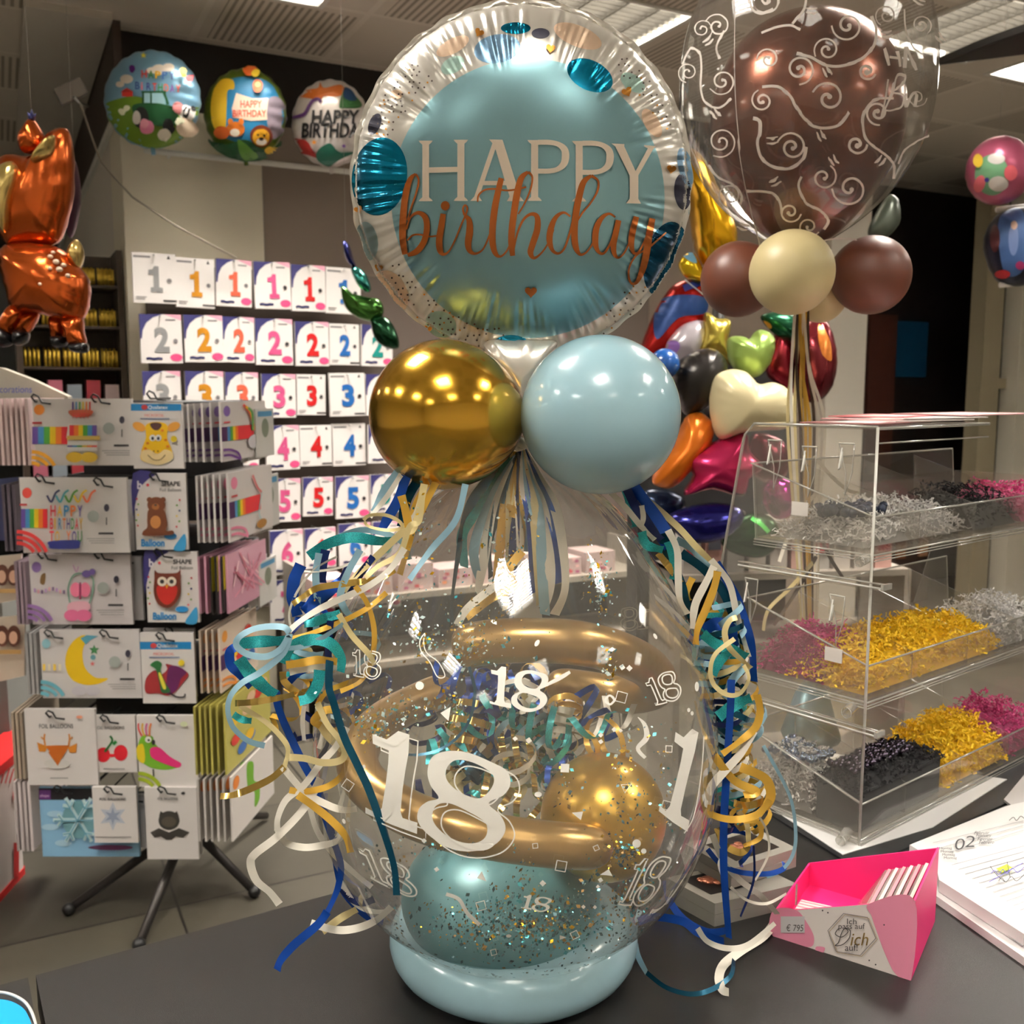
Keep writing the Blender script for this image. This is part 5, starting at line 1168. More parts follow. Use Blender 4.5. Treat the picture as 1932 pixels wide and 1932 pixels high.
for dg_, row in rows:
    for (x0, y0, x1, y1, c, st) in row:
        TL = onp(x0, y0, WP, V); TRr = onp(x1, y0, WP, V); BLl = onp(x0, y1, WP, V)
        W_ = U*((TRr-TL).length); H_ = Z*(BLl.z-TL.z)
        tl = qd.uniform(-.022, .022); W_ = W_+Z*(W_.length*tl); H_ = H_+U*(H_.length*tl); of = V*qd.uniform(-.01, .012); TL = TL+of
        mb = MB(); mb.obox(TL+H_, W_, -H_, V*.022, m_pkw)
        def pr(x, y, k, TL=TL, W_=W_, H_=H_): return TL+W_*x+H_*y-V*.0004*k
        A = Art(mb, pr); m = mat(ND[c], .35, .15, name=c+'_digit')
        if st == 'D':
            A.poly([(0, 0), (.55, 0), (.32, .07), (.16, .18), (.07, .33), (.04, .5), (0, .5)], m_pkn)
            A.poly([(.6, .0), (1, 0), (1, .12)], mat((236, 170, 190), .4, name='light_pink_corner')); A.rect(.62, .1, .86, .125, m_pkg)
            A.ell(.84, .88, .15, .08, m_pkp, 0, 16); A.stroke([(.12, .91), (.2, .90), (.3, .915), (.4, .90), (.5, .91)], .045, m_pki)
        else:
            A.rect(.03, .06, .42, .10, m_pkg); A.star(.84, .08, .05, m_pkk, 3); A.rect(.68, .93, 1, .965, m_pkk); A.rect(.06, .88, .3, .895, m_pkg); A.rect(.06, .92, .26, .935, m_pkg)
        if dg_ == 1: A.poly([(.36, .34), (.46, .32), (.50, .26), (.60, .26), (.60, .68), (.68, .69), (.68, .78), (.40, .78), (.40, .69), (.47, .68), (.47, .42), (.36, .43)], m)
        else: A.text(str(dg_), .33, .26, .69, .78, m, off=.045)
        A.ell(.84, .54, .055, .045, m_pkk if c in ('red', 'blue', 'pink') else m_pkg, 0, 14)
        place = {'silver': '1'}.get(c, '') and str(dg_) or str(dg_)
        mb.build('number_packet', label=('white packet with a %s foil number %d, pegboard row %s' % (CW[c], dg_, place)).strip(), cat='packet', group='number balloon packets on the pegboard')
        mb = MB(); u0 = TL+W_*.5+H_*.04; mb.tube([u0-V*.02, u0+V*((R(0, -.03)-u0).dot(V))], .0035, m_steel, 6); mb.build('hook', brd)
# low white shelf with floral boxes, between the spinner and the gift balloon
m_shelf = mat((150, 141, 130), .6, name='greige_board')
sh = thing('shelf', 'pale shelf with floral boxes behind the left ribbons', 'shelf', R(1.2, -.45, 0))
for z in (.30, .62): mb = MB(); mb.obox(R(.62, -.50, z), U*1.9, V*.38, Z*.03, m_shelf); mb.build('shelf_board', sh)
for s in (.62, 2.5): mb = MB(); mb.obox(R(s, -.50, 0), U*.02, V*.38, Z*.8, m_shelf); mb.build('side_panel', sh)
for i in range(8):
    s = .68+.21*i; mb = MB(); o = R(s, -.46, .65); mb.obox(o, U*.18, V*.2, Z*(.09+.02*(i % 3)), mat((196, 172, 170), .5, name='floral_box'))
    for k in range(9):
        a, b = qd.uniform(.02, .16), qd.uniform(.01, .08); mb.cbox(o+U*a+Z*b-V*.001, U*.022, V*.001, Z*.014, mat(qd.choice([(206, 70, 90), (222, 130, 80), (170, 60, 120), (240, 190, 190)]), .5, name='flower_print'))
    mb.build('floral_box', label='pale pink box with red flower print on the low pale shelf', cat='box', group='floral boxes on the low shelf')

# ================================================================== SPINNER WITH FOIL BALLOON PACKETS
YS = 2.85; Vs = Vector((0, 1, 0)); hub = Vector((-1.075, 3.10, 0))
m_pole = mat((60, 56, 54), .35, .6, name='dark_steel'); spin = thing('spinner_rack', 'black revolving wire rack full of foil balloon packets, with splayed legs on the floor', 'display rack', hub)
mb = MB(); mb.tube([hub+Z*.1, hub+Z*1.56], .018, m_pole, 12); mb.build('pole', spin)
mb = MB(); mb.tube([hub+Z*1.0, hub+Z*1.0], .02, m_pole, 12)
for px, py in ((130, 1715), (262, 1782), (480, 1682)):
    f = onz(px, py, .018); mb = MB(); d = (f-hub); d.z = 0
    mb.tube([hub+Z*.20, hub+d*.18+Z*.15, f], [.016, .016, .013], m_pole, 10); mb.ball(f, .020, m_black, 12); mb.build('leg', spin)
f = hub+Vector((.15, .42, .018)); mb = MB(); mb.tube([hub+Z*.2, f], .014, m_pole, 10); mb.build('leg', spin)
for py in (760, 897, 1048, 1192, 1340, 1488):
    z = at(200, py, YS+.1).z; mb = MB()
    for a, b in (((-.25, -.18), (.21, -.18)), ((.21, -.18), (.21, .2)), ((.21, .2), (-.25, .2)), ((-.25, .2), (-.25, -.18))):
        mb.tube([hub+Vector((a[0], a[1], z)), hub+Vector((b[0], b[1], z))], .005, m_black, 6)
    mb.tube([hub+Vector((-.25, 0, z)), hub+Vector((.21, 0, z))], .005, m_black, 6); mb.tube([hub+Vector((0, -.18, z)), hub+Vector((0, .2, z))], .005, m_black, 6)
    mb.build('wire_frame', spin)
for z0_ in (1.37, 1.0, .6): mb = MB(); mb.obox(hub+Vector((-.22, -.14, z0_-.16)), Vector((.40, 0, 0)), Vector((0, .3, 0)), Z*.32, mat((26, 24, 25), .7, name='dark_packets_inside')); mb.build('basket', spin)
def hook(px, py, Y=YS):
    p = at(px, py, Y); mb = MB()
    mb.tube([p+Vector((0, .16, 0)), p+Vector((0, -.006, 0)), p+Vector((-.008, -.01, .014)), p+Vector((.0, -.012, .022)), p+Vector((.012, -.01, .016)), p+Vector((.02, -.008, -.002)), p+Vector((.045, -.006, -.006))], .0028, m_black, 6)
    mb.build('hook', spin)
mt = lambda c, r=.4: mat(c, r, name='print_ink')
INK = mt((52, 48, 50)); G1 = mt((150, 146, 144))
def spk(label, x0, y0, x1, y1, art, body=(226, 220, 216), Y=YS, th=.012, hooks=None, grp='balloon packets on the front of the spinner'):
    a, b, d = at(x0, y0, Y), at(x1, y0, Y), at(x0, y1, Y)
    mb = MB(); mb.obox(Vector((a.x, Y, d.z)), Vector((b.x-a.x, 0, 0)), Vector((0, th, 0)), Vector((0, 0, a.z-d.z)), mat(body, .35, coat=.3, name='packet_foil'))
    def pr(x, y, k): p = at(x, y, Y); return Vector((p.x, Y-.0004*k, p.z))
    art(Art(mb, pr)); mb.build('balloon_packet', label=label, cat='packet', group=grp)
    for h in (hooks or [((x0+x1)/2, y0+8)]): hook(h[0], h[1], Y-.004)
RB = [(98, 70, 150), (70, 140, 190), (80, 160, 60), (236, 200, 30), (232, 120, 40), (214, 40, 50)]
def rain(A, x0, y0, x1, y1, cs=RB):
    n = len(cs)
    for i, c in enumerate(cs): A.rect(x0+(x1-x0)*i/n, y0, x0+(x1-x0)*(i+1)/n+.3, y1, mt(c))
def arcs(A, cx, cy, r, col, n=3, w=7, yb=None):
    for k in range(n):
        rr = r-k*(w*1.5); yb_ = yb if yb else cy-22
        if rr <= cy-yb_+3: continue
        tm = math.acos((cy-yb_)/rr); A.stroke([(cx+rr*math.sin(tm*t/6), cy-rr*math.cos(tm*t/6)) for t in range(7)], w, mt(col))
def side_icons(A, x, y):
    A.ell(x, y, 11, 11, mt((168, 174, 168))); A.ell(x+25, y-16, 5, 7, mt((60, 56, 70))); A.rect(x+24, y+2, x+26, y+16, INK)
    A.rect(x+10, y+30, x+38, y+34, INK)
    for k in range(3): A.rect(x-12+k*4, y+41+k*4, x+40, y+42.4+k*4, G1)
def a_cake(A):
    A.ell(74, 773, 10, 10, mt((232, 140, 50))); rain(A, 61, 805, 128, 838); A.rect(62, 796, 80, 800, mt((190, 50, 50)))
    A.poly([(130, 800), (186, 800), (190, 824), (126, 826)], mt((240, 236, 230))); rain(A, 132, 802, 184, 822, RB[::-1]); A.rect(128, 822, 190, 830, mt((214, 180, 90)))
    for i, c in enumerate(RB): A.rect(138+i*6.5, 758, 141+i*6.5, 774, mt(c))
    A.blob([(134, 774), (176, 774), (170, 786), (140, 786)], mt((190, 90, 60))); A.text('HAPPY', 140, 779, 172, 789, mt((214, 60, 60)))
    A.rect(130, 832, 186, 850, mt((236, 232, 228))); rain(A, 130, 840, 186, 843); A.ell(144, 862, 16, 10, mt((222, 180, 50))); A.ell(172, 862, 16, 10, mt((226, 186, 60)))
    arcs(A, 64, 900, 48, (226, 160, 40)); side_icons(A, 209, 808)
def quala(A, x0, y0, x1, y1, sub):
    A.rect(x0, y0, x1, y1, mt((28, 120, 176))); A.text('Qualatex', x0+32, y0+3, x1-25, y1-2, mt((236, 236, 236)), off=.02); A.ell(x0+26, (y0+y1)/2, 6, 5, mt((180, 60, 60)))
    A.text(sub, x0+26, y1+6, x1-32, y1+11, mt((214, 90, 80))); A.rect(x0+18, y1+14, x1-22, y1+16, mt((90, 110, 150)))
def a_gir(A):
    quala(A, 247, 762, 342, 775, 'MICROFOIL')
    yl = mt((236, 188, 30)); A.ell(263, 805, 13, 8, mt((226, 160, 70)), 25); A.ell(328, 805, 13, 8, mt((226, 160, 70)), -25)
    A.blob([(276, 802), (296, 796), (316, 802), (316, 826), (324, 846), (326, 866), (298, 876), (268, 868), (268, 848), (276, 826)], yl)
    A.blob([(268, 852), (282, 848), (298, 856), (312, 848), (326, 854), (324, 868), (298, 877), (270, 868)], mt((238, 214, 160))); A.blob([(284, 800), (296, 797), (306, 801), (300, 811), (290, 810)], mt((80, 50, 50)))
    for x in (289, 300): A.ell(x, 826, 6, 6, mt((244, 242, 238))); A.ell(x, 827, 2.6, 3.2, INK)
    for x, y in ((280, 836), (314, 830), (276, 846), (318, 842), (308, 812)): A.ell(x, y, 3, 2.5, mt((214, 120, 30)))
    for x in (292, 300): A.ell(x, 851, 1.6, 1.6, mt((120, 70, 20)))
    A.stroke([(281, 858), (290, 866), (298, 868), (306, 866), (314, 858)], 1.5, mt((110, 70, 30))); A.ell(330, 828, 6, 6, mt((206, 180, 40)))
def a_hbty(A):
    A.ell(51, 930, 9, 10, mt((226, 80, 70))); rain(A, 40, 960, 90, 996); A.rect(38, 950, 52, 954, mt((180, 60, 60)))
    for i, ln_ in enumerate(('HAPPY', 'BIRTHDAY', 'TO YOU')): rainbow_text(A, ln_, 96, 953+i*24, 160, 974+i*24, [(214, 44, 60), (226, 180, 40), (60, 140, 190), (232, 120, 40), (90, 70, 150), (70, 150, 70)])
    for k, c in enumerate(((50, 50, 90), (80, 160, 170), (90, 150, 60), (226, 190, 50), (226, 110, 70))): A.stroke([(92+k*17, 934), (100+k*17, 946), (108+k*17, 930), (116+k*17, 924)], 4, mt(c))
    A.blob([(98, 1020), (150, 1018), (154, 1028), (148, 1034), (102, 1034), (96, 1028)], mt((46, 50, 120))); arcs(A, 36, 1062, 60, (214, 60, 60)); side_icons(A, 180, 973)
def shape(A, x0, y0, x1, y1):
    A.blob([(x0, y0), (x0+45, y0), (x0+30, y0+10), (x0+12, y0+30), (x0+4, y0+60), (x0, y0+80)], mt((56, 50, 110)), 3); A.text('b', x0+8, y0+14, x0+17, y0+30, mt((236, 230, 234)), off=.03); A.ell(x0+28, y0+22, 3, 3, mt((200, 60, 70)))
    A.text('SHAPE', x1-45, y0+15, x1-10, y0+24, INK, off=.02); A.text('Foil Balloon', x1-48, y0+28, x1-8, y0+34, INK)
    bl = mt((40, 130, 190)); A.text('Balloon', x0+16, y1-20, x0+60, y1-6, bl, off=.035); A.text('Folat', x0+40, y1-27, x0+60, y1-22, G1); A.ell(x1-28, y1-26, 12, 6, bl); A.blob([(x1-22, y1), (x1-12, y1-18), (x1, y1-30), (x1, y1)], mt((60, 150, 200)), 3)
    for i, c in enumerate(((200, 60, 70), (110, 150, 70), (60, 60, 110), (220, 190, 70), (110, 150, 70), (200, 60, 70))):
        A.ell(x0+8+i % 2*3, y0+48+i*10, 2, 2, mt(c)); A.ell(x1-10-i % 2*5, y0+50+i*10, 2, 2, mt(c))
def a_bear(A):
    shape(A, 251, 893, 350, 1037); br = mt((104, 56, 32)); A.ell(297, 952, 17, 15, br); A.ell(284, 942, 5, 5, br); A.ell(310, 942, 5, 5, br)
    A.blob([(284, 960), (310, 960), (318, 985), (316, 1000), (328, 1000), (326, 1008), (276, 1010), (272, 1002), (280, 994), (280, 978)], br); A.ell(296, 984, 10, 12, mt((190, 128, 70))); A.ell(296, 955, 7, 6, mt((170, 110, 62))); A.ell(296, 952, 3, 2, INK)
def a_but(A):
    A.ell(69, 1070, 9, 10, mt((140, 110, 170))); A.blob([(78, 1085), (86, 1082), (84, 1102), (76, 1100)], mt((120, 90, 50)))
    for k in range(9): A.rect(64+k*7, 1110+3*math.sin(k), 68+k*7, 1117+3*math.sin(k), mt([(190, 150, 200), (236, 180, 190), (120, 90, 130)][k % 3]))
    A.stroke([(134, 1140), (130, 1110), (140, 1085), (158, 1082), (176, 1090), (176, 1116), (170, 1138)], 3, mt((120, 160, 140))); p1 = mt((226, 120, 150)); A.ell(144, 1112, 10, 14, p1); A.ell(162, 1112, 10, 14, p1); A.rect(151, 1098, 155, 1130, mt((150, 50, 90)))
    A.ell(165, 1082, 9, 7, mt((110, 90, 150))); A.ell(176, 1078, 6, 6, mt((110, 90, 150))); A.stroke([(140, 1065), (146, 1078), (150, 1068)], 2, mt((200, 150, 190)))
    A.blob([(134, 1136), (166, 1134), (170, 1150), (132, 1152)], mt((232, 176, 190))); A.ell(138, 1160, 15, 11, mt((222, 110, 150))); A.ell(160, 1160, 15, 11, mt((222, 110, 150))); arcs(A, 55, 1192, 50, (150, 110, 170)); side_icons(A, 197, 1108)
def a_owl(A):
    shape(A, 273, 1040, 372, 1175); b = mt((110, 50, 34)); A.blob([(294, 1075), (302, 1080), (334, 1080), (342, 1074), (342, 1092), (342, 1120), (330, 1140), (316, 1146), (300, 1138), (292, 1118), (293, 1092)], b)
    A.blob([(298, 1106), (317, 1100), (336, 1106), (332, 1128), (317, 1140), (302, 1128)], mt((180, 40, 34)))
    for x in (308, 326): A.ell(x, 1096, 9, 9, mt((232, 220, 200))); A.ell(x, 1096, 4, 4, INK)
    A.poly([(314, 1102), (321, 1102), (317, 1110)], mt((226, 160, 40)))
def a_moon(A):
    A.blob([(158, 1198), (140, 1208), (126, 1230), (124, 1258), (136, 1282), (160, 1292), (186, 1290), (204, 1280), (180, 1278), (162, 1262), (156, 1240), (158, 1220), (166, 1206)], mt((232, 190, 30)), 5)
    A.poly([(152, 1204), (164, 1198), (186, 1200), (170, 1208), (162, 1216)], mt((90, 160, 180))); A.star(178, 1226, 10, mt((70, 130, 80))); A.ell(176, 1240, 5, 5, mt((110, 160, 170))); A.star(175, 1252, 5, mt((226, 110, 110)))
    A.ell(150, 1303, 14, 9, mt((206, 200, 206))); A.ell(176, 1303, 14, 9, mt((206, 200, 206))); A.ell(88, 1214, 8, 9, mt((150, 200, 210))); arcs(A, 78, 1334, 48, (110, 180, 195))
    for k in range(4): A.rect(82+k*10, 1252, 87+k*10, 1264, mt([(236, 200, 80), (236, 226, 200)][k % 2]))
    side_icons(A, 218, 1248)
def a_drag(A):
    quala(A, 264, 1211, 361, 1225, 'MICROFOIL'); A.blob([(276, 1280), (292, 1264), (304, 1272), (316, 1262), (314, 1252), (340, 1260), (356, 1272), (344, 1290), (330, 1306), (316, 1312), (300, 1308), (276, 1306)], mt((150, 44, 46)))
    A.blob([(318, 1262), (334, 1256), (352, 1268), (342, 1280), (334, 1300), (316, 1308)], mt((96, 34, 84))); A.blob([(284, 1254), (296, 1246), (306, 1252), (304, 1266), (314, 1290), (322, 1304), (306, 1306), (300, 1280), (294, 1262)], mt((40, 104, 54))); A.blob([(300, 1272), (304, 1270), (314, 1296), (308, 1298)], mt((222, 210, 70)))
    A.stroke([(320, 1306), (334, 1314), (348, 1314), (350, 1308)], 3, INK); A.ell(343, 1250, 6, 6, mt((226, 200, 50)))
def fb(A, x0, y0, x1, sz=8): A.text('FOIL BALLOONS', x0, y0, x1, y0+sz, INK, off=.01)
def a_deer(A):
    fb(A, 74, 1366, 138); o = mt((206, 130, 44)); A.poly([(85, 1407), (108, 1406), (132, 1406), (124, 1420), (110, 1442), (96, 1420)], mt((190, 100, 30))); A.poly([(70, 1400), (90, 1408), (86, 1418), (74, 1418)], o); A.poly([(146, 1402), (128, 1410), (132, 1420), (144, 1420)], o)
    for s in (-1, 1): A.stroke([(108+s*22, 1406), (108+s*24, 1394), (108+s*23, 1384)], 3, o); A.stroke([(108+s*23, 1396), (108+s*30, 1390)], 2.4, o)
    A.ell(108, 1440, 24, 10, mt((216, 212, 206))); A.poly([(92, 1418), (108, 1412), (124, 1418), (110, 1444)], mt((190, 100, 30))); A.rect(96, 1466, 130, 1468, G1); A.ell(151, 1352, 6, 3, mt((226, 150, 120)))
def a_cher(A):
    fb(A, 180, 1370, 235, 6); r = mt((206, 30, 44)); A.ell(195, 1424, 13, 14, r); A.ell(228, 1420, 13, 15, r); A.ell(211, 1425, 7, 3, r); A.stroke([(198, 1418), (212, 1398), (208, 1388)], 4, mt((40, 110, 50))); A.stroke([(214, 1404), (220, 1398)], 6, mt((40, 130, 60))); A.rect(196, 1449, 236, 1451, G1)
def a_parr(A):
    A.blob([(262, 1400), (272, 1386), (288, 1390), (292, 1402), (310, 1420), (340, 1442), (320, 1452), (290, 1450), (270, 1440), (258, 1430)], mt((110, 170, 40))); A.blob([(258, 1410), (270, 1404), (274, 1430), (270, 1440), (260, 1432)], mt((226, 200, 40)))
    A.blob([(284, 1412), (300, 1410), (322, 1428), (342, 1440), (334, 1448), (304, 1438), (286, 1428)], mt((222, 50, 120))); A.ell(280, 1395, 6, 6, mt((240, 238, 232))); A.ell(281, 1396, 2.4, 2.4, INK); A.ell(290, 1400, 3.5, 5, INK)
    for k, c in enumerate(((214, 60, 60), (226, 180, 50), (200, 80, 150), (226, 120, 50))): A.stroke([(268+k*5, 1388), (262+k*7, 1374), (262+k*8, 1364)], 3, mt(c))
    A.stroke([(290, 1450), (291, 1464)], 3, INK); arcs(A, 262, 1504, 46, (160, 180, 40)); A.ell(348, 1365, 7, 5, mt((214, 220, 180)))
def flake(A, cx, cy, r, m, w=5):
    for k in range(6):
        a = math.radians(60*k); x, y = cx+r*math.cos(a), cy+r*math.sin(a); A.stroke([(cx, cy), (x, y)], w, m, smooth=False)
        for s in (-1, 1):
            b = a+s*.9; A.stroke([(cx+(x-cx)*.62, cy+(y-cy)*.62), (cx+(x-cx)*.62+r*.3*math.cos(b), cy+(y-cy)*.62+r*.3*math.sin(b))], w*.9, m, smooth=False)
def a_snow(A):
    A.rect(73, 1487, 257, 1509, mt((26, 24, 28))); A.rect(74, 1490, 96, 1508, mt((100, 50, 120))); A.text('shape', 76, 1498, 93, 1505, mt((230, 200, 230)))
    for x, y in ((95, 1560), (120, 1590), (105, 1535)): A.ell(x, y, 16, 6, mt((176, 212, 232)))
    A.ell(150, 1545, 32, 36, mt((120, 170, 180))); flake(A, 150, 1545, 48, mt((206, 230, 232)), 7); flake(A, 150, 1545, 44, mt((110, 170, 190)), 2.5); A.ell(213, 1594, 42, 5, mt((90, 40, 80)))
def a_star(A): A.star(213, 1540, 27, mt((190, 196, 206)), 6, .5); A.star(213, 1540, 17, mt((150, 160, 184)), 6, .4); fb(A, 188, 1505, 238, 5); A.rect(180, 1578, 248, 1580, G1)
def a_bat(A):
    k = mt((58, 54, 50)); A.ell(319, 1548, 20, 18, k); A.poly([(300, 1540), (303, 1530), (312, 1536)], k); A.poly([(338, 1540), (334, 1530), (326, 1536)], k)
    A.poly([(284, 1570), (300, 1562), (319, 1570), (338, 1562), (358, 1570), (346, 1580), (332, 1578), (324, 1584), (314, 1584), (304, 1578), (292, 1580)], k); A.ell(319, 1550, 14, 10, mt((84, 78, 66)), 0, 18); fb(A, 298, 1504, 336, 5); A.ell(346, 1496, 4, 3, INK)
spk('wide packet with rainbow birthday cake balloon, top row of the rack', 60, 752, 248, 878, a_cake, hooks=[(68, 758), (180, 758)])
spk('narrow packet with yellow giraffe head balloon, top row of the rack', 247, 760, 343, 884, a_gir, Y=YS-.02, hooks=[(285, 752)])
spk('wide packet with colourful HAPPY BIRTHDAY TO YOU letters, second row', 36, 901, 238, 1043, a_hbty, Y=YS-.04, hooks=[(75, 908), (185, 915)])
spk('packet with brown sitting bear balloon, second row', 251, 893, 350, 1037, a_bear, Y=YS-.02, hooks=[(290, 905)])
spk('wide packet with pink butterfly balloon, third row', 54, 1046, 245, 1178, a_but, body=(214, 206, 206), Y=YS-.01, hooks=[(80, 1053), (186, 1053)])
spk('packet with brown and red owl balloon, third row', 273, 1041, 372, 1174, a_owl, Y=YS-.01, hooks=[(298, 1048)])
spk('wide packet with yellow crescent moon balloon, fourth row', 74, 1188, 262, 1317, a_moon, body=(214, 208, 206), Y=YS-.01, hooks=[(92, 1200), (196, 1200)])
spk('packet with red winged dragon balloon, fourth row', 264, 1194, 365, 1327, a_drag, Y=YS-.02, hooks=[(302, 1205)])
spk('square packet with golden reindeer mask balloon, fifth row', 45, 1338, 178, 1481, a_deer, Y=YS-.02, hooks=[(95, 1352)])
spk('small packet with two red cherries, fifth row', 174, 1350, 254, 1457, a_cher, Y=YS-.01, hooks=[(197, 1360)])
spk('packet with green and pink parrot balloon, fifth row', 257, 1350, 370, 1484, a_parr, Y=YS-.03, hooks=[(303, 1360)])
spk('light blue packet with large snowflake balloon, bottom row', 73, 1486, 257, 1616, a_snow, body=(140, 190, 224), Y=YS, hooks=[(110, 1492)])
spk('small white packet with silver star flake, hanging over the blue packet', 173, 1485, 256, 1590, a_star, Y=YS-.03, hooks=[(204, 1494)])
spk('white packet with dark grey bat balloon, bottom row', 272, 1486, 370, 1621, a_bat, Y=YS-.04, hooks=[(305, 1494)])
# packets behind the front ones, right edges showing
for x0, y0, x1, y1, lab in ((225, 905, 248, 1040, 'second row'), (244, 1050, 266, 1170, 'third row'), (330, 1186, 366, 1316, 'fourth row'), (262, 1500, 285, 1600, 'bottom row'), (350, 1500, 376, 1612, 'bottom row at the right')):
    spk('plain edge of a packet hanging behind the front ones, '+lab, x0-60, y0, x1, y1, lambda A: None, body=(196, 192, 190), Y=YS+.05)
# right face of the rack: packets seen obliquely, one behind the other
rr_ = random.Random(21)
def obl(label, x, y0, y1, Yn, dep, art, body=(216, 210, 206), grp=None, th=.006):
    a = at(x, y0, Yn); b = at(x, y1, Yn); o = Vector((a.x, Yn, b.z)); e = Vector((.10*dep, dep, 0)); h = a.z-b.z
    n = Vector((dep, -.10*dep, 0)).normalized()
    mb = MB(); mb.obox(o, e, n*-th, Z*h, mat(body, .35, coat=.3, name='packet_foil'))
    def pr(u, v, k): return o+e*u+Z*(h*(1-v))+n*.0004*k
    art(Art(mb, pr)); mb.build('balloon_packet', label=label, cat='packet', group=grp)
def o_rain(c1, c2, pic):
    def f(A):
        A.ell(.12, .16, .07, .09, mt(c1)); rain(A, 0, .42, .38, .66, [(74, 30, 84), (74, 30, 84)]+RB[1:]); A.rect(.03, .33, .16, .36, mt((200, 60, 70)))
        for k in range(2): A.stroke([(0, .80+.09*k), (.14, .81+.09*k), (.3, .88+.09*k), (.36, 1.0)], .04, mt(c2))
        pic(A)
    return f
def p_bow(A):
    for k, c in enumerate(((214, 60, 50), (232, 180, 40), (90, 150, 80))): A.stroke([(.45+.05*k, .06+.03*k), (.6+.02*k, .22), (.68-.02*k, .52)], .05, mt(c))
    A.ell(.66, .72, .14, .12, mt((206, 202, 206)))
def p_kite(A): A.stroke([(.5, .1), (.6, .3), (.7, .4)], .04, mt((200, 110, 110))); A.stroke([(.7, .4), (.62, .7), (.7, .85)], .02, mt((150, 190, 190))); A.ell(.68, .88, .12, .07, mt((160, 110, 40)))
def p_pink(A):
    for k in range(14): A.stroke([(rr_.uniform(.1, .9), rr_.uniform(.05, .4)), (rr_.uniform(.1, .9), rr_.uniform(.5, .95))], .03, mt(rr_.choice([(226, 150, 170), (190, 100, 120), (236, 200, 204)])))
def p_cart(A):
    for k in range(9): A.ell(rr_.uniform(.15, .9), rr_.uniform(.1, .9), .10, .08, mt(rr_.choice([(226, 180, 40), (60, 110, 180), (206, 60, 50), (226, 190, 150)])))
def p_green(A): A.blob([(.35, .05), (.5, .12), (.5, .4), (.62, .55), (.62, .8), (.5, .85), (.5, .6), (.36, .45)], mt((110, 170, 40))); A.ell(.1, .15, .07, .1, mt((226, 130, 50)))
for (y0, y1, xs, Yn, dep, body, art, rowname, c1, c2) in (
    (757, 872, (346, 356, 368, 382, 398, 416), 2.80, .36, (216, 210, 206), o_rain((120, 90, 160), (110, 60, 140), p_bow), 'top row', (120, 90, 160), 0),
    (892, 1024, (372, 382, 393, 404, 416, 430), 2.78, .36, (216, 210, 206), o_rain((226, 130, 160), (226, 130, 160), p_kite), 'second row', 0, 0),
    (1046, 1158, (376, 388, 400, 414, 428), 2.80, .32, (206, 150, 170), p_pink, 'third row', 0, 0),
    (1186, 1308, (378, 390, 402, 414), 2.82, .30, (220, 200, 180), o_rain((226, 150, 60), (226, 140, 60), p_cart), 'fourth row', 0, 0),
    (1328, 1462, (368, 378, 388, 398, 410, 424), 2.80, .38, (190, 180, 90), p_cart, 'fifth row', 0, 0),
    (1466, 1588, (374, 386, 398, 410, 422, 436), 2.80, .36, (222, 214, 208), p_green, 'bottom row', 0, 0)):
    for i, x in enumerate(xs):
        last = i == len(xs)-1
        obl(('outermost packet on the right side of the rack, ' if last else 'narrow visible edge of a packet on the right side of the rack, ')+rowname, x, y0+2*(len(xs)-i)*.5, y1, Yn, dep, art, body if (last or i % 2) else tuple(int(c*.86) for c in body), 'packets on the right side of the rack, '+rowname)
for i, (x, y0, y1) in enumerate(((455, 765, 872), (468, 770, 868), (482, 772, 864), (478, 905, 1010), (492, 900, 1000), (470, 1060, 1150), (488, 1062, 1146))):
    obl('pale packet on the far end of the right side of the rack', x, y0, y1, 3.05, .16, lambda A: [A.ell(.5, .4, .2, .2, mt((120, 130, 110))), A.rect(.1, .05, .9, .16, mt((70, 140, 180)))], (206, 204, 198), 'packets at the far end of the rack')
for i, (x, y0, y1) in enumerate(((398, 1052, 1160), (408, 1050, 1160), (420, 1050, 1155))):
    obl('black packet with yellow edge on the right side of the rack, third row', x, y0, y1, 2.79, .10, lambda A: A.rect(0, 0, .2, .6, mt((206, 190, 30))), (36, 30, 30), 'black packets on the rack')
# left side of the rack: edges
for (y0, y1, xs, c) in ((752, 878, (-14, -4, 6, 16, 26, 36, 46), (232, 206, 202)), (915, 1040, (2, 12, 22), (90, 80, 90)), (1060, 1178, (26, 34, 42), (150, 130, 140)), (1195, 1310, (46, 54, 62), (170, 168, 166)), (1345, 1470, (20, 28, 36), (176, 160, 140)), (1476, 1606, (24, 33, 42, 51), (222, 210, 208))):
    rn_ = {752: 'top row', 915: 'second row', 1060: 'third row', 1195: 'fourth row', 1345: 'fifth row', 1476: 'bottom row'}[y0]
    for i, x in enumerate(xs):
        a = at(x, y0, 2.84); b = at(x, y1, 2.84); mb = MB()
        mb.obox(Vector((a.x, 2.84, b.z)), Vector((.008, 0, 0)), Vector((-.03, .3, 0)), Z*(a.z-b.z), mat(c if i % 2 else tuple(int(q_*.9) for q_ in c), .4, name='packet_edge'))
        mb.build('balloon_packet', label='packet seen edge-on at the left side of the rack, '+rn_, cat='packet', group='edge-on packets left, '+rn_)

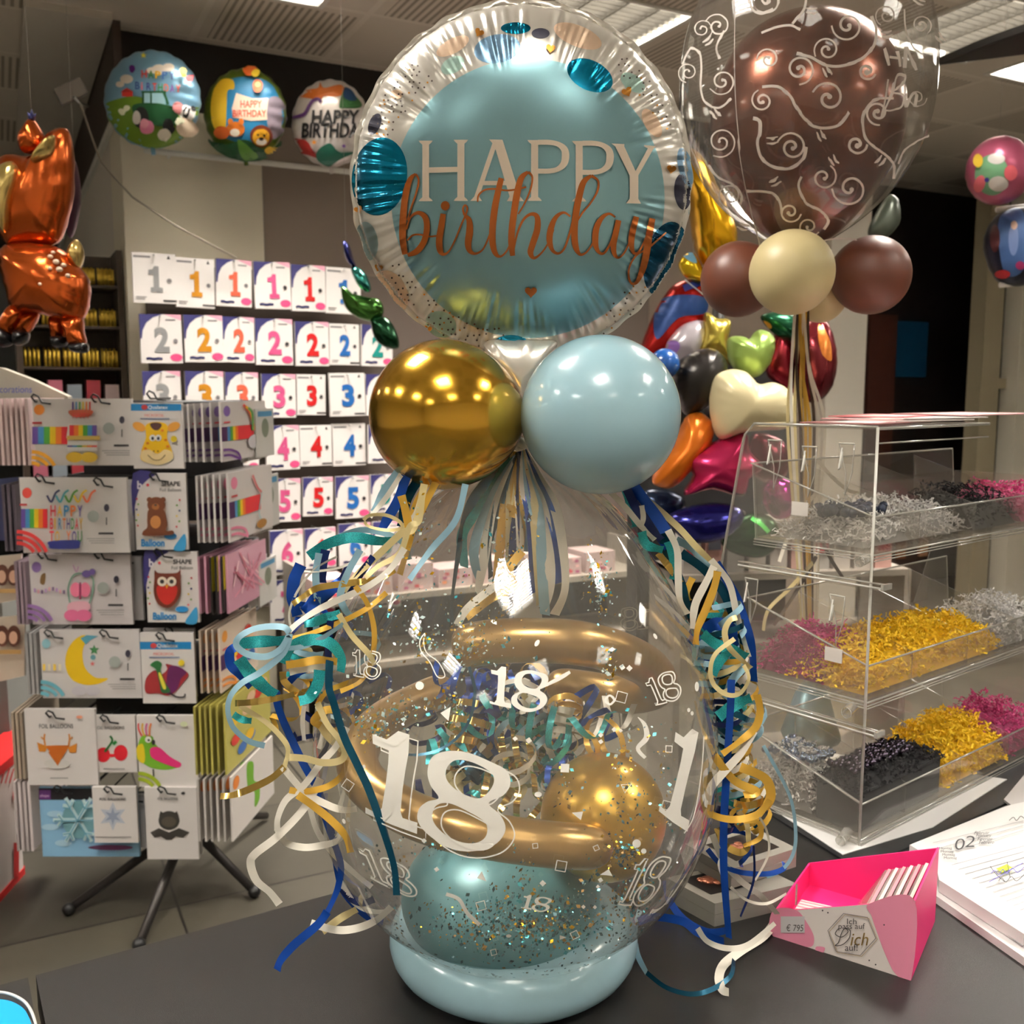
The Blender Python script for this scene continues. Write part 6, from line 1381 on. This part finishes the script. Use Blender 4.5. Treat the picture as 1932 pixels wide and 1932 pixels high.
# ================================================================== LEFT BACKGROUND
# deer foil balloon
YD = 2.45
dr = thing('deer_balloon', 'copper orange deer shaped foil balloon with black hooves at the left edge', 'foil balloon', at(80, 640, YD))
m_cop = mat((186, 86, 34), .2, .85, name='copper_foil'); m_cg = mat((206, 180, 110), .22, .8, name='cream_gold_foil'); m_hoof = mat((22, 22, 24), .25, .4, name='black_foil')
mb = MB(); puff(mb, [(10,465),(60,458),(112,468),(142,496),(164,528),(165,572),(152,604),(118,604),(72,592),(32,588),(16,545),(6,500)], (88, 530), YD, .085, m_cop, 9, .05, 17)
puff(mb, [(96,256),(114,242),(130,250),(136,300),(134,370),(122,420),(106,458),(60,468),(14,462),(2,420),(-14,370),(-8,310),(20,292),(60,296),(82,282)], (66, 375), YD+.01, .075, m_cop, 9, .05, 13)
puff(mb, [(60,224),(74,240),(84,262),(82,282),(62,290),(42,286),(36,262),(46,240)], (61, 262), YD-.01, .035, m_cop, 7)
puff(mb, [(22,575),(46,585),(34,610),(20,632),(-4,620),(4,600)], (20, 604), YD-.01, .03, m_cop, 6); puff(mb, [(48,590),(72,590),(64,612),(50,630),(30,628),(34,610)], (50, 610), YD+.01, .03, m_cop, 6)
puff(mb, [(96,596),(122,600),(126,630),(120,640),(102,638),(96,618)], (110, 618), YD+.02, .03, m_cop, 6); puff(mb, [(118,600),(152,598),(156,625),(160,650),(134,652),(126,626)], (140, 624), YD-.01, .035, m_cop, 6)
mb.build('body', dr)
mb = MB()
for o, c in (([(-6,318),(20,304),(34,318),(32,345),(22,380),(10,440),(-10,400),(-16,350)], (12, 360)), ([(62,300),(84,270),(102,256),(98,284),(84,300),(66,308)], (84, 284))): puff(mb, o, c, YD-.055, .03, m_cg, 7)
mb.build('chest_patch', dr)
for o, c in (([(-4,612),(22,630),(24,648),(4,655),(-14,640)], (6, 634)), ([(30,622),(52,628),(46,648),(28,650)], (40, 638)), ([(100,634),(124,636),(122,652),(106,656),(98,644)], (112, 645)), ([(132,648),(162,648),(164,664),(148,666),(134,660)], (148, 657))):
    mb = MB(); puff(mb, o, c, YD-.012, .03, m_hoof, 6); mb.build('hoof', dr)
mb = MB(); puff(mb, [(144,452),(152,462),(156,482),(150,504),(140,500),(130,486),(132,466)], (143, 479), YD, .03, m_cg, 6); mb.build('tail', dr)
mb = MB(); 
for dx, dy in ((-8, -14), (8, -12), (0, -20), (-3, -8)): mb.tube([at(60, 226, YD-.01), at(60+dx, 226+dy, YD-.02)], [.008, .001], mat((40, 44, 90), .4, name='navy_tuft'), 6)
mb.build('tuft', dr)
mb = MB()
for x, y, r in ((95,484,5),(106,494,6),(80,490,4),(112,508,6),(120,500,5),(94,506,4),(138,540,5),(76,536,4),(100,476,4),(70,500,4),(128,520,5)):
    c = at(x, y, YD-.083+.12*abs((x-88)/75)**2*.9*.9+.06*abs((y-530)/70)**2*.9); mb.ball(c, r*.0013, mat((236, 214, 190), .35, name='white_spot'), 10, None, (1, 1, .8))
mb.build('spot', dr)
mb = MB(); puff(mb, [(138,300),(146,330),(148,380),(140,430),(132,450),(126,420),(124,340)], (136, 375), 2.9, .04, mat((60, 26, 42), .3, .4, name='plum_foil'), 7); mb.build('foil_balloon', label='narrow dark plum foil balloon behind the copper deer', cat='foil balloon')
# bracket lamp under the ceiling at left
sl = thing('spotlight', 'small grey box spotlight on a bracket under the ceiling at left', 'spotlight', at(130, 200, 4.2))
mb = MB(); c = at(118, 196, 4.2); mb.obox(c, U*.10+Z*.06, V*.05, Z*.055-U*.03, mat((120, 112, 104), .5, name='grey_housing')); mb.build('housing', sl)
mb = MB(); mb.tube([at(140, 184, 4.2), at(152, 196, 4.25), at(165, 200, 4.35)], .007, m_steel, 6); mb.tube([at(152, 196, 4.25), at(172, 255, 4.3), at(190, 305, 4.35), at(214, 334, 4.4), at(250, 372, 4.38), at(330, 425, 4.36), at(446, 487, 4.5)], .0045, mat((150, 140, 126), .6, name='cable'), 6); mb.build('cable', sl)
# candle shelf at the side wall
cs = thing('shelf', 'dark tall shelf with gold candle packs at the side wall behind the deer', 'shelf', R(-.2, .3, .8))
mdk = mat((62, 48, 36), .6, name='dark_walnut')
for s_ in (-.46, -.03): mb = MB(); mb.obox(R(s_, .10, .8), U*.025, V*.3, Z*1.44, mdk); mb.build('side_panel', cs)
for z in (.82, 1.20, 1.50, 1.70, 1.885, 2.07): mb = MB(); mb.obox(R(-.46, .12, z), U*.45, V*.26, Z*.012, mdk); mb.build('shelf_board', cs)
mb = MB(); mb.obox(R(-.46, .38, .8), U*.45, V*.015, Z*1.44, mdk); mb.build('back_panel', cs)
for iz, z in enumerate((1.712, 1.897, 2.082)):
    wn_ = ('lowest', 'middle', 'upper')[iz]
    for k in range(5):
        for rw in range(2):
            o = R(-.425+.082*k, .16+.10*rw, z); mb = MB()
            for j in range(4): mb.tube([o+U*.018*j, o+U*.018*j+Z*(.075+.015*rw)], .006, mat((226, 190, 70), .3, .6, name='gold_candle'), 6)
            mb.build('candle_pack', label='pack of gold candles standing on the %s candle board of the dark shelf' % wn_, cat='candle', group='gold candle packs on the %s board' % wn_)
for k in range(5):
    for z in (1.512, 1.212):
        o = R(-.42+.08*k, .15, z); mb = MB(); mb.obox(o, U*.06, V*.10, Z*(.12+.02*(k % 2)), mat([(196, 110, 130), (150, 160, 170), (170, 60, 70), (214, 190, 190)][(k+int(z*10)) % 4], .3, name='party_pack')); mb.build('party_pack', label='coloured party pack on the lower boards of the dark shelf', cat='packet', group='party packs on the dark shelf')
# pale sloping sign board and second stand at the far left
sg = at(0, 745, 3.15); mb = MB(); P4 = [at(-40, 690, 3.15), at(2, 694, 3.15), at(60, 716, 3.15), at(128, 748, 3.15), at(128, 760, 3.15), at(-40, 760, 3.15)]
panel(mb, P4, .03, mat((176, 168, 152), .6, name='pale_board'), mat((176, 168, 152), .6, name='pale_board'))
A = Art(mb, lambda x, y, k: at(x, y, 3.15-.032-.0004*k)); A.text('Decorations', -20, 728, 60, 741, mat((50, 70, 170), .5, name='blue_lettering')); mb.build('sign_board', label='pale sloping sign board with blue lettering at the left edge', cat='sign')
st2 = thing('display_rack', 'grey wire display rack at the far left with photo packets', 'display rack', Vector((-1.85, 3.35, 0)))
mb = MB(); mb.tube([Vector((-1.85, 3.35, .0)), Vector((-1.85, 3.35, 1.5))], .02, m_pole, 10); mb.build('pole', st2)
mb = MB(); mb.obox(Vector((-2.1, 3.2, .0)), Vector((.35, .1, 0)), Vector((-.06, .3, 0)), Z*.92, mat((120, 120, 116), .6, name='grey_body')); mb.build('cabinet', st2)
for i, (y0, y1, x1, lab, dy) in enumerate(((1045, 1150, 40, 'upper', -20), (1160, 1300, 46, 'lower', -25), (900, 1020, 34, 'blue and brown', 0))):
    P4 = [at(-60, y0+10, 3.05), at(x1, y0+dy*0, 3.05), at(x1, y1+dy, 3.05), at(-60, y1, 3.05)]
    mb = MB(); panel(mb, P4, .01, mat((206, 190, 170) if i < 2 else (44, 48, 84), .35, name='photo_packet'))
    A = Art(mb, lambda x, y, k: at(x, y, 3.05-.012-.0005*k)); hr_ = mat((92, 50, 34), .5, name='brown_hair'); sk = mat((222, 178, 150), .5, name='printed_face')
    if i < 2:
        for x in (4, 26): A.ell(x, y0+40, 13, 20, hr_); A.ell(x-1, y0+43, 8, 12, sk)
        A.rect(-40, y0+66, x1-6, y0+74, mat((190, 150, 90), .5, name='ochre_band'))
    else: A.rect(14, y0+20, x1-4, y1-10, mat((170, 90, 50), .5, name='orange_band'))
    mb.build('photo_packet', label='%s packet with printed picture on the far left rack' % lab, cat='packet', group='picture packets on the far left rack')
# red and white carton at the lower left
c0_ = onz(45, 1650, 0); a_ = (onz(-10, 1712, 0)-c0_).normalized(); bb_ = Vector((c0_.x, c0_.y, 0)).normalized()*.3
mr_ = mat((190, 28, 30), .5, name='red_card'); zt_ = at(45, 1425, c0_.y).z; mb = MB()
mb.obox(c0_, a_*.6, bb_, Z*zt_, mat((200, 190, 184), .5, name='white_card'))
mb.obox(c0_-a_*.01-bb_*.02+Z*(zt_-.02), a_*.62, bb_*1.06, Z*.03, mr_); mb.obox(c0_-a_*.01-bb_*.02+Z*.0, a_*.62, bb_*.04, Z*.025, mr_)
nn_ = Vector((a_.y, -a_.x, 0)); nn_ = nn_ if nn_.dot(bb_) < 0 else -nn_
def prc(x, y, k): return onp(x, y, c0_+nn_*(.001+.0004*k), nn_)
A = Art(mb, prc)
for k in range(9): A.stroke([(-30+k*8, 1478), (-22+k*8, 1450)], 2.4, mr_, smooth=False)
A.rect(26, 1590, 36, 1655, mr_); A.ell(30, 1500, 6, 14, mr_)
mb.build('carton', label='red and white cardboard carton on the floor at the lower left edge', cat='carton')

# ================================================================== BALLOON CLUSTER RIGHT OF THE BIRTHDAY BALLOON
def bp(label, o, c, Y, th, col, rough=.24, metal=.7, wr=.05, nw=15, extra=None, name='foil_balloon', n=6, grp=None):
    mb = MB(); puff(mb, o, c, Y, th, mat(col, rough, metal, name='coloured_foil'), 10, wr, nw, n=n, seed=len(label))
    if extra: bv = mb.bvh(); extra(Art(mb, surf(bv, dl=.001), 10))
    return mb.build(name, label=label, cat='foil balloon', group=grp)
bp('tall gold foil balloon between the birthday and bubble balloons', [(1300,280),(1325,300),(1345,340),(1366,380),(1388,440),(1386,490),(1356,512),(1326,500),(1308,450),(1300,380),(1290,320)], (1336, 420), 3.0, .10, (236, 178, 30), .2, .85, .08, 11)
def hero(A): A.blob([(1236, 590), (1260, 560), (1326, 560), (1330, 590), (1280, 600), (1240, 640)], pc((24, 60, 120), .3)); A.stroke([(1290, 545), (1330, 530)], 12, pc((40, 60, 150), .3)); A.stroke([(1292, 530), (1330, 560)], 2, pc((220, 230, 240)))
bp('red and blue foil balloon right of the birthday balloon rim', [(1268,540),(1300,528),(1332,540),(1334,590),(1316,620),(1270,650),(1236,700),(1204,690),(1214,640),(1240,580)], (1278, 590), 3.05, .08, (176, 30, 26), extra=hero)
bp('yellow and light blue foil balloon tip above the red one', [(1290,482),(1308,478),(1322,500),(1334,530),(1316,532),(1292,522),(1280,500)], (1306, 508), 3.0, .04, (232, 196, 30), extra=lambda A: A.blob([(1290, 482), (1306, 478), (1314, 496), (1300, 492)], pc((120, 180, 220))))
bp('pale lilac and white foil balloon under the red one', [(1262,640),(1290,612),(1326,606),(1336,640),(1320,680),(1296,690),(1270,680),(1256,664)], (1296, 648), 2.98, .06, (196, 188, 196), metal=.3, extra=lambda A: A.ell(1268, 656, 16, 12, pc((150, 110, 190), .3), -30))
bp('gold star foil balloon beside the dark heart', [(1330,590),(1352,600),(1378,606),(1372,650),(1380,690),(1350,668),(1318,664),(1326,630)], (1348, 636), 2.95, .05, (206, 186, 84), wr=.08)
mb = MB(); mb.ball(at(1254, 686, 2.7), .041, mat((14, 76, 150), .3, coat=.5, name='blue_latex'), 28); mb.build('round_balloon', label='small deep blue round balloon behind the light blue one', cat='balloon')
bp('black heart foil balloon', [(1270,700),(1286,676),(1312,662),(1344,658),(1366,676),(1372,706),(1360,742),(1330,770),(1296,784),(1280,756),(1268,728)], (1320, 712), 2.78, .085, (44, 40, 38), .3, .5, .07, 19)
bp('black foil balloon hanging below the black heart', [(1270,760),(1310,750),(1340,770),(1344,820),(1320,850),(1290,840),(1272,800)], (1308, 800), 2.95, .06, (16, 14, 14), .35, .4)
bp('light green heart foil balloon', [(1374,640),(1396,634),(1414,640),(1432,622),(1456,632),(1460,654),(1450,688),(1426,712),(1396,706),(1376,680)], (1416, 668), 2.82, .075, (156, 186, 96), .3, .45, .08, 13)
bp('cream white heart foil balloon', [(1340,744),(1350,710),(1378,697),(1406,702),(1430,724),(1462,722),(1492,742),(1498,778),(1482,808),(1440,812),(1400,816),(1358,828),(1342,790)], (1408, 766), 2.7, .09, (236, 222, 176), .35, .2, .05, 21)
bp('orange heart foil balloon', [(1288,800),(1300,782),(1322,778),(1342,796),(1344,826),(1326,856),(1300,890),(1266,920),(1232,912),(1240,880),(1268,840)], (1294, 850), 2.75, .085, (226, 120, 30), .28, .5, .07, 15)
bp('pink star foil balloon', [(1292,864),(1350,832),(1404,812),(1414,850),(1440,880),(1412,904),(1400,936),(1340,922),(1290,934),(1308,896)], (1354, 880), 2.72, .085, (196, 40, 92), .25, .6, .05, 10, n=3)
bp('dark blue star foil balloon below the pink star', [(1258,978),(1300,956),(1350,948),(1396,958),(1402,984),(1372,1012),(1330,1024),(1290,1018)], (1332, 986), 2.72, .07, (34, 34, 110), .2, .7)
bp('dark green foil balloon seen through the clear display', [(1376,990),(1420,968),(1460,980),(1470,1020),(1440,1050),(1390,1046),(1360,1024)], (1418, 1012), 2.85, .06, (20, 70, 26), .25, .6, extra=lambda A: A.stroke([(1418, 978), (1436, 990), (1450, 1004)], 8, pc((70, 200, 80), .3)))
bp('navy foil balloon under the light blue balloon', [(1210,930),(1250,922),(1290,940),(1286,980),(1250,1000),(1216,980)], (1248, 958), 2.9, .06, (20, 34, 60), .25, .6)
bp('burgundy and copper round foil balloon behind the hanging ribbons', [(1500,640),(1528,604),(1556,606),(1572,650),(1574,700),(1560,742),(1530,760),(1506,730)], (1536, 684), 2.9, .09, (120, 36, 44), .22, .7, extra=lambda A: A.blob([(1546, 612), (1564, 640), (1568, 680), (1552, 670), (1544, 640)], pc((206, 120, 50), .5, .25)))  # copper blob is a highlight painted onto the burgundy foil
bp('red foil balloon between the green heart and the ribbons', [(1456,650),(1474,612),(1490,640),(1498,700),(1496,742),(1462,722),(1446,700)], (1474, 690), 2.95, .05, (150, 34, 50))
bp('dark green foil balloon above the green heart', [(1436,596),(1470,588),(1500,600),(1502,640),(1478,640),(1452,620)], (1474, 614), 2.9, .05, (24, 84, 56), extra=lambda A: A.ell(1446, 612, 12, 6, pc((220, 150, 50), .4), 30))
bp('magenta foil balloon seen through the display panel', [(1440,918),(1470,900),(1500,916),(1502,960),(1470,980),(1444,960)], (1470, 938), 2.9, .05, (190, 50, 150), .15, .8)
bp('wine red foil balloon seen through the top of the display', [(1420,820),(1470,826),(1490,860),(1480,900),(1440,910),(1410,880)], (1450, 864), 3.0, .06, (120, 30, 50), .25, .6)
# rack added behind the cluster; its black board paints the shade between balloons
rk = thing('shade_rack', 'tall black rack added as shade behind the coloured foil balloons', 'rack', Vector((.72, 3.3, 0)))
mb = MB(); mb.obox(Vector((.42, 3.25, .75)), Vector((.52, .06, 0)), Vector((-.02, .12, 0)), Z*1.0, mat((20, 18, 18), .7, name='gap_shade_black')); mb.build('shade_board', rk)
mb = MB(); mb.tube([Vector((.70, 3.38, 0)), Vector((.70, 3.38, 2.15))], .02, m_black, 10); mb.build('post', rk)
mb = MB(); mb.obox(Vector((.45, 3.1, 0)), Vector((.5, .06, 0)), Vector((-.03, .4, 0)), Z*.03, m_black); mb.build('foot', rk)
mg = thing('magazine_shelf', 'pale low shelf with light coloured magazines below the balloon cluster', 'shelf', Vector((.8, 3.0, 0)))
for z in (.4, .8, 1.02): mb = MB(); mb.obox(Vector((.50, 2.95, z)), Vector((.75, .12, 0)), Vector((-.04, .28, 0)), Z*.02, m_shelf); mb.build('shelf_board', mg)
for x in (.50, 1.25): mb = MB(); mb.obox(Vector((x, 2.95+(x-.5)*.16, 0)), Vector((.02, 0, 0)), Vector((-.04, .28, 0)), Z*1.04, m_shelf); mb.build('side_panel', mg)
for k in range(10):
    mb = MB(); o = Vector((.53+.07*k, 2.99+.011*k, 1.04)); hh_ = .13+.03*(k % 3); mb.obox(o, Vector((.055, .009, 0)), Vector((0, .16, 0)), Z*hh_, mat([(206, 198, 190), (214, 170, 160), (190, 186, 180), (222, 214, 206)][k % 4], .5, name='magazine')); mb.cbox(o+Vector((.028, -.001, hh_*.55)), Vector((.04, .006, 0)), Vector((0, .002, 0)), Z*.03, mat([(180, 60, 70), (100, 100, 110), (200, 120, 60)][k % 3], .5, name='cover_print'))
    mb.build('magazine', label='light coloured magazine standing on the pale low shelf', cat='magazine', group='magazines on the pale shelf')
# green dragon-like foil balloon behind the birthday balloon, left
gd = thing('animal_balloon', 'metallic green curled animal foil balloon peeking out left of the birthday balloon', 'foil balloon', at(700, 640, 3.6))
for o, c, col, nm in (([(648,455),(658,462),(666,490),(672,505),(660,500),(650,480)], (660, 480), (34, 40, 110), 'horn'), ([(662,506),(676,504),(692,520),(700,545),(690,552),(674,536)], (680, 528), (40, 120, 110), 'head'), ([(643,545),(650,540),(660,552),(690,560),(716,566),(724,590),(706,606),(676,600),(652,580)], (688, 580), (70, 120, 50), 'wing'), ([(700,596),(730,600),(748,626),(752,656),(728,656),(706,636)], (728, 628), (22, 66, 40), 'body')):
    mb = MB(); puff(mb, o, c, 3.6, .045, mat(col, .2, .75, name='green_foil'), 8, .06, 11); mb.build(nm, gd)
# ================================================================== RIGHT EDGE
def uni(A): A.ell(1872, 330, 32, 38, pc((110, 160, 120))); A.ell(1880, 300, 16, 10, pc((220, 214, 210))); A.ell(1884, 346, 18, 14, pc((214, 206, 200))); A.ell(1850, 346, 10, 16, pc((214, 100, 110)), 20); A.ell(1906, 326, 12, 14, pc((206, 90, 100))); A.ell(1848, 304, 9, 12, pc((226, 190, 60))); A.ell(1864, 338, 4, 4, pc((60, 50, 140)))
O = [(1885+57*math.cos(a*math.pi/24), 322+64*math.sin(a*math.pi/24)) for a in range(48)]
bp('round pink foil balloon with a green picture at the right edge', O, (1885, 322), 3.4, .11, (176, 84, 112), .3, .4, n=0, extra=uni)
def fz(A): A.blob([(1888, 408), (1930, 400), (1934, 500), (1900, 520), (1886, 470)], pc((60, 90, 140), .2)); A.ell(1878, 450, 9, 26, pc((70, 20, 26))); A.ell(1912, 452, 9, 30, pc((110, 130, 180))); A.ell(1913, 426, 6, 8, pc((206, 170, 150))); A.ell(1893, 516, 14, 8, pc((170, 26, 36))); A.ell(1924, 500, 8, 8, pc((150, 40, 90)))
bp('dark blue round foil balloon with red spots below the pink one at the right edge', [(1860+(0),470),(1866,430),(1890,400),(1935,392),(1975,430),(1980,480),(1950,530),(1910,540),(1880,524)], (1920, 466), 3.5, .09, (26, 26, 44), .3, .4, extra=fz)
o_ = bpx = None
bp('pale see-through foil balloon in front of the dark entrance behind the bubble balloon', [(1640,430),(1672,372),(1692,376),(1696,420),(1670,450),(1646,452)], (1672, 415), 3.6, .05, (70, 76, 66), .3, .3)
mb = MB(); mb.tube([at(1880, 396, 3.5), at(1935, 390, 3.5)], .010, m_white, 6); mb.build('hanging_rail', label='short white rail above the dark blue balloon at the right edge', cat='rail')
mb = MB(); mb.tube([at(1886, 538, 3.5), at(1935, 532, 3.5)], .010, m_white, 6); mb.build('hanging_rail', label='short white rail below the dark blue balloon at the right edge', cat='rail')
# dark shelf seen through the display, beyond the counter
dk_ = thing('shelf', 'dark brown low shelf seen through the clear display trays', 'shelf', R(4.9, .3, 0))
mb = MB(); mb.obox(R(4.85, .35, 0), U*.9, V*.4, Z*.95, mat((52, 34, 26), .6, name='dark_shelf')); mb.build('cabinet', dk_)
for k in range(7): mb = MB(); mb.obox(R(4.9+.12*k, .33, .35+.25*(k % 2)), U*.09, V*.02, Z*.14, mat([(120, 70, 40), (90, 90, 100), (150, 110, 80), (60, 40, 40)][k % 4], .5, name='goods')); mb.build('goods_front', dk_)
# black awning-like panel hanging under the ceiling at right
mb = MB(); panel(mb, [at(1762, 124, 3.6), at(1860, 84, 3.2), at(1990, 40, 2.9), at(1990, 96, 3.1)], .02, mat((26, 23, 20), .6, name='black_panel'), mat((26, 23, 20), .6, name='black_panel')); mb.build('ceiling_panel', label='black pointed panel hanging under the ceiling at the upper right', cat='panel')

# thin nylon strings from the free hanging foil balloons up to the ceiling
m_str = mat((170, 166, 158), .5, name='nylon_string')
for key, px, py, Y in (('tall gold foil', 1318, 300, 3.0), ('yellow and light blue foil', 1308, 482, 3.0), ('pale see-through foil', 1678, 376, 3.6), ('metallic green curled', 652, 458, 3.6), ('copper orange deer', 60, 228, 2.45), ('round pink foil balloon', 1885, 262, 3.4), ('narrow dark plum', 140, 304, 2.9)):
    for o in list(COL.objects):
        if o.get('label', '').startswith(key):
            p = at(px, py, Y); mb = MB(); mb.tube([p, Vector((p.x, p.y, CEIL))], .0006, m_str, 4); mb.build('string', o)
